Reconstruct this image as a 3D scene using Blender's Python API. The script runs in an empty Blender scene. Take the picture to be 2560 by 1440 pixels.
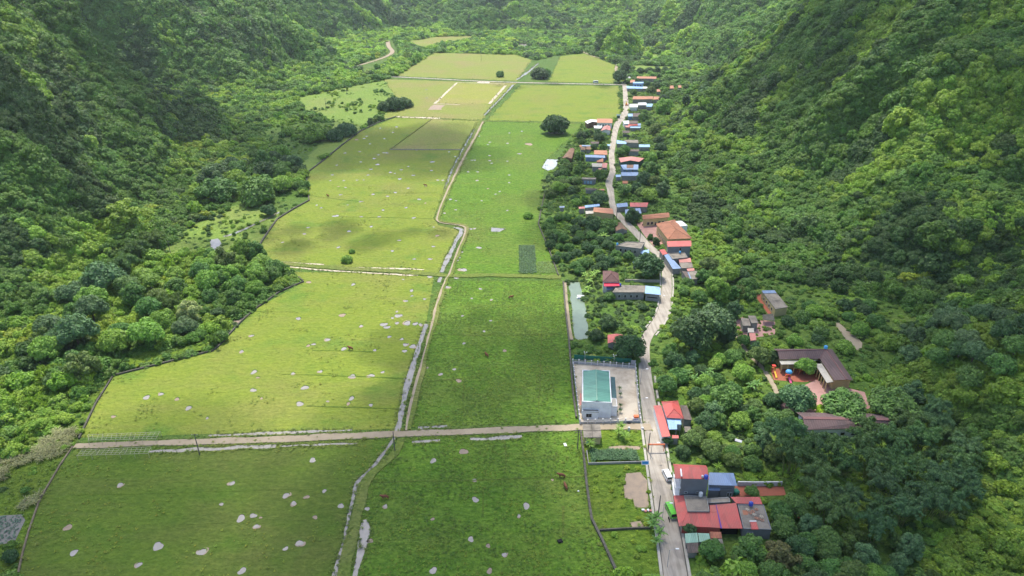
import bpy, bmesh, math, random
import numpy as np
from mathutils import Vector, Matrix

rnd = random.Random(7)
SC = bpy.context.scene
COL = SC.collection

# ------------------------------------------------------------------ camera, sky, sun, exposure
CAM_H, PITCH = 150.0, math.radians(26.5)
cam_data = bpy.data.cameras.new("camera")
cam_data.lens, cam_data.sensor_width = 24.0, 36.0
cam_data.clip_start, cam_data.clip_end = 1.0, 30000.0
cam = bpy.data.objects.new("camera", cam_data)
COL.objects.link(cam)
cam.location = (0, 0, CAM_H)
cam.rotation_euler = (math.radians(90) - PITCH, 0, 0)
SC.camera = cam

SUN_EL, SUN_AZ = math.radians(64), math.radians(-14)        # azimuth from +Y, clockwise
S_DIR = Vector((math.sin(SUN_AZ) * math.cos(SUN_EL), math.cos(SUN_AZ) * math.cos(SUN_EL), math.sin(SUN_EL)))
world = bpy.data.worlds.new("World")
SC.world = world
world.use_nodes = True
wn = world.node_tree
sky = wn.nodes.new("ShaderNodeTexSky")
sky.sky_type = 'NISHITA'
sky.sun_disc = False
sky.sun_elevation, sky.sun_rotation = SUN_EL, SUN_AZ
sky.dust_density, sky.air_density = 2.0, 1.0
wn.nodes["Background"].inputs[1].default_value = 0.15
wn.links.new(sky.outputs[0], wn.nodes["Background"].inputs[0])
sun_data = bpy.data.lights.new("sun", 'SUN')
sun_data.energy, sun_data.angle, sun_data.color = 2.7, math.radians(0.6), (1.0, 0.95, 0.85)
sun = bpy.data.objects.new("sun", sun_data)
COL.objects.link(sun)
sun.rotation_euler = S_DIR.to_track_quat('Z', 'Y').to_euler()
sun.location = (0, 300, 900)
SC.view_settings.view_transform = 'Standard'
SC.view_settings.look = 'None'
SC.view_settings.gamma = 1.0
SC.view_settings.exposure = 1.05
SC.render.engine = 'CYCLES'
SC.cycles.max_bounces = 5
SC.cycles.diffuse_bounces = 3
SC.cycles.transparent_max_bounces = 24
SC.cycles.volume_bounces = 0
SC.cycles.use_denoising = True
SC.cycles.denoiser = 'OPENIMAGEDENOISE'

HAZE = .00008
# cloud shadows: ground x, y, half widths in metres, puffs, turn
CLOUDS = [(-40, 100, 235, 88, 34), (-8, 232, 62, 44, 14), (215, 225, 105, 110, 10), (390, 430, 170, 185, 17), (540, 780, 180, 160, 9),
          (240, 560, 60, 110, 7, -.2), (-395, 600, 165, 105, 24), (-305, 358, 52, 42, 9), (-118, 366, 95, 24, 15, .12), (-118, 570, 115, 85, 16), (60, 420, 50, 90, 8), (80, 850, 150, 22, 8), (640, 1250, 190, 150, 8)]
# ------------------------------------------------------------------ photo geometry (2560 x 1440) <-> ground
FPX = 2560 * 24.0 / 36.0
SP, CP = math.sin(PITCH), math.cos(PITCH)

def at(px, py, z=0.0):
    u, v = (px - 1280) / FPX, (py - 720) / FPX
    t = (CAM_H - z) / (SP + v * CP)
    return Vector((u * t, t * (CP - v * SP), z))

def proj(x, y, z):
    zc = y * CP + (CAM_H - z) * SP
    yc = (CAM_H - z) * CP - y * SP
    return 1280 + FPX * x / zc, 720 + FPX * yc / zc, zc

REG = {'P': (0, 0, 1.0), 'A': (1400, 1000, .30549), 'B': (1400, 640, .30549), 'C': (1320, 420, .23607), 'D': (1320, 240, .19446),
       'E': (1400, 100, .19446), 'F': (1780, 680, .29164), 'K': (1400, 880, .13889), 'M': (1600, 980, .125),
       'N': (1640, 1140, .18059), 'S': (1440, 1040, .15275), 'T': (1880, 840, .18052),
       'W': (600, 200, .34722), 'X': (600, 640, .34728), 'Y': (700, 1040, .35156), 'Z': (0, 980, .31946)}

def R(tag, *pts):
    ox, oy, s = REG[tag]
    return [(ox + x * s, oy + y * s) for x, y in pts]

# ------------------------------------------------------------------ small helpers
def link(o):
    COL.objects.link(o)
    return o

def tag(o, label=None, cat=None, group=None, kind=None):
    if label: o["label"] = label
    if cat: o["category"] = cat
    if group: o["group"] = group
    if kind: o["kind"] = kind
    return o

def empty(name, loc, label=None, cat=None, group=None, rz=0.0):
    o = link(bpy.data.objects.new(name, None))
    o.location = loc
    o.rotation_euler.z = rz
    o.empty_display_size = 0.5
    return tag(o, label, cat, group)

def mesh_obj(name, verts, faces, mat, parent=None, smooth=False, world=True):
    """verts in world space when world=True (shifted into the parent's frame)"""
    me = bpy.data.meshes.new(name)
    off = parent.location if (parent is not None and world) else Vector((0, 0, 0))
    if parent is not None and world and parent.parent is not None:
        off = off + parent.parent.location
    me.from_pydata([(v[0] - off[0], v[1] - off[1], v[2] - off[2]) for v in verts], [], faces)
    me.update()
    if mat is not None:
        for m in (mat if isinstance(mat, (list, tuple)) else [mat]):
            me.materials.append(m)
    if smooth:
        me.polygons.foreach_set("use_smooth", [True] * len(me.polygons))
    o = link(bpy.data.objects.new(name, me))
    if parent is not None:
        o.parent = parent
    return o

class MB:
    """collects solids into one mesh"""
    def __init__(s):
        s.v, s.f = [], []
    def add(s, v, f):
        n = len(s.v)
        s.v += [tuple(p) for p in v]
        s.f += [tuple(i + n for i in q) for q in f]
        return s
    def prism(s, poly, z0, z1):
        """poly: list of xy; solid between z0 and z1"""
        n = len(poly)
        a = sum(poly[i][0] * poly[(i + 1) % n][1] - poly[(i + 1) % n][0] * poly[i][1] for i in range(n))
        if a < 0: poly = poly[::-1]
        v = [(p[0], p[1], z0) for p in poly] + [(p[0], p[1], z1) for p in poly]
        f = [tuple(range(n))[::-1], tuple(range(n, 2 * n))] + [(i, (i + 1) % n, n + (i + 1) % n, n + i) for i in range(n)]
        return s.add(v, f)
    def box(s, c, d, rz=0.0):
        cx, cy, cz = c
        co, si = math.cos(rz), math.sin(rz)
        v = []
        for dz in (-.5, .5):
            for dx, dy in ((-.5, -.5), (.5, -.5), (.5, .5), (-.5, .5)):
                x, y = dx * d[0], dy * d[1]
                v.append((cx + x * co - y * si, cy + x * si + y * co, cz + dz * d[2]))
        return s.add(v, [(3, 2, 1, 0), (4, 5, 6, 7), (0, 1, 5, 4), (1, 2, 6, 5), (2, 3, 7, 6), (3, 0, 4, 7)])
    def tube(s, a, b, r0, r1=None, n=8):
        a, b = Vector(a), Vector(b)
        r1 = r0 if r1 is None else r1
        d = (b - a).normalized()
        x = d.orthogonal().normalized()
        y = d.cross(x)
        v = []
        for p, r in ((a, r0), (b, r1)):
            for i in range(n):
                t = 2 * math.pi * i / n
                v.append(p + x * (r * math.cos(t)) + y * (r * math.sin(t)))
        f = [tuple(range(n))[::-1], tuple(range(n, 2 * n))] + [(i, (i + 1) % n, n + (i + 1) % n, n + i) for i in range(n)]
        return s.add(v, f)
    def lathe(s, c, prof, n=12):
        """prof: list of (r, z)"""
        v, f = [], []
        for r, z in prof:
            for i in range(n):
                t = 2 * math.pi * i / n
                v.append((c[0] + r * math.cos(t), c[1] + r * math.sin(t), c[2] + z))
        m = len(prof)
        for j in range(m - 1):
            for i in range(n):
                f.append((j * n + i, j * n + (i + 1) % n, (j + 1) * n + (i + 1) % n, (j + 1) * n + i))
        f.append(tuple(range(n))[::-1])
        f.append(tuple(range((m - 1) * n, m * n)))
        return s.add(v, f)
    def slab(s, quad, th):
        """quad: 4 xyz points (top surface), thickness downward"""
        q = [Vector(p) for p in quad]
        n = (q[1] - q[0]).cross(q[2] - q[0])
        if n.z < 0: q = q[::-1]
        k = len(q)
        v = q + [p - Vector((0, 0, th)) for p in q]
        f = [tuple(range(k)), tuple(range(k, 2 * k))[::-1]] + [((i + 1) % k, i, k + i, k + (i + 1) % k) for i in range(k)]
        return s.add(v, f)
    def build(s, name, mat, parent=None, smooth=False):
        return mesh_obj(name, s.v, s.f, mat, parent, smooth)

# numpy value noise
_T = np.random.RandomState(3).rand(256, 256)
def vnoise(x, y):
    x, y = np.asarray(x, float), np.asarray(y, float)
    xi, yi = np.floor(x).astype(int), np.floor(y).astype(int)
    fx, fy = x - xi, y - yi
    fx, fy = fx * fx * (3 - 2 * fx), fy * fy * (3 - 2 * fy)
    g = lambda a, b: _T[a & 255, b & 255]
    return (g(xi, yi) * (1 - fx) + g(xi + 1, yi) * fx) * (1 - fy) + (g(xi, yi + 1) * (1 - fx) + g(xi + 1, yi + 1) * fx) * fy

def inside(poly, x, y):
    x, y = np.asarray(x, float), np.asarray(y, float)
    r = np.zeros(x.shape, bool)
    n = len(poly)
    for i in range(n):
        x0, y0 = poly[i]; x1, y1 = poly[(i + 1) % n]
        if y0 == y1: continue
        c = ((y0 > y) != (y1 > y)) & (x < (x1 - x0) * (y - y0) / (y1 - y0) + x0)
        r ^= c
    return r

def edge_dist(poly, x, y, closed=True):
    x, y = np.asarray(x, float), np.asarray(y, float)
    d = np.full(x.shape, 1e9)
    n = len(poly)
    for i in range(n if closed else n - 1):
        x0, y0 = poly[i]; x1, y1 = poly[(i + 1) % n]
        dx, dy = x1 - x0, y1 - y0
        t = np.clip(((x - x0) * dx + (y - y0) * dy) / (dx * dx + dy * dy + 1e-9), 0, 1)
        d = np.minimum(d, np.hypot(x - x0 - t * dx, y - y0 - t * dy))
    return d

def smooth_line(pts, step=3.0):
    """Catmull-Rom through world points (Vector), resampled"""
    out = []
    n = len(pts)
    for i in range(n - 1):
        p0, p1, p2, p3 = pts[max(i - 1, 0)], pts[i], pts[i + 1], pts[min(i + 2, n - 1)]
        m = max(2, int((p2 - p1).length / step))
        for k in range(m):
            t = k / m
            out.append(0.5 * ((2 * p1) + (p2 - p0) * t + (2 * p0 - 5 * p1 + 4 * p2 - p3) * t * t + (3 * p1 - p0 - 3 * p2 + p3) * t ** 3))
    out.append(pts[-1])
    return out

# ------------------------------------------------------------------ materials
def new_mat(name):
    m = bpy.data.materials.new(name)
    m.use_nodes = True
    nt = m.node_tree
    b = nt.nodes["Principled BSDF"]
    b.inputs["Specular IOR Level"].default_value = 0.25
    return m, nt, b

def nd(nt, typ, **kw):
    n = nt.nodes.new(typ)
    for k, v in kw.items(): setattr(n, k, v)
    return n

def noise_node(nt, scale, detail=3, rough=.55, coord=None, stretch=None):
    if coord is None:
        tc = nd(nt, "ShaderNodeNewGeometry")
        coord = tc.outputs["Position"]
    if stretch:
        mp = nd(nt, "ShaderNodeMapping")
        mp.inputs["Scale"].default_value = stretch
        nt.links.new(coord, mp.inputs[0])
        coord = mp.outputs[0]
    n = nd(nt, "ShaderNodeTexNoise")
    n.inputs["Scale"].default_value = scale
    n.inputs["Detail"].default_value = detail
    n.inputs["Roughness"].default_value = rough
    nt.links.new(coord, n.inputs["Vector"])
    return n.outputs["Fac"]

def ramp(nt, fac, lo, hi):
    r = nd(nt, "ShaderNodeMapRange")
    r.inputs["From Min"].default_value, r.inputs["From Max"].default_value = lo, hi
    nt.links.new(fac, r.inputs["Value"])
    return r.outputs[0]

def mix(nt, fac, a, b, mode='MIX'):
    m = nd(nt, "ShaderNodeMix", data_type='RGBA', blend_type=mode)
    for sock, val in ((m.inputs[0], fac), (m.inputs[6], a), (m.inputs[7], b)):
        if isinstance(val, (int, float)): sock.default_value = val
        elif isinstance(val, tuple): sock.default_value = (*val, 1) if len(val) == 3 else val
        else: nt.links.new(val, sock)
    return m.outputs[2]

def bump(nt, b, h, strength=.5, dist=.3):
    n = nd(nt, "ShaderNodeBump")
    n.inputs["Strength"].default_value = strength
    n.inputs["Distance"].default_value = dist
    nt.links.new(h, n.inputs["Height"])
    nt.links.new(n.outputs[0], b.inputs["Normal"])

def simple_mat(name, col, rough=.7, dirt=None, dscale=.6, damt=.5, metal=0.0, spec=.25, wave=None, bumpy=0.0):
    m, nt, b = new_mat(name)
    c = None
    f = noise_node(nt, dscale, 5, .65)
    d = dirt if dirt else tuple(x * .6 for x in col)
    c = mix(nt, ramp(nt, f, .42, .72), col, tuple(d[i] * damt + col[i] * (1 - damt) for i in range(3)))
    f2 = noise_node(nt, dscale * 7, 3, .6)
    c = mix(nt, ramp(nt, f2, .35, .7), c, mix(nt, .82, c, c, 'MULTIPLY') if False else c)
    if wave:                                                   # (axis, period): sheet ribs
        tc = nd(nt, "ShaderNodeNewGeometry")
        w = nd(nt, "ShaderNodeTexWave", wave_type='BANDS', bands_direction=wave[0])
        w.inputs["Scale"].default_value = 0.314 / wave[1]
        w.inputs["Distortion"].default_value = 0.0
        nt.links.new(tc.outputs["Position"], w.inputs["Vector"])
        c = mix(nt, ramp(nt, w.outputs["Fac"], .0, .25), mix(nt, .3, c, tuple(x * .55 for x in col)), c)
        st = noise_node(nt, 1.0, 3, .6, stretch=(1.1, .09, .3) if wave[0] == 'X' else (.09, 1.1, .3))
        c = mix(nt, ramp(nt, st, .50, .68), c, mix(nt, .55, c, d))
        pn = noise_node(nt, .33, 1, .4, stretch=(1.0, .35, 1.0) if wave[0] == 'X' else (.35, 1.0, 1.0))
        c = mix(nt, ramp(nt, pn, .54, .57), c, mix(nt, 1.0, c, (.83, .86, .88), 'MULTIPLY'))
        bump(nt, b, w.outputs["Fac"], .5, .06)
    elif bumpy:
        bump(nt, b, f2, bumpy, .1)
    nt.links.new(c, b.inputs["Base Color"])
    b.inputs["Roughness"].default_value = rough
    b.inputs["Metallic"].default_value = metal
    b.inputs["Specular IOR Level"].default_value = spec
    return m

def grass_mat(name, a, b_, dry, dry_amt=.5, rough_amt=.6, streak=.35, lush=None):
    m, nt, b = new_mat(name)
    big = noise_node(nt, .018, 4, .6)
    mid = noise_node(nt, .11, 4, .65)
    fine = noise_node(nt, .9, 4, .7)
    strk = noise_node(nt, .05, 3, .6, stretch=(.35, 3.0, 1.0))
    c = mix(nt, ramp(nt, mid, .3, .72), a, b_)
    c = mix(nt, ramp(nt, strk, .48, .78), c, mix(nt, streak, c, dry))
    dm = nd(nt, "ShaderNodeMath", operation='MULTIPLY')
    nt.links.new(ramp(nt, big, .47, .68), dm.inputs[0]); dm.inputs[1].default_value = dry_amt
    c = mix(nt, dm.outputs[0], c, dry)
    if lush:
        big2 = noise_node(nt, .035, 3, .6, stretch=(1, 1.3, 1))
        c = mix(nt, ramp(nt, big2, .55, .72), c, lush)
    clump = noise_node(nt, .42, 3, .65, stretch=(1, 1.5, 1))
    fm = mix(nt, ramp(nt, fine, .28, .72), (.55, .60, .5), (1.35, 1.32, 1.25))
    fm = mix(nt, 1.0, fm, mix(nt, ramp(nt, clump, .32, .68), (.60, .70, .58), (1.32, 1.22, 1.25)), 'MULTIPLY')
    c = mix(nt, rough_amt, c, mix(nt, 1.0, c, fm, 'MULTIPLY'))
    nt.links.new(c, b.inputs["Base Color"])
    b.inputs["Roughness"].default_value = .85
    b.inputs["Specular IOR Level"].default_value = .12
    bump(nt, b, clump, 1.0, .9)
    return m

def leaf_mat(name, col=None, instanced=False, spread=.35, trans=.22):
    """foliage; col None takes the tint from the instance (points) or from the object's own colour"""
    m, nt, b = new_mat(name)
    if col is not None:
        src = nd(nt, "ShaderNodeRGB"); src.outputs[0].default_value = (*col, 1); base = src.outputs[0]
    elif instanced:
        a = nd(nt, "ShaderNodeAttribute", attribute_type='INSTANCER', attribute_name="tint"); base = a.outputs["Color"]
    else:
        a = nd(nt, "ShaderNodeObjectInfo"); base = a.outputs["Color"]
    la = nd(nt, "ShaderNodeAttribute", attribute_type='GEOMETRY', attribute_name="leaf")
    v = mix(nt, la.outputs["Fac"], (1 - spread, 1 - spread, 1 - spread * .8), (1 + spread * 1.25, 1 + spread, 1 + spread * .5))
    base = mix(nt, 1.0, base, v, 'MULTIPLY')
    base = mix(nt, 1.0, base, (GAIN, GAIN, GAIN), 'MULTIPLY')
    nt.links.new(base, b.inputs["Base Color"])
    b.inputs["Roughness"].default_value = .55
    b.inputs["Specular IOR Level"].default_value = .3
    tr = nd(nt, "ShaderNodeBsdfTranslucent")
    nt.links.new(mix(nt, 1.0, base, (1.5, 1.5, .7), 'MULTIPLY'), tr.inputs[0])
    ms = nd(nt, "ShaderNodeMixShader"); ms.inputs[0].default_value = trans
    nt.links.new(b.outputs[0], ms.inputs[1]); nt.links.new(tr.outputs[0], ms.inputs[2])
    nt.links.new(ms.outputs[0], nt.nodes["Material Output"].inputs[0])
    return m

def water_mat(name, col, rough=.12, var=.25):
    m, nt, b = new_mat(name)
    f = noise_node(nt, .25, 4, .6)
    nt.links.new(mix(nt, ramp(nt, f, .35, .7), col, tuple(x * (1 - var) for x in col)), b.inputs["Base Color"])
    b.inputs["Roughness"].default_value = rough
    b.inputs["Specular IOR Level"].default_value = .5
    return m

GAIN = 1.45
M = {}
M['ground'] = grass_mat("wild ground cover", (0.060, 0.120, 0.023), (0.098, 0.176, 0.029), (0.165, 0.168, 0.058), .3, .8, .1)
M['meadow'] = grass_mat("meadow grass", (0.133, 0.212, 0.039), (0.184, 0.267, 0.051), (0.230, 0.234, 0.085), .4, .6, .2)
M['field_lit'] = grass_mat("smooth sunlit pasture", (0.163, 0.221, 0.031), (0.198, 0.245, 0.033), (0.213, 0.195, 0.064), .5, .45, .4, lush=(0.119, 0.200, 0.029))  # sunlit copy of the pasture, brightness put into the colour
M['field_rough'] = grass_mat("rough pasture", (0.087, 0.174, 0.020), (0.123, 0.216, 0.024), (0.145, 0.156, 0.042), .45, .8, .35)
M['field_dim'] = grass_mat("shade darkened pasture with thin patches", (0.086, 0.143, 0.019), (0.109, 0.164, 0.022), (0.122, 0.121, 0.039), .6, .55, .35, lush=(0.078, 0.146, 0.017))  # darker copy of the pasture, cloud shade put into the colour
M['field_dry'] = grass_mat("dry stubble field", (0.185, 0.228, 0.047), (0.224, 0.251, 0.058), (0.252, 0.211, 0.089), .75, .5, .45)
M['pitch'] = grass_mat("worn playing field", (0.220, 0.242, 0.050), (0.264, 0.275, 0.055), (0.297, 0.242, 0.110), .6, .4, .4)
M['yardgrass'] = grass_mat("tall garden grass", (0.076, 0.145, 0.019), (0.128, 0.196, 0.021), (0.128, 0.136, 0.025), .5, .9, .1, lush=(0.153, 0.212, 0.017))
M['bank'] = grass_mat("dry bank grass", (.12, .17, .032), (.16, .195, .042), (.22, .19, .09), .6, .5, .2)
M['concrete'] = simple_mat("worn road concrete", (.41, .365, .30), .85, (.29, .25, .20), .16, .8, bumpy=.1)
def road_streaks(m):
    nt = m.node_tree; b = nt.nodes["Principled BSDF"]
    src = b.inputs["Base Color"].links[0].from_socket
    st = noise_node(nt, .9, 4, .6, stretch=(1.0, .06, 1.0))
    pa = noise_node(nt, .12, 2, .5, stretch=(1.6, .7, 1.0))
    c = mix(nt, ramp(nt, st, .42, .62), src, mix(nt, 1.0, src, (.74, .73, .72), 'MULTIPLY'))
    c = mix(nt, ramp(nt, pa, .56, .60), c, mix(nt, 1.0, c, (.82, .82, .84), 'MULTIPLY'))
    nt.links.new(c, b.inputs["Base Color"])
road_streaks(M['concrete'])
M['kerb'] = simple_mat("pale kerb concrete", (.42, .39, .33), .85, (.24, .22, .18), .4, .7)
M['dirt'] = simple_mat("packed dirt", (.34, .275, .19), .9, (.25, .20, .135), .12, .8, bumpy=.3)
M['sand'] = simple_mat("pale yard earth", (.58, .50, .38), .9, (.26, .19, .13), .13, .9, bumpy=.2)
M['mud'] = simple_mat("bare mud", (.33, .25, .175), .8, (.20, .16, .13), .5, .7)
M['mudrim'] = simple_mat("mud bank in shade colour", (.075, .075, .03), .8, (.11, .12, .03), .8, .9)  # mud coloured dark to stand for the shaded bank face
M['puddle'] = water_mat("muddy puddle water", (.33, .30, .255), .14)
M['ditchwater'] = water_mat("grey ditch water", (.27, .25, .22), .14)
M['pond'] = water_mat("green pond water", (.17, .225, .15), .25, .15)
M['stonewall'] = simple_mat("mossy dark stone wall", (.11, .10, .085), .9, (.05, .055, .03), .7, .9, bumpy=.4)
M['plaster'] = simple_mat("white plaster", (.78, .78, .78), .7, (.45, .43, .38), .4, .5)
M['greyplaster'] = simple_mat("grey plaster", (.22, .225, .24), .8, (.15, .15, .145), .4, .6)
M['darkgrey'] = simple_mat("dark grey paint", (.175, .18, .195), .7, (.13, .13, .13), .4, .6)
M['cementwall'] = simple_mat("cement render", (.30, .29, .27), .85, (.16, .15, .13), .5, .8)
M['yellow'] = simple_mat("cream yellow wall", (.55, .44, .21), .75, (.36, .28, .15), .4, .6)
M['greenwall'] = simple_mat("dark green wall", (.05, .12, .09), .7)
M['oldroof'] = simple_mat("stained concrete roof", (.24, .21, .17), .9, (.10, .09, .075), .35, .95, bumpy=.15)
M['browncement'] = simple_mat("brown fibre cement sheet", (.15, .115, .10), .85, (.09, .075, .06), .5, .9, wave=('X', .5))
M['redmetal'] = simple_mat("red roof sheet", (.52, .09, .075), .5, (.36, .105, .08), .25, .8, spec=.4, wave=('X', .45))
M['redmetal_y'] = simple_mat("red roof sheet across", (.52, .09, .075), .5, (.36, .105, .08), .25, .8, spec=.4, wave=('Y', .45))
M['pinkmetal'] = simple_mat("faded pink roof sheet", (.50, .19, .165), .6, (.40, .20, .15), .3, .7, wave=('X', .5))
M['bluemetal'] = simple_mat("blue roof sheet", (.18, .265, .42), .5, (.16, .21, .30), .25, .7, spec=.4, wave=('X', .6))
M['bluepale'] = simple_mat("pale blue roof sheet", (.27, .43, .64), .45, (.22, .34, .52), .25, .7, spec=.4, wave=('X', .6))
M['teal'] = simple_mat("teal roof sheet", (.09, .26, .19), .5, (.07, .205, .15), .2, .6, spec=.4, wave=('Y', 1.0))
M['tealdark'] = simple_mat("dark teal roof sheet", (.045, .115, .115), .5, (.04, .09, .09), .2, .6, spec=.4, wave=('Y', .62))
M['palegreen'] = simple_mat("pale green roof sheet", (.27, .44, .33), .6, (.20, .31, .22), .4, .7, wave=('X', .5))
M['rusted'] = simple_mat("rusting orange sheet", (.45, .17, .10), .8, (.20, .08, .05), .5, .9, wave=('X', .4))
M['tile'] = simple_mat("red clay tile", (.36, .155, .09), .85, (.22, .11, .07), .3, .9, wave=('Y', .5))
M['tile_old'] = simple_mat("old brown clay tile", (.23, .135, .09), .9, (.15, .10, .065), .3, .9, wave=('Y', .5))
M['tile_pink'] = simple_mat("pale orange tile", (.48, .225, .14), .85, (.36, .19, .12), .3, .8, wave=('Y', .6))
M['brownroof'] = simple_mat("maroon brown roof", (.165, .085, .075), .75, (.13, .075, .065), .3, .7, wave=('X', .7))
M['purpleroof'] = simple_mat("dull purple brown roof", (.125, .082, .080), .8, (.10, .072, .07), .3, .7, wave=('X', .8))
M['purpleridge'] = simple_mat("reddish brown ridge sheet", (.19, .095, .09), .8, (.14, .085, .08), .3, .7)
M['paving'] = simple_mat("red brick paving", (.34, .11, .065), .85, (.24, .085, .055), .35, .8)
M['pinkpaving'] = simple_mat("worn pink paving", (.42, .235, .20), .8, (.30, .17, .14), .3, .8)
M['whitemetal'] = simple_mat("white painted sheet", (.72, .72, .71), .5, (.58, .57, .54), .4, .5)
M['glass'] = simple_mat("dark window glass", (.02, .022, .025), .12, spec=.6)
M['dark'] = simple_mat("dark opening", (.012, .012, .012), .8)
M['black'] = simple_mat("black rubber", (.015, .015, .015), .7)
M['frame'] = simple_mat("pale window frame", (.55, .55, .53), .6)
M['bluetank'] = simple_mat("blue plastic tank", (.03, .07, .42), .4, spec=.5)
M['whitetank'] = simple_mat("pale steel tank", (.62, .62, .60), .35, spec=.5)
M['pole'] = simple_mat("weathered pole concrete", (.13, .12, .11), .85)
M['steel'] = simple_mat("galvanised steel", (.38, .38, .38), .5)
M['fencepost'] = simple_mat("whitewashed fence post", (.62, .61, .60), .75, (.4, .39, .36), .8, .6)
M['fencepanel'] = simple_mat("grey fence block", (.42, .42, .43), .8, (.28, .27, .25), .5, .7)
M['vanwhite'] = simple_mat("white vehicle paint", (.78, .78, .76), .3, (.68, .67, .63), .8, .5, spec=.5)
M['busgreen'] = simple_mat("bright green vehicle paint", (.13, .52, .05), .3, (.10, .42, .04), .8, .5, spec=.5)
M['orange'] = simple_mat("orange painted bar", (.72, .18, .07), .55)
M['signblue'] = simple_mat("blue sign face", (.03, .20, .42), .5)
M['bamboo'] = simple_mat("dry bamboo pole", (.46, .42, .30), .7)
M['bark'] = simple_mat("tree bark", (.12, .095, .07), .9, (.07, .055, .04), 2.0, .8)
M['palebark'] = simple_mat("pale tree bark", (.30, .26, .21), .9)
M['hide'] = simple_mat("red brown hide", (.20, .075, .04), .8)
M['stem'] = simple_mat("banana stem", (.20, .22, .07), .8)
M['yellowplastic'] = simple_mat("yellow plastic", (.70, .48, .05), .5)
M['redplastic'] = simple_mat("red plastic", (.60, .06, .04), .5)
M['pinkplastic'] = simple_mat("pink plastic", (.65, .10, .25), .5)
M['skyblue'] = simple_mat("sky blue plastic", (.10, .38, .68), .45)
M['greennet'] = simple_mat("green mesh net", (.04, .20, .13), .8)
M['crimson'] = simple_mat("crimson awning", (.62, .03, .07), .6)
M['purplefascia'] = simple_mat("violet gutter paint", (.12, .06, .32), .6)
M['leaf'] = leaf_mat("leaves of single trees")
M['leafstuff'] = leaf_mat("leaves of the forest mass", instanced=True)

# ------------------------------------------------------------------ terrain: one sheet, flat valley floor and karst hills
HILLS = [  # cx, cy, rx, ry, height, exponent
    (-600, 390, 368, 300, 270, 4.6), (-650, 985, 385, 245, 260, 3.0), (-590, 1560, 330, 360, 240, 2.6),
    (490, 560, 350, 345, 250, 2.8), (520, 120, 380, 260, 220, 2.6), (660, 1330, 430, 430, 260, 2.6),
    (120, 2250, 900, 800, 190, 2.4), (-70, 1490, 62, 58, 50, 2.2), (170, 1150, 36, 40, 20, 2.2), (-120, 1900, 160, 160, 90, 2.2)]

def hmask(x, y):
    h = np.zeros(np.shape(x))
    for cx, cy, rx, ry, H, e in HILLS:
        wob = 1 + .10 * (vnoise(x / 70 + 11, y / 70 + 5) - .5) + .05 * (vnoise(x / 24 + 3, y / 24) - .5)
        r = (np.abs((x - cx) / rx) ** e + np.abs((y - cy) / ry) ** e) ** (1 / e) * wob
        t = np.clip(1 - r, 0, 1)
        prof = 1 - (1 - t) ** (1.6 if cx < -500 else 1.3) if H > 60 else np.sin(np.clip(t * 1.35, 0, 1) * math.pi / 2)
        h = np.maximum(h, H * prof)
    return h

def height(x, y):
    x, y = np.asarray(x, float), np.asarray(y, float)
    h = hmask(x, y)
    m = np.clip(h / 35.0, 0, 1)
    fold = np.abs(vnoise(x / 120 + 3, y / 46 + 1) - .5) * 2
    n = (vnoise(x / 95, y / 95) - .5) * 40 + (fold - .45) * 26 + (vnoise(x / 42 + 9, y / 42) - .5) * 22 + (vnoise(x / 17 + 4, y / 17 + 8) - .5) * 8
    return np.maximum(h + n * m, 0)

def axis(lo, hi, step, far):
    a = np.arange(lo, hi + .1, step)
    k = np.array([1.12 ** i for i in range(1, 60)])
    k = np.cumsum(k * step); k = k[k < far]
    return np.concatenate([(lo - k)[::-1], a, hi + k])

gx, gy = axis(-1000, 1000, 8, 9000), axis(40, 2400, 8, 9000)
GX, GY = np.meshgrid(gx, gy)
GZ = height(GX, GY)
nx, ny = len(gx), len(gy)
me = bpy.data.meshes.new("ground")
me.vertices.add(nx * ny)
me.vertices.foreach_set("co", np.stack([GX, GY, GZ], -1).astype(np.float32).ravel())
ii = (np.arange(ny - 1)[:, None] * nx + np.arange(nx - 1)[None]).ravel()
quads = np.stack([ii, ii + 1, ii + nx + 1, ii + nx], 1).astype(np.int32)
me.loops.add(quads.size); me.polygons.add(len(quads))
me.loops.foreach_set("vertex_index", quads.ravel())
me.polygons.foreach_set("loop_start", np.arange(len(quads), dtype=np.int32) * 4)
me.update(calc_edges=True)
me.polygons.foreach_set("use_smooth", [True] * len(quads))
me.materials.append(M['ground'])
tag(link(bpy.data.objects.new("ground", me)), "dark green valley floor rising into steep jungle hills", kind="structure")

# ------------------------------------------------------------------ flat sheets
EDGES = []                # lines whose sides carry grass
OPEN = []                 # photo-space outlines where no wild growth stands
def sheet(name, pts, z, mat, label, wob=0.0, open_=True, kind="structure", world=False):
    w = [Vector((p[0], p[1], 0)) for p in pts] if world else [at(*p) for p in pts]
    if wob:
        o = []
        for i in range(len(w)):
            a, b = w[i], w[(i + 1) % len(w)]
            m = max(1, int((b - a).length / 5))
            nrm = Vector((-(b - a).y, (b - a).x, 0)).normalized()
            for k in range(m):
                p = a.lerp(b, k / m)
                o.append(p + nrm * wob * (float(vnoise(p.x / 4 + 7, p.y / 4)) - .5) * 2)
        w = o
    bm = bmesh.new()
    f = bm.faces.new([bm.verts.new((p.x, p.y, z)) for p in w])
    if f.normal.z < 0: f.normal_flip()
    bmesh.ops.triangulate(bm, faces=bm.faces[:])
    bm.normal_update()
    for f in bm.faces:
        if f.normal.z < 0: f.normal_flip()
    me = bpy.data.meshes.new(name); bm.to_mesh(me); bm.free()
    me.materials.append(mat)
    o = link(bpy.data.objects.new(name, me))
    tag(o, label, kind=kind)
    if name in ('field', 'fish_pond', 'pond', 'bare_patch'): EDGES.append((name, [tuple(q) for q in w], None))
    if open_: OPEN.append([proj(p.x, p.y, 0)[:2] for p in w])
    return o

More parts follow.
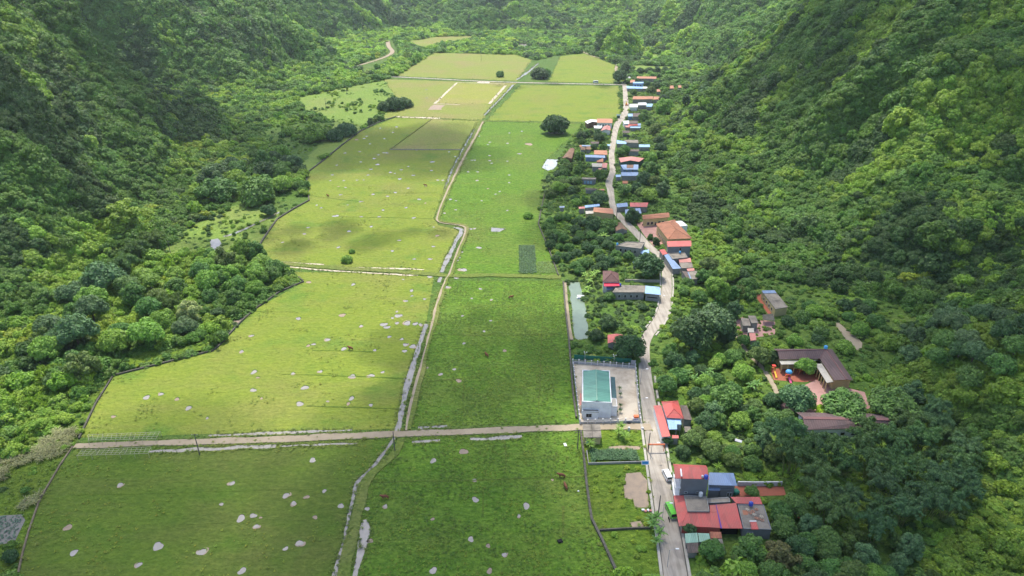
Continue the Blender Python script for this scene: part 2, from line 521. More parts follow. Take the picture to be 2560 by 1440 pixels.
def ribbon(name, pts, width, z, mat, label, wob=0.0, step=3.0, thick=None, open_=True, kind="structure", jag=0.0):
    """pts: photo points or (x, y, width m); smooth strip"""
    ws = [p[2] if len(p) > 2 else width for p in pts]
    base = [at(p[0], p[1]) for p in pts]
    line = smooth_line(base, step)
    cum = [0.0]
    for a, b in zip(base, base[1:]): cum.append(cum[-1] + (b - a).length)
    v, f, run = [], [], 0.0
    for i, p in enumerate(line):
        a, b = line[max(i - 1, 0)], line[min(i + 1, len(line) - 1)]
        d = (b - a).normalized(); nrm = Vector((-d.y, d.x, 0))
        if i: run += (p - line[i - 1]).length
        w = float(np.interp(run, cum, ws)) / 2
        l = w * (1 + jag * (float(vnoise(p.x / 2.2 + 3, p.y / 2.2)) - .5) * 2) + wob * (float(vnoise(p.x / 6, p.y / 6)) - .5)
        r = w * (1 + jag * (float(vnoise(p.x / 2.2 + 31, p.y / 2.2 + 9)) - .5) * 2) + wob * (float(vnoise(p.x / 6 + 40, p.y / 6)) - .5)
        v += [tuple(p + nrm * l + Vector((0, 0, z))), tuple(p - nrm * r + Vector((0, 0, z)))]
    if name in ('ditch_water', 'dirt_road', 'footpath', 'footpath_bank', 'cross_bank', 'mud_strip', 'brook', 'lane', 'track', 'cross_road'): EDGES.append((name, v[0::2], v[1::2]))
    n = len(line)
    f = [(2 * i + 1, 2 * i + 3, 2 * i + 2, 2 * i) for i in range(n - 1)]
    if thick:
        k = len(v)
        v += [(x, y, zz - thick) for x, y, zz in v]
        for i in range(n - 1):
            f += [(2 * i, 2 * i + 2, k + 2 * i + 2, k + 2 * i), (2 * i + 3, 2 * i + 1, k + 2 * i + 1, k + 2 * i + 3)]
        f += [(0, k, k + 1, 1), (2 * n - 1, k + 2 * n - 1, k + 2 * n - 2, 2 * n - 2)]
    o = mesh_obj(name, v, f, mat)
    tag(o, label, kind=kind)
    if open_:
        poly = [v[2 * i] for i in range(n)] + [v[2 * i + 1] for i in range(n)][::-1]
        OPEN.append([proj(p[0], p[1], 0)[:2] for p in poly])
    return o

Z1, Z2, Z3, Z4 = .03, .06, .09, .13
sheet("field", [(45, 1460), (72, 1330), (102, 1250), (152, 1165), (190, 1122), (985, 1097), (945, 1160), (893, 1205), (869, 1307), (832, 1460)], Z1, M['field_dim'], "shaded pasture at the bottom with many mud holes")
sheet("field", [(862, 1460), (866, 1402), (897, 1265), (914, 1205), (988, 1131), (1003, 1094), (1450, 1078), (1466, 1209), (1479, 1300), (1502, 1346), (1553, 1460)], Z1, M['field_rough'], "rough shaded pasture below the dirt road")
sheet("field", [(203, 1094), (238, 1010), (284, 940), (534, 878), (548, 866), (636, 775), (759, 705), (735, 680), (900, 682), (1085, 692), (1065, 810), (1044, 876), (1022, 953), (992, 1072)], Z1, M['field_lit'], "smooth yellow green pasture above the dirt road")
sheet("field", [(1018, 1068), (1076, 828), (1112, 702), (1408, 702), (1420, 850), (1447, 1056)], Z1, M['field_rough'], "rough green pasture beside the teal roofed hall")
sheet("field", [(632, 648), (693, 549), (773, 503), (766, 434), (806, 404), (902, 328), (990, 294), (1200, 302), (1187, 321), (1131, 426), (1114, 471), (1083, 545), (1096, 563), (1150, 575), (1131, 624), (1098, 684), (900, 674), (735, 672)], Z1, M['field_lit'], "broad pasture behind the cross bank dotted with puddles")
sheet("field", [(975, 374), (1080, 297), (1195, 303), (1152, 374)], Z2, M['field_dry'], "brownish walled plot inside the pasture", open_=False)
sheet("field", [(1124, 688), (1145, 640), (1168, 577), (1160, 566), (1098, 556), (1096, 540), (1156, 401), (1208, 304), (1455, 309), (1440, 330), (1365, 400), (1350, 500), (1345, 558), (1398, 688)], Z1, M['field_rough'], "green pasture between the footpath and the village")
sheet("field", [(1217, 301), (1302, 213), (1545, 215), (1552, 290), (1480, 305)], Z1, M['field_lit'], "pasture behind the big round tree", wob=2.2)
sheet("field", [(1140, 208), (1264, 212), (1224, 260), (1088, 258)], Z2, M['pitch'], "worn playing pitch with pale edges", open_=False)
sheet("field", [(960, 198), (1290, 208), (1205, 300), (990, 292), (940, 300), (1000, 262), (985, 235)], Z1, M['field_dry'], "dry pasture around the playing pitch", wob=2.2)
sheet("field", [(990, 190), (1085, 132), (1290, 137), (1330, 150), (1292, 202)], Z1, M['field_dry'], "brown stubble field beyond the cross road", wob=2.2)
sheet("field", [(1373, 204), (1400, 140), (1462, 134), (1545, 165), (1533, 208)], Z1, M['field_lit'], "green plot beyond the cross road", wob=2.2)
sheet("field", [(1008, 106), (1085, 92), (1180, 90), (1190, 100), (1100, 112), (1060, 124)], Z1, M['field_dry'], "far pale clearing among trees", wob=2.2)
sheet("field", [(1560, 133), (1660, 136), (1650, 148), (1500, 146)], Z1, M['meadow'], "far yellowish strip field")
sheet("field", [(1575, 163), (1690, 166), (1685, 178), (1580, 180)], Z1, M['meadow'], "far grass strip behind the row of trees")
sheet("field", [(1660, 262), (1720, 268), (1790, 280), (1780, 300), (1700, 292), (1668, 290)], Z1, M['meadow'], "bright grass clearing behind the houses")
# side meadow left of the far pastures
MEADOW = [(760, 275), (740, 245), (880, 215), (960, 200), (1000, 245), (1020, 262), (940, 296), (800, 402), (775, 425), (745, 420), (800, 360), (840, 310)]
sheet("meadow", MEADOW, Z1 * .6, M['meadow'], "bright meadow with scattered shrubs", wob=2, open_=False)
CLEAR_L = [(460, 575), (560, 520), (640, 500), (700, 530), (632, 640), (560, 640), (500, 640), (370, 640), (430, 610)]
sheet("meadow", CLEAR_L, Z1 * .6, M['meadow'], "small terraced garden plots beside the brook", wob=2, open_=False)
sheet("meadow", [(205, 1085), (240, 1000), (285, 930), (534, 868), (560, 840), (500, 850), (330, 890), (250, 960), (150, 1075), (70, 1130), (-60, 1180), (-60, 1460), (40, 1460), (98, 1250), (150, 1160), (185, 1112)], Z1 * .6, M['yardgrass'], "tall grass along the outside of the field wall", wob=1.5, open_=False)

# garden ground around the village (short growth)
sheet("garden_ground", R('A', (160, 300), (215, 520), (245, 800), (280, 1010), (360, 1200), (500, 1460), (850, 1460), (790, 900), (720, 520), (690, 300), (650, 215), (340, 230)), Z1, M['yardgrass'], "overgrown garden strip between wall and road", open_=False)
sheet("bare_patch", R('A', (540, 600), (660, 590), (720, 660), (730, 880), (620, 880), (600, 820), (530, 800), (520, 700)), Z2, M['mud'], "bare grey brown earth patch beside the road", wob=.8)
sheet("bare_patch", R('A', (400, 385), (500, 375), (660, 380), (650, 405), (400, 405)), Z2, M['mud'], "thin bare earth strip above the cassava plot", wob=.3, open_=False)
sheet("bare_patch", R('A', (570, 1000), (660, 990), (690, 1040), (600, 1050)), Z2, M['mud'], "small bare earth patch by the lower garden wall", wob=.5, open_=False)
sheet("yard", R('K', (240, 190), (1350, 262), (1425, 1270), (360, 1285)), Z2, M['sand'], "pale earth yard inside the fence")
sheet("yard", R('N', (1090, 415), (1765, 425), (1800, 545), (1100, 565)), Z2, M['paving'], "red paved yard behind the grey house")
sheet("yard", R('T', (255, 460), (720, 420), (960, 560), (920, 620), (700, 640), (300, 610)), Z2, M['paving'], "red paved school playground")
sheet("yard", R('T', (270, 860), (390, 850), (880, 610), (1000, 640), (1560, 780), (1640, 1000), (1200, 1120), (420, 1030)), Z3, M['pinkpaving'], "worn pink school court")
sheet("yard", R('F', (365, 200), (430, 190), (560, 350), (480, 360)), Z2, M['paving'], "red paved yard beside the yellow house")
sheet("yard", R('C', (1150, 590), (1240, 560), (1390, 620), (1480, 790), (1330, 830), (1220, 700)), Z2, M['pinkpaving'], "pink paved court in front of the tiled hall")
sheet("yard", R('B', (1420, 520), (1500, 500), (1760, 540), (1760, 640), (1480, 690)), Z2, M['pinkpaving'], "pink paving around the grey flat roofs", open_=False)

# ------------------------------------------------------------------ roads, tracks, banks, ditches
ROAD = [(1697, 1490, 6.2), (1689, 1440, 6.2), (1674, 1340, 6.2), (1659, 1250, 6.0), (1645, 1160, 6.0), (1632, 1075, 5.8), (1620, 1000, 5.4), (1613, 940, 5.0), (1611, 893, 4.4), (1612, 860, 4.2), (1622, 835, 4.4), (1645, 805, 5.4), (1660, 774, 5.2), (1666, 732, 5.0), (1667, 701, 4.8), (1664, 668, 4.6), (1648, 640, 4.6), (1615, 609, 4.8), (1590, 582, 5.2), (1560, 553, 4.8), (1538, 527, 4.4), (1530, 507, 4.2), (1526, 474, 4.6), (1522, 460, 5.0), (1526, 444, 4.6), (1532, 427, 4.6), (1530, 405, 4.8), (1529, 384, 4.6), (1533, 357, 4.8), (1538, 327, 5.2), (1546, 306, 6.0), (1559, 290, 7.0), (1565, 269, 6.0), (1564, 246, 5.4), (1562, 222, 5.0), (1560, 205, 5.0)]
ribbon("road", ROAD, 5, .12, M['concrete'], "pale concrete village road with worn wheel tracks", thick=.12)
def offset_line(pts, off):
    base = smooth_line([at(p[0], p[1]) for p in pts], 4)
    o = []
    for i, p in enumerate(base):
        d = (base[min(i + 1, len(base) - 1)] - base[max(i - 1, 0)]).normalized()
        o.append(p + Vector((-d.y, d.x, 0)) * off)
    return o
def solid_strip(name, line, w, z0, z1, mat, parent=None):
    v, f = [], []
    for i, p in enumerate(line):
        d = (line[min(i + 1, len(line) - 1)] - line[max(i - 1, 0)]).normalized()
        n = Vector((-d.y, d.x, 0)) * (w / 2)
        v += [(p + n).to_tuple()[:2] + (z0,), (p + n).to_tuple()[:2] + (z1,), (p - n).to_tuple()[:2] + (z1,), (p - n).to_tuple()[:2] + (z0,)]
    k = len(line)
    for i in range(k - 1):
        for j in range(3):
            f.append((4 * i + j, 4 * i + j + 1, 4 * (i + 1) + j + 1, 4 * (i + 1) + j))
    f += [(0, 3, 2, 1), (4 * k - 4, 4 * k - 3, 4 * k - 2, 4 * k - 1)]
    return mesh_obj(name, v, f, mat, parent)
for side, lab in ((1, "left"), (-1, "right")):
    for rng, what in (((0, 8), "lower"), ((10, 16), "upper")):
        ln = offset_line(ROAD[rng[0]:rng[1]], side * 3.75 if rng[0] == 0 else side * 3.1)
        o = solid_strip("kerb", ln, .75, 0, .38, M['kerb'])
        tag(o, f"pale concrete kerb on the {lab} side of the {what} road", kind="structure")
for side in (1, -1):
    ln = offset_line(ROAD[0:8], side * 3.25)
    tag(solid_strip("gutter", ln, .35, 0, .05, M['stonewall']), "dark gutter beside the lower road", kind="structure")

ribbon("dirt_road", [(186, 1116, 2.4), (240, 1115, 2.6), (320, 1111, 2.8), (480, 1106, 3.2), (658, 1100, 3.2), (820, 1093, 3.2), (988, 1086, 3.2), (1200, 1079, 3.2), (1438, 1069, 3.2), (1520, 1067, 3.4), (1600, 1068, 3.4), (1628, 1068, 3.6)], 3, .25, M['dirt'], "pale dirt road across the fields", thick=.25, wob=.7)
ribbon("cross_road", [(880, 168, 5), (888, 180, 5), (905, 187, 5), (940, 190.5, 5), (985, 192.5, 5), (1080, 197, 5), (1170, 202, 5), (1290, 206.5, 5), (1420, 209.5, 5), (1545, 212, 5), (1562, 212, 5)], 5, .3, M['concrete'], "pale road crossing the far fields", thick=.3)
ribbon("track", [(969, 100, 7), (972, 116, 7), (981, 130, 7), (964, 142, 6), (924, 156, 5), (895, 164, 5), (880, 169, 5)], 5, .2, M['dirt'], "winding earth track at the foot of the hills")
ribbon("track", [(1456, 129), (1487, 142), (1526, 150), (1543, 158), (1540, 172), (1545, 190)], 4, .15, M['dirt'], "far earth track curving behind the green plot")
ribbon("cross_bank", [(690, 659), (800, 667), (900, 674), (1000, 680), (1090, 687), (1135, 690), (1240, 689), (1402, 694)], 3.6, .35, M['bank'], "grassy bank crossing the fields", thick=.35, wob=1.2)
ribbon("footpath", [(1015, 1078, 1.01), (1024, 1022, 0.94), (1051, 918, 0.94), (1076, 828, 0.94), (1090, 768, 0.94), (1114, 699, 0.86), (1121, 690, 0.86), (1142, 634, 0.94), (1163, 580, 0.94), (1158, 567, 0.94), (1130, 562, 0.94), (1099, 557, 0.94), (1094, 540, 0.94), (1114, 488, 1.15), (1156, 401, 1.58), (1190, 339, 1.73), (1208, 304, 1.73)], 1.3, .42, M['dirt'], "narrow worn footpath along the ditch", step=3, wob=.5)
ribbon("footpath_bank", [(1020, 1075, 2.64), (1029, 1022, 2.64), (1055, 918, 2.64), (1079, 828, 2.64), (1093, 768, 2.64), (1116, 699, 2.24), (1124, 690, 1.98), (1146, 634, 2.38), (1166, 580, 2.11), (1159, 564, 2.11), (1130, 559, 1.98), (1098, 553, 2.24), (1096, 538, 2.97), (1114, 488, 3.96), (1153, 401, 5.28), (1187, 339, 5.28), (1204, 304, 5.28)], 3, .38, M['bank'], "dry grass bank carrying the footpath", thick=.38, wob=1.4)
ribbon("footpath_bank", [(858, 1462, 3.6), (866, 1402, 3.6), (880, 1332, 3.4), (898, 1265, 3.4), (915, 1205, 3.4), (948, 1168, 3.2), (986, 1134, 2.6), (1003, 1098, 2)], 3, .3, M['bank'], "bare earth bank beside the lower ditch", thick=.3, wob=1.2)
D = M['ditchwater']
ribbon("ditch_water", [(992, 1078, 1.97), (1000, 1050, 1.86), (1006, 1022, 2.09), (1014, 985, 2.20), (1022, 953, 2.55), (1033, 912, 1.86), (1044, 876, 1.97), (1056, 840, 1.97), (1066, 810, 2.20)], 3, Z3, D, "grey water in the straight ditch", jag=.35)
ribbon("ditch_water", [(1097, 706, 1.74), (1102, 692, 1.74)], 3, Z3, D, "short grey ditch reach below the cross bank", jag=.3)
ribbon("ditch_water", [(1104, 681, 2.09), (1112, 662, 2.32), (1122, 640, 2.67), (1131, 624, 2.09), (1141, 600, 1.97), (1151, 585, 2.67), (1154, 576, 2.90), (1145, 571, 3.48), (1134, 569, 1.74)], 3.4, Z3, D, "grey water in the bent ditch beside the path", jag=.35)
ribbon("ditch_water", [(1112, 474, 1.16), (1119, 456, 1.74), (1126, 440, 2.90), (1131, 426, 1.97), (1140, 410, 2.67), (1149, 394, 2.90), (1160, 372, 2.67), (1169, 353, 2.44), (1178, 338, 1.74), (1187, 322, 1.16)], 3.4, Z3, D, "grey ditch water running back to the far fields", jag=.5)
ribbon("ditch_water", [(1212, 288, 1.74), (1230, 268, 1.74), (1253, 245, 2.09), (1284, 212, 2.61)], 3.4, Z3, D, "thin ditch beside the playing pitch", jag=.5)
ribbon("ditch_water", [(1293, 199, 2.90), (1315, 184, 4.06), (1330, 172, 3.48), (1346, 158, 2.32)], 4, Z3, D, "ditch water behind the cross road", jag=.6)
ribbon("ditch_water", [(988, 1094, 1.28), (967, 1124, 1.28), (939, 1160, 1.16), (915, 1185, 1.28), (893, 1205, 1.16), (881, 1251, 0.87), (869, 1307, 0.87), (862, 1340, 0.81), (855, 1367, 0.58), (848, 1395, 0.75), (841, 1420, 1.28), (833, 1462, 1.28)], 2, Z3, D, "grey winding ditch through the lower pasture", jag=.55)
ribbon("ditch_water", [(911, 1300, 1.2), (914, 1325, 3.2), (909, 1356, 2.8), (898, 1395, 1.6), (890, 1425, 1.4), (886, 1462, 1.6)], 3, Z3, M['puddle'], "long pale puddle beside the lower bank", jag=.3)
ribbon("ditch_water", [(374, 1129, 1.6), (430, 1127, 1.8), (500, 1124, 1.8), (560, 1121, 1.9), (620, 1119, 1.7), (690, 1116, 1.5)], 1.4, Z3, M['puddle'], "pale strip of water below the dirt road", jag=.7)
ribbon("ditch_water", [(700, 1116, .8), (780, 1112, .8), (895, 1109, .8)], .8, Z3, M['puddle'], "broken water strip below the dirt road", jag=.9)
ribbon("ditch_water", [(520, 1090, .8), (640, 1085, 1.3), (690, 1083, 1.8), (760, 1080, 1.2), (880, 1076, .8)], 1.4, Z3, M['puddle'], "water strip above the dirt road", jag=.6)
ribbon("ditch_water", [(1030, 1106, 1.0), (1070, 1103, 1.9), (1100, 1101, 1.4)], 1.5, Z3, M['puddle'], "first ragged puddle below the dirt road", jag=.5)
ribbon("ditch_water", [(1175, 1098, 1.2), (1215, 1099, 1.4), (1255, 1095, 2.0), (1305, 1092, 1.3)], 1.6, Z3, M['puddle'], "longest ragged puddle below the dirt road", jag=.6)
ribbon("ditch_water", [(1045, 1070, 1.2), (1075, 1068, 1.6), (1118, 1066, 1.0)], 1.4, Z3, M['ditchwater'], "ragged puddle above the dirt road", jag=.5)
W_ = lambda *p: R('W', *p)
ribbon("mud_strip", [(690, 656, 2.4), (740, 659, 2.6), (810, 662, 1.4)], 2, Z3, M['sand'], "pale mud strip above the cross bank", jag=.4)
ribbon("mud_strip", [(890, 669, .9), (960, 671, 1.1), (1010, 672, 1.6), (1060, 675, .8)], 1.2, Z3, M['sand'], "broken mud strip above the cross bank", jag=.8)
ribbon("mud_strip", [(712, 666, 1.2), (790, 674, 1.5), (880, 680, 1.0), (950, 684, 1.3), (1000, 687, 2.2), (1045, 689, 1.0)], 1.4, Z3, M['sand'], "pale mud strip below the cross bank", jag=.6)
ribbon("mud_strip", [(988, 292, 4), (1040, 294, 6), (1100, 296, 4)], 4, Z3, M['sand'], "far pale mud strip at the head of the pasture", jag=.4)
sheet("mud_strip", [(1085, 262), (1112, 263), (1104, 275), (1068, 275)], Z3, M['mud'], "grey mud square below the pitch", wob=1.5, open_=False)
for a, b, w_, l in (((1142, 207), (1086, 260), 2.6, "left"), ((1264, 214), (1223, 260), 3.0, "right"), ((1086, 259), (1150, 262), 1.6, "near"), ((1142, 206.5), (1262, 210), 1.6, "far")):
    ribbon("pitch_edge", [a, b], w_, Z4, M['sand'], f"pale sandy {l} edge of the playing pitch", jag=.3, open_=False)
sheet("road_apron", [(1196, 203), (1226, 204), (1222, 209), (1192, 208)], .2, M['sand'], "bright sandy bulge of the cross road", open_=False)
ribbon("field_path", [(1120, 296, 2.2), (1205, 302, 2.2), (1290, 304, 2), (1360, 307, 2), (1440, 309, 2)], 2, .15, M['bank'], "pale path along the upper pasture", jag=.2, open_=False)
ribbon("brook", [(536, 598, 4), (541, 612, 6), (543, 625, 5), (540, 634, 3)], 4, Z3, D, "small brook between garden plots", jag=.3)
ribbon("brook", [(560, 592, 2), (600, 578, 2), (650, 555, 1.6), (700, 530, 1.4)], 2, Z3, D, "narrow brook along the terraced plots", jag=.5)
ribbon("lane", R('B', (1255, 500), (1340, 545), (1420, 610)) + R('B', (1450, 670), (1500, 740), (1560, 820), (1640, 900), (1720, 1010), (1780, 1130)), 2.0, Z3, M['dirt'], "earth lane winding to the school")
sheet("bare_patch", [(575, 800), (620, 790), (612, 800), (590, 815)], Z2, M['mud'], "pale bare earth by the field wall", wob=1)
sheet("bare_patch", R('F', (1060, 420), (1120, 450), (1290, 610), (1280, 680), (1200, 660), (1100, 520)), Z2, M['dirt'], "brown earth path on the slope above the school", wob=1.5)

# low bunds and worn lines across the fields
for pts in (R('Y', (640, 470), (1000, 462), (1300, 460), (2160, 430)), R('Y', (1600, 180), (1602, 300), (1600, 400)), R('Y', (1447, 500), (1440, 720)), R('Y', (2015, 640), (2012, 860)),
            R('Z', (560, 805), (1300, 790), (2066, 765), (2500, 760)), R('Z', (1370, 1040), (1800, 1022)), R('X', (10, 398), (420, 405)), R('X', (300, 850), (900, 870), (1180, 886)), R('X', (520, 680), (800, 685), (960, 692)),
            R('X', (480, 1080), (900, 1094), (1150, 1100)), R('X', (1380, 566), (1830, 570), (2330, 562)), R('X', (1340, 902), (1450, 896), (1600, 880)), R('X', (1612, 882), (1606, 1160)), R('X', (1982, 700), (1975, 870)), R('X', (2180, 330), (2170, 620), (2150, 1120)),
            R('W', (960, 812), (1200, 815), (1420, 812)), R('W', (690, 985), (1100, 992), (1380, 1000)), R('W', (540, 840), (900, 880)), R('W', (1220, 470), (1380, 466), (1600, 448)), R('W', (1200, 472), (1230, 462))):
    ribbon("bund", pts, .5, .10, M['field_dim'], "low grassy bund line crossing a pasture", wob=.6, jag=.4, thick=.1, open_=False)
# ponds
sheet("fish_pond", R('B', (72, 218), (155, 215), (180, 290), (198, 350), (222, 480), (232, 575), (232, 672), (150, 690), (116, 672), (100, 450)), Z3, M['pond'], "long narrow pale green fish pond", wob=.5)
ribbon("pond_bank", R('B', (38, 222), (52, 400), (75, 600), (92, 690)), 1.8, .4, M['dirt'], "bare earth bank beside the fish pond", thick=.4)
sheet("pond", R('D', (178, 920), (245, 812), (385, 820), (372, 890), (330, 940), (255, 960)), Z3, water_mat("pale pond water", (.42, .43, .42), .08), "small pale pond behind the village")
sheet("lotus_pond", R('Z', (-60, 965), (190, 955), (175, 1010), (100, 1195), (-60, 1205)), Z3, water_mat("dull lotus pond water", (.16, .155, .13), .5), "grey lotus pond at the bottom left corner", wob=1)
sheet("pond", [(1285, 113), (1312, 108), (1330, 112), (1316, 124), (1296, 124)], Z3, M['puddle'], "far bright pond among trees", wob=2)
sheet("pond", R('W', (1808, 1064), (1912, 1070), (1870, 1092), (1812, 1092)), Z3, M['ditchwater'], "wide shallow puddle near the village fields", wob=.6)

# ------------------------------------------------------------------ mud holes and puddles
PUD = []
def pud(reg, lst, kind='w'):
    for t in lst:
        (px, py), = R(reg, (t[0], t[1]))
        w = (t[2] if len(t) > 2 else 20) * REG[reg][2]
        PUD.append((px, py, w, t[3] if len(t) > 3 else kind))
pud('X', [(85, 575, 32), (12, 688, 30), (420, 452, 40), (735, 428, 60, 'm'), (530, 637, 34), (492, 648, 30, 'm'), (632, 604, 40), (747, 670, 42), (100, 838, 45), (128, 877, 28, 'm'), (380, 848, 32), (580, 833, 30), (95, 968, 48), (467, 950, 58), (430, 1067, 58), (155, 1027, 24, 'm'), (630, 1047, 16), (803, 1027, 42), (780, 1065, 32, 'm'), (942, 1075, 34), (810, 867, 50), (945, 862, 48), (1027, 838, 30), (1183, 886, 24), (1185, 686, 40), (1243, 652, 56), (1190, 640, 44), (1075, 583, 34), (1035, 495, 56), (1058, 515, 52), (1130, 485, 36), (1205, 485, 58), (1262, 490, 46), (1140, 432, 56), (1097, 448, 28), (1128, 403, 20), (872, 505, 28), (970, 680, 32), (1235, 250, 32), (1238, 288, 22), (1195, 325, 30), (1328, 311, 26), (1175, 170, 20), (815, 206, 34), (1370, 150, 46), (1610, 100, 58), (1490, 225, 38), (1560, 155, 48), (1730, 238, 26), (1668, 306, 24), (1810, 315, 20), (1602, 432, 22), (1805, 467, 26), (1757, 543, 26), (1612, 630, 26), (1447, 852, 32), (1345, 808, 16), (1543, 817, 30), (1575, 900, 48, 'm'), (1905, 683, 36, 'm'), (495, 190, 40, 'm'), (1300, 495, 34), (1165, 600, 30)])
pud('Y', [(232, 316, 55), (1090, 320, 48), (1305, 255, 65, 'm'), (1383, 457, 30), (1390, 597, 55), (1752, 642, 55), (1937, 456, 22, 'm'), (42, 567, 55), (97, 622, 40), (315, 535, 34), (433, 641, 46), (620, 661, 38), (750, 643, 34), (140, 905, 56), (40, 945, 40), (250, 722, 40, 'm'), (1357, 878, 48), (1595, 988, 38), (1490, 1105, 46, 'm'), (1090, 1102, 58), (190, 578, 46, 'm'), (1480, 925, 38, 'm'), (1700, 711, 22), (1995, 893, 30, 'm'), (640, 890, 50, 'm'), (1085, 735, 34, 'm')])
pud('Z', [(1147, 45, 60), (1262, 18, 45), (1385, 58, 40, 'm'), (1475, 128, 55), (887, 195, 40, 'm'), (1622, 207, 28), (940, 728, 50), (1815, 717, 55), (1733, 880, 40), (1885, 993, 75), (1982, 970, 60), (2040, 985, 28, 'm'), (2008, 1052, 48), (530, 1063, 65, 'm'), (578, 1260, 65), (1237, 1210, 88), (1577, 1255, 75), (1087, 1355, 52), (1895, 1403, 70)])
pud('W', [(665, 684, 24), (650, 725, 18), (708, 768, 20, 'm'), (760, 775, 18), (748, 725), (842, 722, 20), (890, 720, 18), (722, 827, 22), (867, 876, 28), (775, 900, 18), (585, 921, 24), (552, 902), (960, 823, 28), (1065, 838, 22), (1118, 811, 28), (1030, 937, 28), (688, 980, 52), (875, 986, 26), (1000, 986, 24), (945, 1056, 28), (785, 1090, 34), (490, 1063, 28), (464, 1108, 26), (306, 1170, 20), (708, 1206, 28), (1097, 1232, 30), (1255, 1290, 28), (1365, 1290, 30), (1147, 1155, 24), (1250, 994, 36), (1195, 920, 28), (1290, 860, 32), (1335, 887, 20, 'm'), (1212, 779, 22), (1338, 765, 18, 'm'), (1150, 713, 34), (1248, 687, 28), (1160, 647, 22), (1082, 665, 24), (1115, 673, 16), (922, 685, 24), (943, 643, 28), (990, 608, 34), (965, 565, 24), (1212, 623, 20), (1378, 652, 26), (1385, 590, 38), (1425, 722), (1460, 722), (1550, 720), (1550, 552), (1515, 860, 28), (1555, 935), (1470, 960), (1555, 870), (1395, 1060), (1660, 1073, 36), (1690, 1070), (1420, 1122, 34, 'm'), (1392, 1200, 30), (1720, 1208, 44), (1597, 1240, 26), (1580, 1280, 24), (1565, 1300, 20), (1740, 870), (1840, 823), (1870, 803), (1785, 783, 20, 'm'), (1708, 725), (1938, 685), (1938, 740), (1925, 940), (1640, 662), (1710, 662), (1690, 578), (1670, 578), (1625, 563), (1795, 545), (1798, 582), (1812, 600), (1720, 405), (1785, 465), (1800, 448), (1925, 457), (1925, 585), (1940, 382), (2030, 370), (2010, 532, 30), (1035, 525), (997, 540), (870, 590), (697, 614), (757, 526), (862, 516), (935, 460), (1040, 422), (912, 405, 22), (893, 422, 22), (1100, 377), (1127, 338, 26), (1010, 347), (840, 430, 36, 'm'), (1055, 525, 24), (1270, 505), (1505, 518), (1345, 128), (1342, 70), (2080, 463, 60, 'm')])
for i, (px, py, w, kd) in enumerate(PUD):
    c = at(px, py)
    zc = proj(c.x, c.y, 0)[2]
    rx = max(.45, w * zc / FPX / 2 * .86)
    ry = rx * rnd.uniform(.85, 1.25)
    n = 26
    ph, el, tw = rnd.uniform(0, 6.28), rnd.uniform(.08, .2), rnd.uniform(0, 6.28)
    pts = []
    for k in range(n):
        t = 2 * math.pi * k / n  # lowland palette shifted to yellow so its crowns look sunlit
        q = 1 + el * math.sin(2 * t + ph) + .10 * math.sin(3 * t + tw) + rnd.uniform(-.07, .07)
        pts.append((rx * q * math.cos(t), ry * q * math.sin(t)))
    o = mesh_obj("puddle" if kd == 'w' else "mud_hole", [(x, y, .07) for x, y in pts], [tuple(range(n))], M['puddle'] if kd == 'w' else M['mud'], None)
    o.location = (c.x, c.y, 0.02)
    tag(o, None, None, "mud holes and puddles in the fields", "structure")  # far crowns tinted lighter, standing in for sunlit tops and haze
    if kd == 'w' and i % 5 < 2:                 # muddy margin trodden by cattle
        a0 = rnd.uniform(0, 6.28)
        mesh_obj("mud_margin", [(x * (1.25 + .35 * math.cos(k * 2 * math.pi / n - a0) + rnd.uniform(-.1, .1)), y * (1.25 + .35 * math.cos(k * 2 * math.pi / n - a0) + rnd.uniform(-.1, .1)), .055) for k, (x, y) in enumerate(pts)], [tuple(range(n))], M['mud'], o, world=False)
    if w > 7:                                   # low trampled bank round the hole, inner face coloured dark for its shade
        v, f = [], []
        hgt = min(.35, .10 + .05 * rx)
        for k, (x, y) in enumerate(pts):
            g = math.hypot(x, y); ux, uy = x / g, y / g
            far = .5 + .5 * uy
            hh = hgt * 1.3 * max(.03, uy) ** .8 * rnd.uniform(.7, 1.2)
            wd = (rnd.uniform(.16, .30) + .03 * rx) * (.12 + 1.1 * max(0, uy))
            for s_, z_ in ((-.04, .045), (wd * .4, hh), (wd * 1.0, hh * .8), (wd * 2.2, .005)):
                v.append((x + ux * s_, y + uy * s_, z_))
        for k in range(n):
            k2 = (k + 1) % n
            for j in range(3): f.append((4 * k + j, 4 * k2 + j, 4 * k2 + j + 1, 4 * k + j + 1))
        r_ = mesh_obj("bank", v, f, [M['mudrim'], M['field_rough']], o, world=False)
        for k, p in enumerate(r_.data.polygons): p.material_index = 0 if k % 3 == 0 else 1

# ------------------------------------------------------------------ low walls round the fields
M['earthwall'] = simple_mat("earth covered wall", (.20, .16, .11), .9, (.10, .09, .05), .5, .9)
def field_wall(pts, label, w=.6, h=.7, mat=None):
    line = [at(*p) for p in pts]
    o = solid_strip("field_wall", smooth_line(line, 400) if False else line, w, 0, h, mat or M['stonewall'])
    OPEN.append([(p[0] - 3, p[1] - 2) for p in pts] + [(p[0] + 3, p[1] + 2) for p in pts][::-1])
    return tag(o, label, "wall")
field_wall([(40, 1462), (58, 1380), (72, 1330), (100, 1250), (150, 1165), (182, 1118)], "low earth coloured wall at the edge of the shaded lower pasture", mat=M['earthwall'], h=.5, w=.45)
field_wall([(198, 1098), (240, 1010), (284, 940), (532, 878), (546, 867), (600, 808), (636, 775), (700, 730), (759, 705), (747, 694)], "long dark stone wall between the bright pasture and the jungle")
field_wall([(628, 648), (660, 596), (693, 549), (735, 522), (773, 502), (768, 455), (765, 434), (806, 404), (850, 367), (902, 328), (945, 307), (990, 292)], "dark stone wall along the left edge of the upper pasture", w=.8, h=.8)
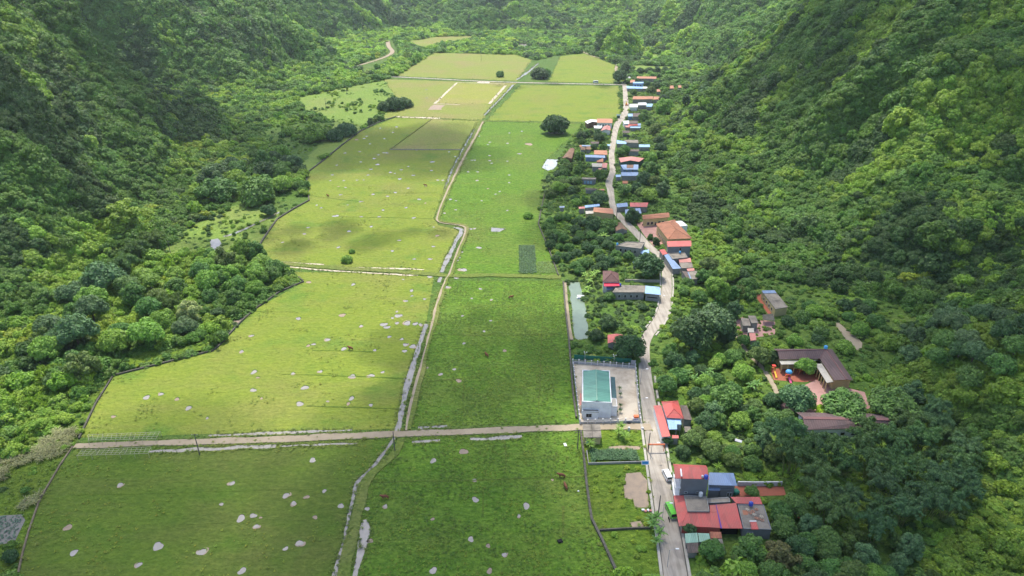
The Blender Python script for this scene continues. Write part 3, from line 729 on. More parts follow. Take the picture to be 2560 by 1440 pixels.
field_wall([(1554, 1462), (1525, 1396), (1502, 1346), (1479, 1300), (1472, 1255), (1466, 1209), (1459, 1140), (1452, 1080)], "dark capped wall between the lower pasture and the gardens", h=.9, w=.7)
field_wall([(1441, 1046), (1432, 980), (1426, 900), (1422, 850), (1413, 770), (1408, 706)], "dark mossy wall beside the fish pond and hall yard", w=.7, h=.9)
field_wall([(1396, 690), (1372, 625), (1346, 562), (1352, 530), (1362, 480)], "thin fence wall between the orchard and the green pasture", w=.5, h=.8)
field_wall([(975, 374), (1022, 340), (1080, 298)], "low bank wall on the left of the brownish plot", w=.9, h=.6, mat=M['bank'])
field_wall([(975, 374.5), (1060, 375), (1152, 375)], "low wall along the near side of the brownish plot", w=.7, h=.6, mat=M['cementwall'])
field_wall([(1154, 373), (1170, 345), (1190, 306)], "low bank wall on the right of the brownish plot", w=.7, h=.5, mat=M['bank'])
field_wall(R('A', (218, 425), (232, 530), (440, 522), (700, 515)), "thin grey garden fence wall below the cassava plot", w=.3, h=.8, mat=M['cementwall'])
field_wall(R('A', (325, 1072), (560, 1058), (740, 1052)), "low crumbling wall crossing the lower garden", w=.4, h=.7, mat=M['stonewall'])
field_wall(R('N', (1125, 408), (1400, 412), (1738, 408)), "white capped wall behind the red paved yard", w=.4, h=1.6, mat=M['fencepost'])
field_wall(R('C', (1025, 1205), (1200, 1207), (1400, 1212)), "pale wall behind the long grey flat roofed house", w=.4, h=1.4, mat=M['kerb'])

# ------------------------------------------------------------------ buildings (every roof corner is a point on the photo raised to its own height)
CLEAR = []                                       # photo-space outlines that growth must not cover
LAND = []                                        # landmarks for describing trees
def q3(tagq, z):
    return [at(px, py, zz) for (px, py), zz in zip(R(*tagq), z if isinstance(z, (list, tuple)) else [z] * (len(tagq) - 1))]

def inset(quad, d):
    c = sum(quad, Vector()) / len(quad)
    o = []
    for p in quad:
        v = p - c
        L = math.hypot(v.x, v.y)
        o.append(p - v * min(.35, d * 1.3 / max(L, .1)))
    return o

def lerp(a, b, t): return a + (b - a) * t

class House:
    def __init__(s, name, label, cat="house", group=None):
        s.name, s.label, s.cat, s.group = name, label, cat, group
        s.root, s.walls = None, []
    def _root(s, pts):
        if s.root is None:
            c = sum(pts, Vector()) / len(pts)
            s.root = empty(s.name, (c.x, c.y, 0), s.label, s.cat, s.group)
        CLEAR.append([proj(*p)[:2] for p in pts])
        OPEN.append([proj(p.x, p.y, 0)[:2] for p in pts])
    def wall(s, quad, z0, z1s, mat, name='wall'):
        """quad xyz -> ring wall whose top follows z1s"""
        q = [Vector((p.x, p.y, 0)) for p in quad]
        k = len(q)
        v = [(p.x, p.y, z0) for p in q] + [(p.x, p.y, z) for p, z in zip(q, z1s)]
        f = [tuple(range(k)), tuple(range(k, 2 * k))[::-1]] + [((i + 1) % k, i, k + i, k + (i + 1) % k) for i in range(k)]
        o = mesh_obj(name, v, f, mat, s.root)
        bm = bmesh.new(); bm.from_mesh(o.data); bmesh.ops.recalc_face_normals(bm, faces=bm.faces); bm.to_mesh(o.data); bm.free()
        s.walls.append((q, z0, list(z1s)))
        return o
    def flat(s, quad, z, roof, wall, over=.25, zb=0, parapet=0.0, th=.22, roofname='roof'):
        p = q3(quad, z); s._root(p)
        w = inset(p, over)
        s.wall(w, zb, [z - th - .004] * len(w), wall)
        r = MB().slab(p, th).build(roofname, roof, s.root)
        if parapet:
            mb = MB()
            for i in range(len(p)):
                a, b = p[i], p[(i + 1) % len(p)]
                d = b - a; n = Vector((-d.y, d.x, 0)).normalized()
                if (sum(p, Vector()) / len(p) - a).dot(n) < 0: n = -n
                m_ = (a + b) / 2 + n * .10
                mb.box((m_.x, m_.y, z + parapet / 2 + .004), (d.length - (.2 if i % 2 else 0), .2, parapet), math.atan2(d.y, d.x))
            mb.build('parapet', wall, r)
        return s
    def lean(s, quad, zb, zf, roof, wall=None, over=.3, th=.08, open_sides=False, posts=True, name='roof', base=0):
        """mono-pitch: corners back-left, back-right, front-right, front-left"""
        p = q3(quad, [zb, zb, zf, zf]); s._root(p)
        MB().slab(p, th).build(name, roof, s.root)
        w = inset(p, over)
        if wall is not None:
            s.wall(w, base, [q.z - th - .03 for q in w], wall)
        elif posts:
            for q in w: MB().tube((q.x, q.y, base), (q.x, q.y, q.z - th), .07).build('post', M['steel'], s.root)
        return s
    def gable(s, quad, z, rise, ax, roof, wall, over=.35, hip=0.0, th=.10, cap=None, base=0, ridge_at=.5, wallq=None):
        """eave corners bl, br, fr, fl at height z; ridge along image x or y; hip: share of the ridge cut at each end"""
        p = q3(quad, z); s._root(p)
        bl, br, fr, fl = p
        if ax == 'x':
            a, b = lerp(bl, fl, ridge_at), lerp(br, fr, ridge_at)
        else:
            a, b = lerp(bl, br, ridge_at), lerp(fl, fr, ridge_at)
        up = Vector((0, 0, rise))
        ra, rb = lerp(a, b, hip) + up, lerp(b, a, hip) + up
        sl = [[bl, br, rb, ra], [ra, rb, fr, fl]] if ax == 'x' else [[bl, ra, rb, fl], [ra, br, fr, rb]]
        if hip:
            sl += [[bl, ra, fl], [br, fr, rb]] if ax == 'x' else [[bl, br, ra], [fl, rb, fr]]
        v, f = [], []
        for q in sl:
            n = len(v)
            v += q
            nr = (q[1] - q[0]).cross(q[2] - q[0])
            f.append(tuple(range(n, n + len(q))) if nr.z > 0 else tuple(range(n, n + len(q)))[::-1])
        k = len(v)
        dn = Vector((0, 0, th))
        v2 = v + [x - dn for x in v]
        f2 = f + [tuple(i + k for i in q)[::-1] for q in f]
        for q in f:
            for i in range(len(q)):
                f2.append((q[(i + 1) % len(q)], q[i], q[i] + k, q[(i + 1) % len(q)] + k))
        rf = mesh_obj('roof', v2, f2, roof, s.root)
        if cap:
            mb = MB()
            mb.tube(ra + Vector((0, 0, .03)), rb + Vector((0, 0, .03)), .16, n=6)
            if hip:
                for c0, r0 in ((bl, ra), (fl, ra if ax == 'x' else rb), (br, rb if ax == 'x' else ra), (fr, rb)):
                    mb.tube(c0 + Vector((0, 0, .03)), r0 + Vector((0, 0, .03)), .11, n=6)
            mb.build('ridge_cap', cap, rf)
        w = inset(p, over) if wallq is None else q3(wallq, z)
        if not hip:                                   # walls with gable triangles
            bl2, br2, fr2, fl2 = w
            if ax == 'x':
                a2, b2 = lerp(bl2, fl2, ridge_at), lerp(br2, fr2, ridge_at)
                w5 = [bl2, br2, b2, fr2, fl2, a2]; t5 = [z, z, z + rise, z, z, z + rise]
            else:
                a2, b2 = lerp(bl2, br2, ridge_at), lerp(fl2, fr2, ridge_at)
                w5 = [bl2, a2, br2, fr2, b2, fl2]; t5 = [z, z + rise, z, z, z + rise, z]
            s.wall(w5, base, [t - th - .05 for t in t5], wall)
            s.walls[-1] = ([Vector((q.x, q.y, 0)) for q in w], base, [z - th] * 4)
        else:
            s.wall(w, base, [z - th - .03] * 4, wall)
        return s
    def windows(s, side, n, size=(1.0, 1.2), sill=1.0, wi=-1, t0=.12, t1=.88, door=None, mat=None):
        """n windows on one side of wall wi: side 0 back, 1 right, 2 front, 3 left"""
        q, z0, zt = s.walls[wi]
        a, b = q[side], q[(side + 1) % 4]
        d = (b - a).normalized()
        nrm = Vector((d.y, -d.x, 0))
        c = sum(q, Vector()) / len(q)
        if ((a + b) / 2 - c).dot(nrm) < 0: nrm = -nrm
        rz = math.atan2(d.y, d.x)
        for i in range(n):
            t = lerp(t0, t1, (i + .5) / n)
            p = lerp(a, b, t)
            isdoor = door is not None and i == door
            w, h = (1.1, 2.1) if isdoor else size
            zc = z0 + (h / 2 + .05 if isdoor else sill + h / 2)
            e = .09
            f = MB()
            pc = p + nrm * .03
            for dx, dz, ww, hh in ((0, h / 2 + e / 2, w + 2 * e, e), (0, -h / 2 - e / 2, w + 2 * e, e), (-w / 2 - e / 2, 0, e, h), (w / 2 + e / 2, 0, e, h)):
                f.box((pc.x + d.x * dx, pc.y + d.y * dx, zc + dz), (ww, .12, hh), rz)
            fo = f.build('door' if isdoor else 'window', M['frame'], s.root)
            pp = p + nrm * .012
            MB().box((pp.x, pp.y, zc), (w, .04, h), rz).build('pane' if not isdoor else 'door_leaf', mat or M['glass'], fo)
        return s
    def awning(s, side, n, mat, drop=2.4, depth=.9, wi=-1):
        return s

def tank(pt, z, r, h, mat, label, upright=True):
    p = at(*pt, z)
    root = empty("water_tank", (p.x, p.y, z), label, "water tank")
    mb = MB()
    mb.lathe((0, 0, .25), [(r * .98, 0), (r, .1 * h), (r * .98, .12 * h), (r, .3 * h), (r * .98, .32 * h), (r, .6 * h), (r * .97, .63 * h), (r, .85 * h), (r * .6, h), (r * .3, h + .03)], 14)
    mesh_obj("tank", mb.v, mb.f, mat, root, True, world=False)
    lm = MB().lathe((0, 0, .25 + h + .03), [(r * .3, 0), (r * .3, .08), (r * .1, .12)], 10)
    mesh_obj("lid", lm.v, lm.f, mat, root, world=False)
    st = MB().lathe((0, 0, 0), [(r * .9, 0), (r * .9, .27)], 12)
    mesh_obj("stand", st.v, st.f, M['cementwall'], root, world=False)
    return root

def landmark(name, tagq, z=4):
    p = R(*tagq)
    LAND.append((name, sum(a for a, _ in p) / len(p), sum(b for _, b in p) / len(p)))

# --- tall grey house and the red roofs in front of it
h = House("house", "tall dark grey house with red upper roof beside the parked white van")
h.gable(('N', (232, 110), (690, 130), (735, 320), (265, 310)), 10.2, .9, 'x', M['redmetal'], M['darkgrey'], over=.2, cap=None, ridge_at=.34, wallq=('N', (335, 125), (685, 140), (728, 318), (362, 314)))
h.windows(2, 2, (.9, .5), 4.6, t0=.12, t1=1.0)
h.windows(3, 2, (1.6, 2.0), 6.6, mat=M['whitemetal'])
h.windows(3, 2, (1.6, 2.0), 3.2, mat=M['whitemetal'])
pb = q3(('N', (330, 150), (350, 150), (365, 280), (345, 280)), 10.95)
MB().slab(pb, .08).build('ridge_flashing', M['whitemetal'], h.root)
qf = h.walls[-1][0]
for k, zz in enumerate((3.1, 6.4)):                      # white balconies facing the road
    a, b = qf[3], qf[0]
    d = (b - a).normalized(); n = Vector((-d.y, d.x, 0)); n = n if n.x < 0 else -n
    mid = (a + b) / 2 + n * .9
    rz = math.atan2(d.y, d.x)
    bo = MB().box((mid.x, mid.y, zz), ((b - a).length, 1.8, .16), rz).build('balcony', M['plaster'], h.root)
    rl = MB()
    e = (a + b) / 2 + n * 1.78
    rl.box((e.x, e.y, zz + .95), ((b - a).length, .08, .1), rz).box((e.x, e.y, zz + .55), ((b - a).length, .05, .06), rz)
    for t in np.linspace(0, 1, 9):
        pp = lerp(a, b, float(t)) + n * 1.78
        rl.box((pp.x, pp.y, zz + .5), (.07, .07, .84), rz)
    rl.build('railing', M['whitemetal'], bo)
landmark("tall grey house", ('N', (480, 350)))
tank(R('N', (690, 318))[0], 10.1, .62, 1.25, M['bluetank'], "blue plastic water tank at the edge of the tall grey house's red roof")
tank(R('N', (642, 300))[0], 10.3, .35, .6, M['whitetank'], "small pale steel tank on the tall grey house's red roof")

h = House("rear_house", "low grey rear block under a blue metal roof with two narrow windows")
h.lean(('N', (735, 228), (1075, 236), (1125, 410), (722, 400)), 6.0, 5.2, M['bluemetal'], M['darkgrey'], over=.5)
h.lean(('N', (722, 404), (884, 412), (886, 480), (722, 474)), 4.1, 3.7, M['bluemetal'], M['darkgrey'], over=.2, name='porch_roof')
h.flat(('N', (890, 415), (1062, 418), (1068, 480), (888, 482)), 3.3, M['oldroof'], M['darkgrey'], over=.1, parapet=.35, roofname='terrace')
h.windows(2, 2, (.55, 1.2), 1.2, t0=.0, t1=.45)
landmark("blue roofed rear block", ('N', (900, 330)))

h = House("shop_house", "wide single storey house with red sheet roof around a grey concrete terrace")
h.flat(('N', (385, 545), (700, 562), (742, 772), (436, 770)), 4.7, M['oldroof'], M['cementwall'], over=.05, parapet=.18, roofname='terrace')
h.flat(('N', (704, 590), (1010, 575), (1030, 640), (716, 655)), 4.1, M['oldroof'], M['cementwall'], over=.05, parapet=.15, roofname='terrace')
h.lean(('N', (436, 776), (846, 776), (905, 995), (350, 966)), 4.4, 3.3, M['redmetal'], M['redmetal'], over=.25)
def tri_roof(h, reg, pts, zs, mat, th=.08, name='roof'):
    p = [at(px, py, z) for (px, py), z in zip(R(reg, *pts), zs)]
    h._root(p)
    return MB().slab(p, th).build(name, mat, h.root)
tri_roof(h, 'N', [(240, 545), (383, 545), (434, 772), (349, 964), (318, 974)], [3.3, 4.4, 4.4, 3.3, 3.1], M['redmetal_y'], .06)
tri_roof(h, 'N', [(742, 680), (826, 676), (846, 772), (750, 774)], [4.42, 4.42, 4.42, 4.42], M['redmetal'])
wl = [at(px, py, 0) for px, py in R('N', (330, 640), (370, 790), (400, 985), (360, 985))]
landmark("grey concrete terrace", ('N', (560, 660)))

h = House("side_house", "low house with a red roof marked off by a violet gutter beside the terrace house")
h.lean(('N', (832, 672), (1108, 650), (1198, 1003), (912, 1000)), 4.7, 3.4, M['redmetal'], M['dark'], over=1.0)
h.lean(('N', (1032, 566), (1438, 566), (1474, 668), (1110, 655)), 4.4, 4.0, M['redmetal'], M['cementwall'], over=.4)
g = [at(px, py, z) for (px, py), z in zip(R('N', (826, 672), (834, 672), (914, 1000), (896, 1000)), [4.8, 4.8, 3.5, 3.5])]
MB().slab(g, .15).build('gutter', M['purplefascia'], h.root)
landmark("violet gutter", ('N', (1010, 830)))

h = House("annex", "flat roofed grey annex with a stained concrete roof and a small red hatch")
h.flat(('N', (1130, 676), (1490, 676), (1600, 1022), (1210, 1008)), 3.7, M['oldroof'], M['greyplaster'], over=.08, parapet=.12)
h.windows(2, 2, (.7, 1.2), 1.2, t0=.62, t1=.86)
p = [at(px, py, z) for (px, py), z in zip(R('N', (1300, 905), (1390, 905), (1420, 1014), (1325, 1014)), [4.2, 4.2, 3.95, 3.95])]
hb = MB().slab(p, .2).build('hatch', M['redmetal'], h.root)
p = [at(px, py, z) for (px, py), z in zip(R('N', (1295, 894), (1388, 894), (1390, 906), (1297, 906)), [4.3] * 4)]
MB().slab(p, .3).build('hatch_cap', M['whitemetal'], hb)
p = [at(px, py, 3.74) for px, py in R('N', (1195, 750), (1270, 750), (1275, 815), (1210, 815))]
MB().slab(p, .02).build('rust_plate', M['tile'], h.root)
tank(R('N', (1310, 690))[0], 3.75, .62, 1.2, M['bluetank'], "blue plastic water tank standing on the stained flat annex roof")
tank(R('N', (615, 560))[0], 4.75, .6, 1.4, M['whitetank'], "tall pale steel water tank on the grey concrete terrace")
landmark("stained annex roof", ('N', (1400, 850)))
for k, (x, y) in enumerate([(1262, 742), (1340, 770), (1390, 740), (1360, 810), (1300, 790), (1420, 870), (1460, 840), (1390, 860), (1470, 890)]):
    p = at(*R('N', (x, y))[0], 3.82)
    mb = MB()
    for j in range(7):
        a = j * .9
        mb.box((p.x + .4 * math.cos(a), p.y + .4 * math.sin(a), 3.84 + .012 * j), (.5, .12, .1), a + k)
    tag(mb.build("scrap_timber", M['tile_pink'] if k % 3 else M['sand'], None), f"heap of offcuts lying on the stained annex roof, {['nearest the tank', 'below the tank', 'right of the tank', 'in the middle', 'left of the middle', 'on the right', 'at the far right edge', 'beside the hatch', 'lowest on the right'][k]}", "scrap heap", "scrap heaps on the annex roof")

h = House("shed_row", "row of small sheds with pale green, orange and brown sheet roofs")
h.lean(('N', (398, 1072), (572, 1062), (590, 1194), (412, 1204)), 3.1, 2.7, M['palegreen'], M['cementwall'], over=.25)
h.lean(('N', (582, 1066), (735, 1072), (756, 1182), (600, 1190)), 3.3, 2.9, M['palegreen'], M['cementwall'], over=.25)
h.lean(('N', (742, 1046), (900, 1052), (916, 1140), (756, 1138)), 3.3, 3.1, M['rusted'], M['cementwall'], over=.25)
h.lean(('N', (420, 1207), (584, 1200), (592, 1336), (436, 1342)), 2.7, 2.3, M['browncement'], M['cementwall'], over=.35)
h.lean(('N', (752, 1152), (916, 1146), (968, 1340), (802, 1332)), 3.0, 2.6, M['oldroof'], M['cementwall'], over=.35)
landmark("pale green sheds", ('N', (660, 1180)))

# --- red hip roofed house by the orange bar
h = House("villa", "red hip roofed house with a pale blue canopy beside the orange bar")
h.gable(('M', (425, 190), (760, 175), (876, 532), (530, 512)), 5.6, 1.7, 'y', M['redmetal_y'], M['plaster'], over=.6, hip=.3, cap=M['redmetal'])
h.lean(('M', (533, 520), (805, 545), (828, 648), (558, 640)), 5.0, 4.8, M['bluepale'], None, over=.2, name='canopy')
h.lean(('M', (558, 642), (738, 642), (742, 745), (580, 748)), 4.79, 4.6, M['bluepale'], None, over=.2, name='canopy')
p = q3(('M', (270, 272), (424, 262), (608, 882), (440, 900)), [3.3, 4.0, 4.0, 3.3]); h._root(p)
MB().slab(p, .08).build('side_roof', M['redmetal'], h.root)
w_ = inset(p, .5); h.wall(w_, 0, [q.z - .14 for q in w_], M['plaster'])
p = q3(('M', (805, 262), (938, 268), (1046, 560), (884, 545)), [4.0, 3.2, 3.2, 4.0]); h._root(p)
MB().slab(p, .08).build('rear_roof', M['browncement'], h.root)
w_ = inset(p, .4); h.wall(w_, 0, [q.z - .14 for q in w_], M['cementwall'])
h.lean(('M', (640, 860), (770, 865), (775, 925), (640, 925)), 2.9, 2.7, M['redmetal'], M['cementwall'], over=.2)
h.flat(('M', (880, 690), (1010, 690), (1020, 790), (900, 800)), 2.6, M['oldroof'], M['cementwall'])
landmark("red hip roofed house", ('M', (650, 500)))

# --- fenced hall with teal roof
h = House("hall", "white hall with teal ribbed roof inside the fenced earth yard", "hall")
p = q3(('K', (402, 338), (893, 352), (930, 930), (402, 908)), 6.3); h._root(p)
h.wall(p, 0, [6.3] * 4, M['plaster'])
pi = q3(('K', (411, 344), (884, 357), (915, 922), (411, 901)), 6.3)
a, b = lerp(pi[0], pi[1], .5), lerp(pi[3], pi[2], .5)
up = Vector((0, 0, .55)); e = Vector((0, 0, .06))
mb = MB().slab([pi[0] + e, a + up * 1.6, b + up * 1.6, pi[3] + e], .05).slab([a + up * 1.6, pi[1] + e, pi[2] + e, b + up * 1.6], .05)
rf = mb.build('roof', M['teal'], h.root)
MB().tube(a + up * 1.6, b + up * 1.6, .2, n=6).build('ridge_cap', M['palegreen'], rf)
mb = MB()
for i in range(4):
    s_, t_ = p[i], p[(i + 1) % 4]
    d = t_ - s_; n = Vector((-d.y, d.x, 0)).normalized(); c = (s_ + t_) / 2
    if (sum(p, Vector()) / 4 - c).dot(n) < 0: n = -n
    c = c + n * .14
    mb.box((c.x, c.y, 6.3 + .24), (d.length - (.56 if i % 2 else 0), .28, .47), math.atan2(d.y, d.x))
mb.build('parapet', M['plaster'], rf)
h.walls[-1] = (h.walls[-1][0], 0, [6.3] * 4)
p2 = q3(('K', (912, 442), (990, 452), (1016, 832), (934, 822)), [4.3, 3.9, 3.9, 4.3]); h._root(p2)
MB().slab(p2, .1).build('side_roof', M['tealdark'], h.root)
w_ = inset(p2, .15); h.wall(w_, 0, [q.z - .15 for q in w_], M['plaster'])
h.flat(('K', (934, 834), (1012, 838), (1034, 988), (905, 980)), 4.2, M['kerb'], M['plaster'], over=.08, parapet=.2, roofname='entrance_roof')
h.flat(('K', (404, 985), (702, 990), (698, 1080), (404, 1072)), 3.3, M['oldroof'], M['plaster'], over=.15, parapet=.2, roofname='block_roof')
h.windows(2, 2, (.9, 1.5), .9, t0=.42, t1=.78)
p = at(*R('K', (538, 985))[0], 3.6)
MB().box((p.x, p.y, 3.75), (2.2, .8, .7)).build('vent_box', M['whitemetal'], h.root)
p3 = q3(('K', (362, 742), (386, 742), (386, 952), (348, 962)), [2.6, 3.0, 3.0, 2.6])
MB().slab(p3, .08).build('side_awning', M['pinkmetal'], h.root)
landmark("teal roofed hall", ('K', (660, 620)))

# fence round the yard: four runs, each a thing with posts and panels
def fence_run(a, b, n, label, hp=2.0, hw=1.15, rail=True, stub=False):
    a, b = at(*a), at(*b)
    root = empty("yard_fence", (a.x, a.y, 0), label, "fence", "fence runs round the hall yard")
    d = b - a; rz = math.atan2(d.y, d.x)
    for i in range(n + 1):
        p = lerp(a, b, i / n)
        MB().box((p.x, p.y, hp / 2), (.34, .34, hp), rz).box((p.x, p.y, hp + .06), (.46, .46, .12), rz).build('post', M['fencepost'], root)
    for i in range(n):
        p = lerp(a, b, (i + .5) / n)
        L = d.length / n - .36
        mb = MB().box((p.x, p.y, hw / 2), (L, .18, hw), rz)
        if rail:
            mb.box((p.x, p.y, hp - .15), (L, .07, .07), rz).box((p.x, p.y, hp - .5), (L, .05, .05), rz)
        mb.build('panel', M['fencepanel'], root)
fence_run(R('K', (228, 205))[0], R('K', (1352, 290))[0], 10, "white posted grey fence along the back of the hall yard")
fence_run(R('K', (360, 1302))[0], R('K', (1445, 1272))[0], 8, "white posted grey fence along the front of the hall yard")
fence_run(R('K', (228, 210))[0], R('K', (356, 1296))[0], 14, "white posted fence between the hall yard and the pasture")
fence_run(R('K', (1354, 296))[0], R('K', (1405, 830))[0], 7, "white posted fence between the hall yard and the road")
fence_run(R('K', (1410, 990))[0], R('K', (1440, 1262))[0], 4, "short white posted fence by the yard gate on the road")
net = [at(*q) for q in R('K', (255, 165), (1290, 238))]
solid_strip("green_net", [net[0] + Vector((0, 1.2, 0)), net[1] + Vector((0, 1.2, 0))], .06, .02, 2.4, M['greennet'])
tag(bpy.data.objects["green_net"], "dark green mesh net behind the back fence of the yard", "net")
p = at(*R('K', (1312, 262))[0])
root = empty("notice_board", (p.x, p.y, 0), "grey notice board on legs in the back corner of the hall yard", "notice board")
MB().box((p.x, p.y, 1.9), (1.9, .12, 2.0)).build('board', M['fencepanel'], root)
for s_ in (-.7, .7): MB().tube((p.x + s_, p.y, 0), (p.x + s_, p.y, .95), .06).build('leg', M['steel'], root)
p = at(*R('K', (1366, 1215))[0])
root = empty("waste_skip", (p.x, p.y, 0), "orange and blue waste container by the front fence of the hall yard", "container")
MB().box((p.x, p.y, .45), (1.7, 1.2, .9)).build('base', M['bluetank'], root)
MB().box((p.x, p.y + .02, 1.25), (1.6, 1.1, .68)).build('body', M['orange'], root)
MB().box((p.x, p.y + .02, 1.64), (1.7, 1.2, .08)).build('lid', M['orange'], root)

# pump house
h = House("pump_house", "small cream pump house with a patched grey slab roof by the dirt road", "pump house")
h.flat(('S', (108, 136), (394, 137), (420, 350), (126, 350)), 3.2, M['oldroof'], M['yellow'], over=.35)
mb = MB()
pq = q3(('S', (108, 136), (394, 137), (420, 350), (126, 350)), 3.2)
for s_, t_ in ((.5, None), (None, .5)):
    a, b = (lerp(pq[0], pq[1], .5), lerp(pq[3], pq[2], .5)) if s_ else (lerp(pq[0], pq[3], .5), lerp(pq[1], pq[2], .5))
    d = b - a; c = (a + b) / 2
    mb.box((c.x, c.y, 3.26), (d.length - .1, .16, .12 if s_ else .10), math.atan2(d.y, d.x))
mb.build('roof_rib', M['stonewall'], h.root)
h.windows(2, 1, (1.5, 1.9), .1, t0=.5, t1=.95, mat=M['signblue'])
landmark("small pump house", ('S', (260, 260)))

# --- middle: brown roofed house, long grey house, small red roof
h = House("pavilion_house", "house with steep brown hip roof and a crimson awning")
h.gable(('B', (350, 122), (478, 140), (487, 212), (350, 212)), 6.0, 2.6, 'y', M['brownroof'], M['plaster'], over=.5, hip=.36, cap=M['brownroof'])
h.lean(('B', (356, 216), (486, 214), (488, 244), (362, 248)), 5.4, 4.8, M['crimson'], None, name='awning', over=.1)
h.lean(('B', (380, 248), (432, 243), (436, 270), (384, 276)), 3.4, 3.2, M['bluemetal'], M['cementwall'], over=.2)
landmark("brown hip roofed house", ('B', (415, 170)))
h = House("long_house", "long grey concrete house with flat roof and a pale blue end roof")
h.flat(('B', (470, 236), (700, 243), (692, 297), (428, 296)), 4.0, M['oldroof'], M['cementwall'], over=.2)
h.windows(2, 4, (.9, 1.4), 1.1)
h.lean(('B', (700, 243), (815, 253), (824, 318), (694, 305)), 4.5, 4.0, M['bluepale'], M['cementwall'], over=.5)
h.windows(2, 1, (5, .7), 1.6, mat=M['dark'])
tank(R('B', (492, 246))[0], 4.05, .55, 1.1, M['bluetank'], "blue water tank on the long grey house beside the brown hip roof")
landmark("long grey flat roofed house", ('B', (620, 290)))
h = House("garden_house", "small red roofed house half hidden by trees behind the hall yard")
h.gable(('B', (390, 644), (534, 646), (470, 714), (390, 714)), 3.3, .6, 'y', M['redmetal_y'], M['cementwall'])
landmark("small red garden house", ('B', (450, 680)))
p = R('B', (145, 345))[0]
pp = at(*p)
root = empty("pond_raft", (pp.x, pp.y, .1), "small white raft shelter at the right edge of the fish pond", "raft")
MB().box((pp.x + 1.4, pp.y, .25), (3.6, 1.6, .25)).build('deck', M['whitemetal'], root)
for s_ in (-.1, 2.9): MB().tube((pp.x + s_, pp.y, .35), (pp.x + s_, pp.y, 1.3), .06).build('post', M['steel'], root)
MB().box((pp.x + 1.4, pp.y, 1.35), (3.4, 1.3, .08)).build('roof', M['whitemetal'], root)

# --- hall group on the right of the bend
h = House("tile_hall", "big hall with wide red clay hip roof", "hall")
h.gable(('C', (1352, 588), (1555, 546), (1738, 745), (1482, 756)), 6.5, 2.6, 'y', M['tile'], M['yellow'], over=.9, hip=.3, cap=M['tile'])
h.windows(3, 6, (1.1, 1.8), 1.0)
landmark("big clay tiled hall", ('C', (1540, 650)))
h = House("white_block", "plain white square block behind the big tiled hall", "house")
h.flat(('C', (1562, 566), (1625, 562), (1690, 612), (1600, 622)), 6.6, M['whitemetal'], M['plaster'], over=.05, parapet=.25)
h = House("school_wing", "long cream wing with a clay roof beside the big tiled hall", "school wing")
h.gable(('C', (1205, 500), (1488, 470), (1500, 520), (1215, 545)), 4.8, 1.0, 'x', M['tile'], M['yellow'], over=.7)
h.windows(2, 5, (1.6, 1.7), .9, door=2)
landmark("long cream school wing", ('C', (1350, 530)))
h = House("tall_house", "grey two storey house with a red roof in front of the tiled hall")
h.lean(('C', (1470, 775), (1730, 768), (1730, 828), (1480, 834)), 7.6, 7.0, M['redmetal'], M['greyplaster'], over=.3)
h.windows(2, 1, (1.1, 1.5), 4.6, t0=.3, t1=.6); h.windows(3, 2, (1.3, 2.2), 3.8)
landmark("grey two storey house", ('C', (1600, 830)))
h = House("road_shops", "row of small houses with blue and red sheet roofs along the bend")
h.lean(('C', (1390, 866), (1446, 858), (1478, 908), (1426, 920)), 3.8, 3.5, M['redmetal'], M['cementwall'])
h.flat(('C', (1484, 908), (1660, 900), (1690, 950), (1530, 968)), 4.2, M['oldroof'], M['cementwall'], parapet=.3)
h.lean(('C', (1442, 922), (1482, 908), (1624, 1062), (1534, 1070)), 4.4, 3.4, M['bluemetal'], M['cementwall'], over=.5)
h.lean(('C', (1594, 962), (1722, 952), (1730, 996), (1604, 1000)), 3.8, 3.6, M['pinkmetal'], M['cementwall'])
h.flat(('C', (1600, 1002), (1736, 1000), (1748, 1054), (1626, 1060)), 3.5, M['oldroof'], M['cementwall'])
landmark("blue roofed shop row", ('C', (1560, 990)))
h = House("end_shops", "lower group of grey and red roofs at the end of the shop row")
h.lean(('C', (1680, 1066), (1758, 1060), (1766, 1085), (1690, 1092)), 3.8, 3.6, M['pinkmetal'], M['cementwall'])
h.flat(('C', (1694, 1096), (1786, 1090), (1800, 1172), (1738, 1180)), 3.4, M['oldroof'], M['cementwall'])
h.lean(('C', (1628, 1090), (1684, 1096), (1722, 1180), (1680, 1166)), 3.4, 3.0, M['browncement'], M['cementwall'])
h.lean(('C', (1688, 1098), (1698, 1100), (1738, 1184), (1722, 1184)), 3.6, 3.3, M['bluemetal'], None, posts=False)
tank(R('C', (1608, 905))[0], 4.4, .55, 1.1, M['skyblue'], "light blue water tank on the shop row's grey flat roof")
h = House("terrace_house", "grey flat roofed house with small windows amid the orchard")
h.flat(('C', (1040, 784), (1238, 788), (1196, 858), (926, 826)), 5.0, M['oldroof'], M['cementwall'], over=.1, parapet=.3)
h.windows(2, 4, (1.0, 1.6), 2.2)
h.lean(('C', (1165, 882), (1280, 862), (1285, 908), (1235, 925)), 2.9, 2.5, M['bluepale'], None, name='canopy')
tank(R('C', (945, 818))[0], 5.1, .55, 1.1, M['skyblue'], "pale blue tank on the grey house amid the orchard")
landmark("grey orchard house", ('C', (1080, 820)))
h = House("cottage", "small brown tiled cottage at the right edge of the orchard")
h.gable(('C', (920, 606), (988, 580), (1056, 658), (932, 668)), 3.6, 1.3, 'y', M['tile_old'], M['cementwall'])
landmark("brown tiled cottage", ('C', (985, 630)))
h = House("roadside_house", "house with a bright red sheet roof and blue sheds beside it")
h.lean(('C', (1080, 366), (1275, 366), (1260, 412), (1080, 410)), 4.4, 3.8, M['redmetal'], M['cementwall'])
h.lean(('C', (936, 378), (1050, 366), (1060, 406), (942, 418)), 3.6, 3.3, M['bluemetal'], M['cementwall'])
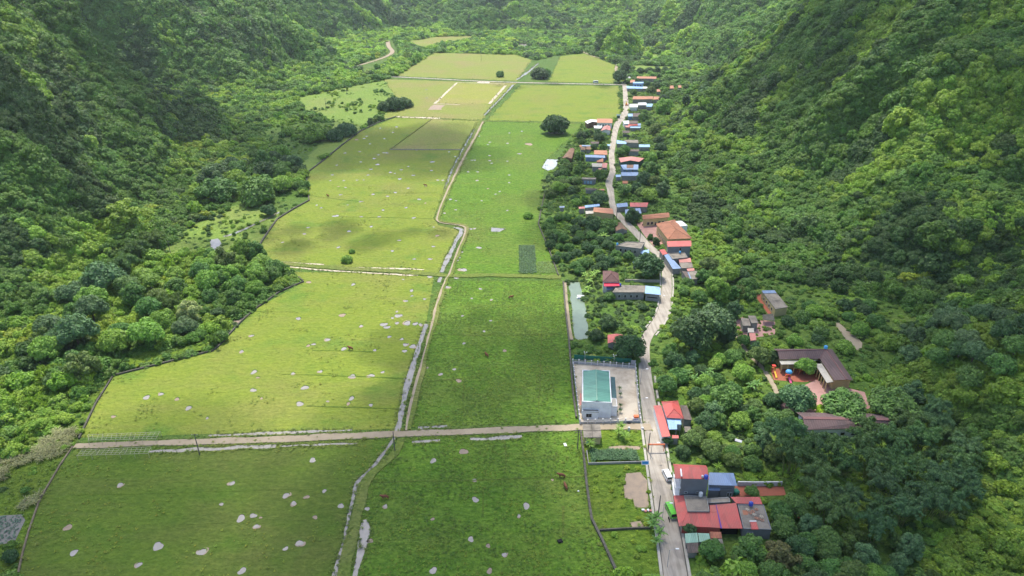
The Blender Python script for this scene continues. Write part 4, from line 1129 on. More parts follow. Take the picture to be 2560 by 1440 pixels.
h.lean(('C', (1028, 440), (1188, 424), (1202, 480), (1030, 490)), 3.5, 3.1, M['bluemetal'], M['greenwall'])
landmark("bright red roadside house", ('C', (1170, 390)))
h = House("corner_house", "orange tiled house with a pale blue lean-to on the bend of the road")
h.gable(('C', (700, 416), (888, 428), (908, 488), (690, 462)), 4.4, 1.0, 'x', M['tile_pink'], M['yellow'])
h.lean(('C', (600, 396), (756, 380), (760, 404), (606, 420)), 3.8, 3.5, M['bluepale'], M['cementwall'])
h.lean(('C', (535, 412), (600, 406), (604, 428), (540, 432)), 3.6, 3.3, M['pinkmetal'], M['cementwall'])
h.flat(('C', (608, 456), (694, 452), (698, 480), (612, 486)), 3.4, M['kerb'], M['yellow'])
landmark("orange tiled corner house", ('C', (800, 450)))

# --- upper village
def small(name, label, pieces, cat="house", lm=None):
    h = House(name, label, cat)
    for p in pieces:
        k = p[0]
        if k == 'F': h.flat(p[1], p[2], p[3], p[4], over=.2)
        elif k == 'L': h.lean(p[1], p[2] + .3, p[2] - .2, p[3], p[4], over=.4, posts=False)
        elif k == 'G': h.gable(p[1], p[2], p[3], p[4], p[5], p[6], over=.4)
        elif k == 'H': h.gable(p[1], p[2], p[3], p[4], p[5], p[6], over=.4, hip=.25)
        elif k == 'W': h.windows(*p[1:])
    if lm: landmark(lm, ('P',) + tuple([tuple(np.mean(R(*pieces[0][1]), 0))]))
    return h
small("blue_roof_house", "blue roofed house on the right of the upper lane, lowest of its pair", [('L', ('D', (1196, 980), (1420, 980), (1412, 1026), (1200, 1026)), 3.8, M['bluemetal'], M['cementwall']), ('L', ('D', (1126, 1012), (1195, 1010), (1195, 1040), (1130, 1042)), 3, M['bluepale'], M['cementwall'])], lm="lower blue roofed house")
small("blue_roof_house", "blue roofed house with a square brown opening in its roof", [('L', ('D', (1190, 886), (1268, 880), (1270, 945), (1226, 945)), 4.2, M['bluemetal'], M['bluemetal']), ('L', ('D', (1360, 880), (1420, 882), (1416, 945), (1350, 945)), 4.2, M['bluemetal'], M['bluemetal']), ('L', ('D', (1270, 926), (1350, 926), (1350, 945), (1270, 945)), 4.1, M['bluemetal'], M['bluemetal']), ('F', ('D', (1270, 884), (1358, 884), (1350, 924), (1272, 924)), 3.8, M['tile_old'], M['cementwall'])], lm="blue roof with the opening")
small("barn", "wide pinkish red roofed barn with green walls on the upper lane", [('G', ('D', (1165, 796), (1496, 800), (1430, 846), (1192, 852)), 4.6, 1.3, 'y', M['pinkmetal'], M['greenwall'])], "barn", "wide pink roofed barn")
small("grey_house", "grey house with a light blue front roof on the right of the upper lane", [('L', ('D', (1140, 566), (1270, 586), (1266, 616), (1140, 612)), 3.8, M['bluepale'], M['cementwall']), ('F', ('D', (1228, 564), (1414, 564), (1420, 604), (1274, 600)), 4.2, M['oldroof'], M['cementwall']), ('L', ('D', (1426, 624), (1566, 624), (1566, 656), (1426, 656)), 3.6, M['bluepale'], M['cementwall'])], lm="grey house with light blue roof")
small("brown_house", "low brown roofed house among trees below the light blue roof", [('L', ('D', (1292, 684), (1430, 686), (1430, 712), (1292, 710)), 3.8, M['browncement'], M['cementwall'])])
small("tile_house", "orange tiled house with a blue porch on the left of the upper lane", [('G', ('D', (846, 698), (1014, 700), (1022, 756), (850, 750)), 4.2, 1.1, 'x', M['tile_pink'], M['cementwall']), ('L', ('D', (734, 756), (988, 760), (994, 794), (736, 786)), 3.5, M['bluemetal'], M['bluemetal']), ('G', ('D', (890, 832), (966, 800), (968, 850), (880, 852)), 3.3, .7, 'x', M['tile'], M['cementwall'])], lm="orange tiled house with blue porch")
small("pink_house", "pale pink roofed house right on the upper lane", [('L', ('D', (820, 862), (956, 868), (950, 910), (826, 908)), 4.0, M['kerb'], M['cementwall']), ('L', ('D', (958, 860), (1022, 862), (1010, 924), (950, 920)), 3.8, M['pinkmetal'], M['cementwall']), ('L', ('D', (905, 928), (955, 928), (945, 952), (905, 950)), 3.0, M['pinkmetal'], M['cementwall'])], lm="pale pink lane house")
small("long_barn", "long brown tiled barn beside the green pasture", [('G', ('D', (542, 672), (600, 684), (562, 806), (438, 800)), 3.2, 1.0, 'y', M['tile_old'], M['tile_old'])], "barn", "long brown barn")
small("hut", "small brown tiled hut with a blue strip roof behind the brown barn", [('G', ('D', (672, 655), (738, 656), (740, 690), (680, 690)), 3.2, .8, 'x', M['tile_old'], M['cementwall']), ('G', ('D', (748, 648), (806, 648), (806, 688), (748, 686)), 3.3, .8, 'x', M['tile_old'], M['cementwall']), ('L', ('D', (690, 630), (804, 630), (806, 645), (694, 646)), 3.6, M['bluemetal'], M['cementwall']), ('L', ('D', (660, 632), (690, 632), (690, 650), (662, 650)), 3.2, M['tile_pink'], M['cementwall'])], "hut")
small("hidden_house", "grey brown roofed house almost hidden by lane trees", [('L', ('D', (806, 586), (914, 586), (912, 612), (808, 612)), 3.6, M['browncement'], M['cementwall']), ('L', ('D', (1018, 620), (1058, 620), (1056, 642), (1020, 642)), 3, M['bluepale'], M['cementwall'])])
small("grey_wall_house", "low grey walled house with a pale blue door amid lane trees", [('F', ('D', (692, 1046), (880, 1050), (868, 1070), (696, 1068)), 4.0, M['oldroof'], M['greyplaster']), ('W', 2, 3, (1.4, 2.0), .6, -1, .2, .9, None, M['bluepale'])], lm="low grey walled house")
small("dark_roof_house", "dark brown roofed house with orange edge by the lower lane", [('L', ('D', (735, 1180), (890, 1190), (890, 1206), (735, 1200)), 3.2, M['browncement'], M['cementwall']), ('L', ('D', (915, 1195), (985, 1195), (982, 1212), (915, 1212)), 3.2, M['tile_pink'], M['cementwall'])])
small("hip_hut", "single rust red hut in the trees above the bend", [('G', ('D', (1212, 1090), (1282, 1090), (1282, 1124), (1216, 1124)), 3.2, .8, 'x', M['tile'], M['cementwall'])], "hut")
small("store", "white fronted store with a wide orange roof on the upper lane", [('L', ('D', (888, 290), (1086, 292), (1086, 346), (886, 344)), 5.2, M['tile_pink'], M['plaster']), ('W', 2, 4, (1.2, 1.4), 2.0), ('L', ('D', (845, 382), (956, 382), (936, 416), (852, 412)), 3.4, M['whitemetal'], M['cementwall'])], "store", "orange roofed store")
small("white_roof_house", "white roofed gable house at the left of the orange store", [('G', ('D', (730, 326), (886, 306), (892, 336), (762, 356)), 4.4, 1.2, 'y', M['whitemetal'], M['tile_old'])])
small("gable_house", "pink gabled house in front of the orange store", [('G', ('D', (972, 392), (1060, 388), (1062, 442), (936, 448)), 4.0, 1.2, 'y', M['pinkmetal'], M['plaster'])], lm="pink gabled house")
small("dark_house", "brown and white roofed house with a red awning across from the store", [('L', ('D', (1216, 320), (1298, 316), (1300, 356), (1240, 356)), 3.8, M['whitemetal'], M['plaster']), ('L', ('D', (1300, 318), (1410, 316), (1412, 354), (1300, 356)), 4.2, M['browncement'], M['cementwall']), ('L', ('D', (1290, 360), (1410, 356), (1412, 376), (1290, 382)), 3.2, M['redmetal'], M['cementwall']), ('L', ('D', (1410, 352), (1450, 352), (1450, 380), (1412, 380)), 3.2, M['bluemetal'], M['cementwall']), ('L', ('D', (1312, 392), (1450, 392), (1446, 410), (1316, 410)), 3.2, M['bluepale'], M['cementwall']), ('L', ('D', (1240, 380), (1308, 380), (1306, 402), (1262, 402)), 3, M['pinkmetal'], M['cementwall'])], lm="brown and white roofed house")
small("shed_house", "dark grey slatted roof shed below the brown and white house", [('L', ('D', (1214, 444), (1310, 446), (1310, 474), (1216, 474)), 3.6, M['browncement'], M['darkgrey'])], "shed")
small("brown_blue_house", "brown roofed house with a light blue front near the widest part of the lane", [('L', ('D', (1346, 222), (1440, 218), (1442, 266), (1346, 264)), 4.0, M['browncement'], M['cementwall']), ('L', ('D', (1284, 228), (1345, 226), (1346, 262), (1286, 262)), 3.8, M['bluepale'], M['bluemetal'])])
small("white_long_house", "long white roofed house with a pale blue end in the upper village", [('L', ('E', (1005, 806), (1110, 804), (1112, 836), (1000, 836)), 4.4, M['whitemetal'], M['cementwall']), ('L', ('E', (1112, 820), (1194, 820), (1180, 858), (1112, 856)), 4.0, M['bluepale'], M['cementwall']), ('L', ('E', (895, 822), (1000, 822), (1000, 862), (895, 864)), 4.0, M['whitemetal'], M['plaster'])], lm="long white roofed house")
small("long_tile_house", "long orange tiled house in the upper village", [('G', ('E', (945, 724), (1196, 724), (1196, 760), (932, 762)), 4.2, 1.2, 'x', M['tile_pink'], M['cementwall']), ('G', ('E', (1206, 726), (1290, 730), (1270, 764), (1200, 764)), 4.0, 1.0, 'x', M['tile_pink'], M['cementwall'])], lm="long orange tiled house")
small("blue_box_house", "tall pale blue box shaped house at the top of the lane", [('F', ('E', (940, 538), (1076, 538), (1072, 556), (936, 556)), 7.0, M['bluepale'], M['bluepale']), ('W', 2, 3, (1.2, 1.6), 3.6), ('L', ('E', (856, 590), (1066, 600), (1062, 626), (860, 622)), 3.6, M['bluepale'], M['cementwall']), ('L', ('E', (1066, 600), (1124, 602), (1120, 622), (1066, 622)), 3.6, M['whitemetal'], M['cementwall'])], lm="pale blue box house")
small("red_hut", "small reddish roofed house left of the pale blue box house", [('G', ('E', (905, 512), (966, 512), (960, 545), (900, 546)), 4.2, 1.0, 'x', M['tile_pink'], M['cementwall'])], "hut")
small("long_red_house", "long bright orange roofed building in front of the row of dark trees", [('L', ('E', (990, 468), (1242, 470), (1236, 498), (986, 494)), 4.2, M['tile_pink'], M['cementwall'])], lm="long bright orange roof")
small("curved_shed", "small grey arched shed near the dark trees at the road junction", [('G', ('E', (870, 474), (905, 474), (925, 502), (880, 505)), 3.6, 1.0, 'y', M['steel'], M['cementwall'])], "shed")
small("hill_house", "orange hip roofed house standing at the foot of the bright slope", [('H', ('E', (1508, 666), (1620, 664), (1630, 714), (1502, 716)), 4.2, 1.8, 'x', M['tile'], M['cementwall'])], lm="orange hill foot house")
small("hill_house", "second orange roofed house right behind the hill foot house", [('H', ('E', (1606, 638), (1668, 630), (1672, 664), (1612, 668)), 4.2, 1.4, 'x', M['tile'], M['cementwall'])])
small("tiny_house", "tiny orange roofed house in the trees, third from the hill foot", [('H', ('E', (1412, 586), (1460, 586), (1466, 622), (1412, 622)), 4, 1.2, 'x', M['tile_pink'], M['cementwall'])])
small("tiny_house", "tiny pale orange house in the trees nearest the hill", [('H', ('E', (1518, 582), (1560, 582), (1562, 612), (1518, 612)), 4, 1.2, 'x', M['tile_pink'], M['cementwall'])])
small("tiny_house", "tiny orange house half hidden behind palms in the upper village", [('G', ('E', (1244, 632), (1286, 632), (1290, 664), (1244, 664)), 4, 1.0, 'x', M['tile_pink'], M['cementwall'])])
small("kiosk", "small teal roofed kiosk on the left of the upper lane", [('L', ('E', (726, 955), (778, 955), (778, 972), (726, 972)), 3.0, M['tealdark'], M['greenwall'])], "kiosk")
small("field_hut", "small blue canopy at the village edge left of the orange corner house", [('L', ('C', (332, 404), (386, 402), (388, 418), (334, 420)), 3.0, M['bluemetal'], M['cementwall'])], "hut")
small("orchard_hut", "tiny blue roofed hut among the orchard trees", [('L', ('C', (1110, 990), (1152, 990), (1152, 1004), (1110, 1006)), 3.6, M['bluemetal'], M['cementwall'])], "hut")

# monument under the big field tree
p = at(1390, 331)
root = empty("monument", (p.x, p.y, 0), "grey stone monument under the big round field tree", "monument")
MB().box((p.x, p.y, .3), (14, 9, .6)).build('plinth', M['kerb'], root)
MB().box((p.x, p.y, 1.0), (6, 3.4, .8)).build('base', M['fencepanel'], root)
MB().prism([(p.x - 1.5, p.y - .6), (p.x + 1.5, p.y - .6), (p.x + 1.5, p.y + .6), (p.x - 1.5, p.y + .6)], 1.4, 6.6).build('tablet', M['kerb'], root)
for s_ in (-3.4, 3.4): MB().box((p.x + s_, p.y, 1.2), (2.2, 1.0, 1.2)).build('flank_stone', M['fencepanel'], root)
OPEN.append([(1372, 322), (1410, 322), (1410, 336), (1372, 336)])

# --- school and slope houses at lower right
h = House("school", "cream school with an L shaped purple brown roof around a red playground", "school")
zr, ze = 6.6, 4.9
P_ = lambda x, y, z: at(*R('T', (x, y))[0], z)
A0, A1, A2 = P_(352, 204, zr), P_(1022, 186, zr), P_(1312, 602, zr)           # ridge
B0, B1, B2 = P_(384, 322, ze), P_(942, 312, ze), P_(1135, 612, ze)            # inner eave
C0, C1, C2 = P_(338, 196, 6.4) + Vector((0, 3.2, -1.3)), P_(1108, 180, 5.4), P_(1402, 612, 5.0)   # outer eave
s_pts = [A0, A1, A2, B0, B1, B2, C1]; h._root([A0, C1, C2, B2, B1, B0])
OPEN.append([proj(q.x, q.y, 0)[:2] for q in (C0, C1, C2, B2, B1, B0)])
mb = MB()
for q in ([A0, A1, B1, B0], [A1, A2, B2, B1], [A1, C1, C2, A2], [C0, C1, A1, A0]): mb.slab(q, .12)
rf = mb.build('roof', M['purpleroof'], h.root)
MB().tube(A0, A1, .22, n=6).tube(A1, A2, .22, n=6).tube(A1, B1, .12, n=6).build('ridge_cap', M['purpleridge'], rf)
ring = [C0, C1, C2, B2, B1, B0]
w_ = [Vector((q.x, q.y, 0)) for q in ring]
cen = Vector((sum(q.x for q in w_) / 6, sum(q.y for q in w_) / 6, 0))
mbw = MB()
for qd in ([C0, C1, B1, B0], [C1, C2, B2, B1]):
    c_ = sum((Vector((q.x, q.y, 0)) for q in qd), Vector()) / 4
    mbw.prism([(q.x + (c_.x - q.x) * .12, q.y + (c_.y - q.y) * .12) for q in qd], 0, ze - .25)
mbw.build('wall', M['yellow'], h.root)
can = MB()
for a, b, ofs in ((B0, B1, (-.2, -2.6)), (B1, B2, (-2.8, -.6))):
    q = [a + Vector((0, 0, -.7)), b + Vector((0, 0, -.7)), b + Vector((ofs[0], ofs[1], -.7)), a + Vector((ofs[0], ofs[1], -.7))]
    can.slab(q, .2)
co = can.build('porch_roof', M['kerb'], h.root)
pc = MB()
for a, b, ofs in ((B0, B1, (-.2, -2.4)), (B1, B2, (-2.6, -.6))):
    for t in np.linspace(.03, .97, 7):
        q = lerp(a, b, float(t)) + Vector((ofs[0], ofs[1], 0))
        MB().box((q.x, q.y, (ze - .9) / 2), (.3, .3, ze - .9)).build('column', M['yellow'], h.root)
for t in np.linspace(.1, .9, 6):
    q = lerp(B0, B1, float(t)); MB().box((q.x, q.y - .1 + 1.2, 1.6), (1.6, .2, 2.4)).build('window', M['glass'], h.root)
tank(R('T', (1018, 178))[0], 6.6, .7, 1.2, M['skyblue'], "sky blue water tank on the corner of the school roof")
landmark("school with purple roof", ('T', (1000, 300)))
h = House("school_hall", "lower school hall with a dull purple roof screened by bamboo", "school hall")
zr, ze = 6.4, 4.6
a0, a1 = P_(700, 1120, zr), P_(1900, 1140, zr)
b0, b1 = P_(740, 1300, ze), P_(1985, 1262, ze)
c0, c1 = a0 + Vector((0, 5.0, -1.8)), a1 + Vector((0, 5.0, -1.8))
h._root([a0, a1, b1, b0]); CLEAR[-1] = [proj(*q)[:2] for q in (a0, lerp(a0, a1, .62), lerp(b0, b1, .55), b0)]
OPEN.append([proj(q.x, q.y, 0)[:2] for q in (c0, c1, b1, b0)])
rf = MB().slab([a0, a1, b1, b0], .12).slab([c0, c1, a1, a0], .12).build('roof', M['purpleroof'], h.root)
MB().slab([a0 + Vector((0, .1, .1)), a1 + Vector((0, .1, .1)), a1 + Vector((0, -.9, -.18)), a0 + Vector((0, -.9, -.18))], .04).build('ridge_cap', M['purpleridge'], rf)
h.wall([c0 + Vector((.8, -.6, 0)), c1 + Vector((-.8, -.6, 0)), b1 + Vector((-.8, .7, 0)), b0 + Vector((.8, .7, 0))], 0, [4.3] * 4, M['plaster'])
h.windows(3, 2, (1.2, 1.3), 1.4)
h.windows(2, 6, (1.4, 1.3), 1.2)
landmark("lower school hall", ('T', (1100, 1200)))
h = House("slope_house", "long cream house with a stained flat roof on the wooded slope")
h.flat(('F', (424, 160), (538, 158), (652, 300), (545, 318)), 4.2, M['oldroof'], M['yellow'], over=.3)
h.windows(3, 4, (1.2, 1.5), 1.2)
h.lean(('F', (426, 158), (536, 156), (552, 180), (440, 182)), 4.7, 4.4, M['bluemetal'], None, posts=False, name='roof_sheet')
landmark("cream slope house", ('F', (530, 240)))
h = House("slope_cabin", "pair of small grey flat roofed cabins on pink paving")
h.flat(('F', (246, 392), (318, 400), (332, 460), (266, 460)), 3.4, M['oldroof'], M['cementwall'])
h.flat(('F', (308, 372), (374, 374), (396, 436), (340, 438)), 4.2, M['oldroof'], M['cementwall'])
landmark("grey cabins", ('F', (310, 415)))
h = House("slope_shelter", "dark sheet shelter beside the cream slope house", "shelter")
h.lean(('F', (432, 366), (524, 356), (540, 418), (440, 410)), 3.0, 2.6, M['stonewall'], None)
h = House("pink_shed", "small pink roofed shed below the grey cabins", "shed")
h.lean(('F', (318, 522), (372, 522), (380, 584), (330, 588)), 3.0, 2.7, M['pinkmetal'], M['cementwall'])
h.flat(('F', (305, 480), (358, 482), (362, 518), (308, 518)), 3.2, M['kerb'], M['cementwall'])

# ------------------------------------------------------------------ foliage: leaf faces gathered into lobes
def ico(sub):
    bm = bmesh.new(); bmesh.ops.create_icosphere(bm, subdivisions=sub, radius=1.0)
    v = np.array([x.co[:] for x in bm.verts]); f = np.array([[l.index for l in q.verts] for q in bm.faces]); bm.free()
    return v, f
ICO1 = ico(1)

def foliage(name, seed, lobes, n_leaf, leaf, aspect=.55, up=.45, jit=.55, core=.84, low=-.35, droop=0.0, mat=None):
    """lobes: array (n, 4) of centre and radius -> one mesh of leaf quads over rough dark cores"""
    r = np.random.RandomState(seed)
    lobes = np.asarray(lobes, float)
    V, F, A = [], [], []
    nv = 0
    iv, fi = ICO1
    for c in lobes:
        q = iv * (c[3] * core) * (1 + .12 * (r.rand(len(iv), 1) - .5)) + c[:3]
        V.append(q); F.append(np.concatenate([fi, fi[:, 2:3]], 1) + nv); nv += len(q)
        A.append(np.full(len(fi), .45))
    w = lobes[:, 3] ** 2; w /= w.sum()
    m = int(n_leaf * 2.2)
    k = r.choice(len(lobes), m, p=w)
    d = r.normal(size=(m, 3)); d /= np.linalg.norm(d, axis=1)[:, None]
    ok = d[:, 2] > low
    k, d = k[ok], d[ok]
    p = lobes[k, :3] + d * (lobes[k, 3] * r.uniform(.82, 1.08, len(k)))[:, None]
    dist = np.linalg.norm(p[:, None, :] - lobes[None, :, :3], axis=2) / lobes[None, :, 3]
    dist[np.arange(len(k)), k] = 9
    ok = dist.min(1) > .78
    p, d = p[ok][:n_leaf], d[ok][:n_leaf]
    n = d + np.array([0, 0, up]) + r.normal(size=d.shape) * jit
    n /= np.linalg.norm(n, axis=1)[:, None]
    t = np.cross(n, r.normal(size=d.shape)); t /= np.linalg.norm(t, axis=1)[:, None]
    if droop:
        t = t * (1 - droop) + (d * [1, 1, 0] * .6 + np.array([0, 0, -1.0])) * droop
        t /= np.linalg.norm(t, axis=1)[:, None]
        n = np.cross(t, np.cross(n, t)); n /= np.linalg.norm(n, axis=1)[:, None] + 1e-9
    b = np.cross(n, t)
    L = leaf * r.uniform(.65, 1.4, len(p))[:, None]
    q = np.stack([p - t * L * .5, p + b * L * aspect * .5 + n * L * .06, p + t * L * .5, p - b * L * aspect * .5 + n * L * .06], 1)
    V.append(q.reshape(-1, 3)); F.append(np.arange(len(p) * 4).reshape(-1, 4) + nv)
    A.append(r.rand(len(p)))
    V, A = np.concatenate(V), np.concatenate(A)
    tri = np.concatenate(F[:-1]) if len(F) > 1 else np.zeros((0, 4), int)
    me = bpy.data.meshes.new(name)
    faces = [tuple(x[:3]) for x in tri.tolist()] + [tuple(x) for x in F[-1].tolist()]
    me.from_pydata(V.tolist(), [], faces)
    at_ = me.attributes.new("leaf", 'FLOAT', 'FACE')
    at_.data.foreach_set("value", A.astype(np.float32))
    me.materials.append(mat)
    me.update()
    return me

def dome_lobes(seed, n, rz=.75, ring=.60, lr=(.30, .46), bottom=-.25):
    r = np.random.RandomState(seed)
    out = [(0, 0, 0, .58)]
    ga = math.pi * (3 - math.sqrt(5))
    for i in range(n):
        z = 1 - (i + .5) / n * (1 - bottom)
        a = i * ga + r.uniform(-.4, .4)
        h = math.sqrt(max(0, 1 - z * z))
        k = ring * r.uniform(.82, 1.18)
        out.append((math.cos(a) * h * k, math.sin(a) * h * k, z * k * rz, r.uniform(*lr)))
    o = np.array(out); o[0, 3] *= min(1, rz + .1)
    return o

def bamboo_lobes(seed, n=15):
    r = np.random.RandomState(seed)
    out = []
    for i in range(n):
        a = i * 2.4 + r.uniform(-.3, .3)
        reach, top = r.uniform(.35, 1.0), r.uniform(.75, 1.25)
        for t in (.18, .32, .45, .62, .78, .92, 1.04):
            rad = reach * t ** 2.0
            z = top * (1 - (1 - min(t, 1.0)) ** 1.6) - .55 * max(0, t - .7) ** 1.2 * reach * 2
            out.append((rad * math.cos(a), rad * math.sin(a), z - .35, .17 * (1.25 - .5 * t) * r.uniform(.8, 1.25)))
    return np.array(out)

def strips(name, seed, n, length, width, rise, mat, segs=4, curl=1.6, stem=0.0, stemmat=None):
    """arching leaves round one point: banana, screw palm, reed"""
    r = np.random.RandomState(seed)
    v, f, a_ = [], [], []
    for i in range(n):
        a = i * 2.4 + r.uniform(-.3, .3)
        L, W = length * r.uniform(.75, 1.2), width * r.uniform(.8, 1.2)
        el = rise * r.uniform(.7, 1.1)
        p = np.array([0, 0, stem]); th = el
        side = np.array([-math.sin(a), math.cos(a), 0])
        k0 = len(v)
        for s in range(segs + 1):
            t = s / segs
            w = W * (math.sin(math.pi * min(1, .12 + t * .9)) + .05)
            v += [p - side * w * .5 + np.array([0, 0, -.12 * w]), p, p + side * w * .5 + np.array([0, 0, -.12 * w])]
            p = p + np.array([math.cos(a) * math.cos(th), math.sin(a) * math.cos(th), math.sin(th)]) * L / segs
            th -= curl / segs
        for s in range(segs):
            for j in (0, 1):
                q = k0 + 3 * s + j
                f.append((q, q + 1, q + 4, q + 3)); a_.append(r.rand())
    me = bpy.data.meshes.new(name)
    me.from_pydata([tuple(x) for x in v], [], f)
    at_ = me.attributes.new("leaf", 'FLOAT', 'FACE'); at_.data.foreach_set("value", np.array(a_, np.float32))
    me.materials.append(mat); me.update()
    return me

TINT = {'dark': (0.0448, 0.096, 0.032), 'mid': (0.0736, 0.1568, 0.0352), 'fresh': (0.136, 0.24, 0.0384), 'yellow': (0.175, 0.26, 0.036), 'blue': (0.074, 0.138, 0.056), 'olive': (0.082, 0.138, 0.034), 'pale': (0.2, 0.256, 0.0992), 'tan': (0.23, 0.215, 0.1), 'bamboo': (0.076, 0.140, 0.046), 'lime': (0.272, 0.4, 0.0352), 'brown': (0.115, 0.125, 0.045)}

# ---- single trees
ML = M['leaf']
CROWN = {
    'round': [foliage("crown", 10 + i, dome_lobes(10 + i, 20 + 3 * i, .8, .62, (.24, .40)), 2600, .14, mat=ML) for i in range(3)],
    'loose': [foliage("crown", 30 + i, dome_lobes(30 + i, 15, 1.0, .72, (.18, .34), -.6), 2000, .15, mat=ML) for i in range(2)],
    'spread': [foliage("crown", 40 + i, dome_lobes(40 + i, 26, .42, .74, (.16, .30), -.1), 2600, .12, up=.9, mat=ML) for i in range(2)],
    'bamboo': [foliage("crown", 50 + i, bamboo_lobes(50 + i, 19), 4200, .15, aspect=.26, up=.2, jit=.4, droop=.5, core=.8, mat=ML) for i in range(2)],
    'tall': [foliage("crown", 60 + i, dome_lobes(60 + i, 18, 1.5, .60, (.24, .40), -.7), 2400, .15, mat=ML) for i in range(2)],
}
def trunk_mesh(seed, forks=4, mat=None):
    r = random.Random(seed)
    mb = MB()
    top = Vector((r.uniform(-.04, .04), r.uniform(-.04, .04), .55))
    mb.tube((0, 0, 0), top, .045, .030, 7)
    for k in range(forks):
        a = k * 2 * math.pi / forks + r.uniform(-.4, .4)
        e = top + Vector((.22 * math.cos(a), .22 * math.sin(a), r.uniform(.15, .3)))
        mb.tube(top, e, .024, .014, 6)
        mb.tube(e, e + Vector((.16 * math.cos(a + .5), .16 * math.sin(a + .5), .14)), .013, .006, 5)
    me = bpy.data.meshes.new("trunk"); me.from_pydata(mb.v, [], mb.f); me.materials.append(mat or M['bark']); me.update()
    return me
TRUNK = [trunk_mesh(i, 4 + i) for i in range(2)] + [trunk_mesh(9, 3, M['palebark'])]
def culm_mesh(seed):
    r = random.Random(seed); mb = MB()
    for k in range(12):
        a = k * 2.4; q = r.uniform(.05, .16)
        b0 = Vector((q * math.cos(a), q * math.sin(a), 0)); b1 = b0 * 1.6 + Vector((0, 0, .5)); b2 = b0 * 2.8 + Vector((0, 0, .85))
        mb.tube(b0, b1, .010, .008, 5); mb.tube(b1, b2, .008, .004, 5)
    me = bpy.data.meshes.new("culms"); me.from_pydata(mb.v, [], mb.f); me.materials.append(M['stem']); me.update()
    return me
CULMS = [culm_mesh(1), culm_mesh(2)]
BANANA = strips("leaves", 1, 10, 2.6, .75, 1.25, ML, curl=1.9, stem=1.7)
YUCCA = strips("leaves", 2, 34, 1.9, .20, 1.25, ML, segs=3, curl=1.6, stem=1.0)
sm_ = MB().tube((0, 0, 0), (0, 0, 1.9), .17, .11, 8)
STEM = bpy.data.meshes.new("stem"); STEM.from_pydata(sm_.v, [], sm_.f); STEM.materials.append(M['stem'])

PLACED = []                                     # x, y, r of every single tree
NAMES = {'round': 'tree', 'loose': 'tree', 'spread': 'tree', 'tall': 'tree', 'bamboo': 'bamboo_clump', 'shrub': 'shrub'}
def tree(px, py, r, h, kind, tint, label=None, group=None, var=.12, world=None, rs=None):
    rs = rs or rnd
    p = world if world is not None else at(px, py)
    gz = float(height(p.x, p.y))
    kk = 'round' if kind == 'shrub' else kind
    root = empty(NAMES[kind], (p.x, p.y, gz), label, {'tree': 'tree', 'bamboo_clump': 'bamboo', 'shrub': 'shrub'}[NAMES[kind]], group, rz=rs.uniform(0, 6.28))
    me = rs.choice(CROWN[kk])
    c = bpy.data.objects.new("crown", me); COL.objects.link(c); c.parent = root
    ext = {'round': .72, 'loose': .85, 'spread': .55, 'bamboo': .85, 'tall': 1.2, 'shrub': .72}[kind] * r
    c.scale = (r * rs.uniform(.92, 1.08), r * rs.uniform(.92, 1.08), r * rs.uniform(.9, 1.12))
    cz = max(h - ext * 1.05, ext * .45)
    c.location = (0, 0, cz)
    c.rotation_euler.z = rs.uniform(0, 6.28)
    t = TINT[tint] if isinstance(tint, str) else tint
    k = 1 + rs.uniform(-var, var)
    c.color = (t[0] * k * rs.uniform(.9, 1.12), t[1] * k, t[2] * k, 1)
    if kind != 'shrub':
        tk = bpy.data.objects.new("culms" if kind == 'bamboo' else "trunk", rs.choice(CULMS if kind == "bamboo" else TRUNK)); COL.objects.link(tk); tk.parent = root
        tk.scale = (r * 1.6, r * 1.6, max(cz, .5) * 1.25)
    PLACED.append((p.x, p.y, r))
    root["_a"] = 1
    TREES.append((root, kind, tint, r, proj(p.x, p.y, gz + h * .6)[:2], label is None))
    return root
TREES = []
def leafy(name, mesh, pt, s, label, cat, tint, group=None):
    p = at(*pt)
    root = empty(name, (p.x, p.y, 0), label, cat, group, rz=rnd.uniform(0, 6))
    o = bpy.data.objects.new("leaves", mesh); COL.objects.link(o); o.parent = root; o.scale = (s,) * 3
    t = TINT[tint]; o.color = (*t, 1)
    st = bpy.data.objects.new("stem", STEM); COL.objects.link(st); st.parent = root; st.scale = (s, s, s * (1.0 if mesh is BANANA else .62))
    PLACED.append((p.x, p.y, 1.2 * s))
    TREES.append((root, name, tint, 1.2 * s, proj(p.x, p.y, 1.5)[:2], label is None))

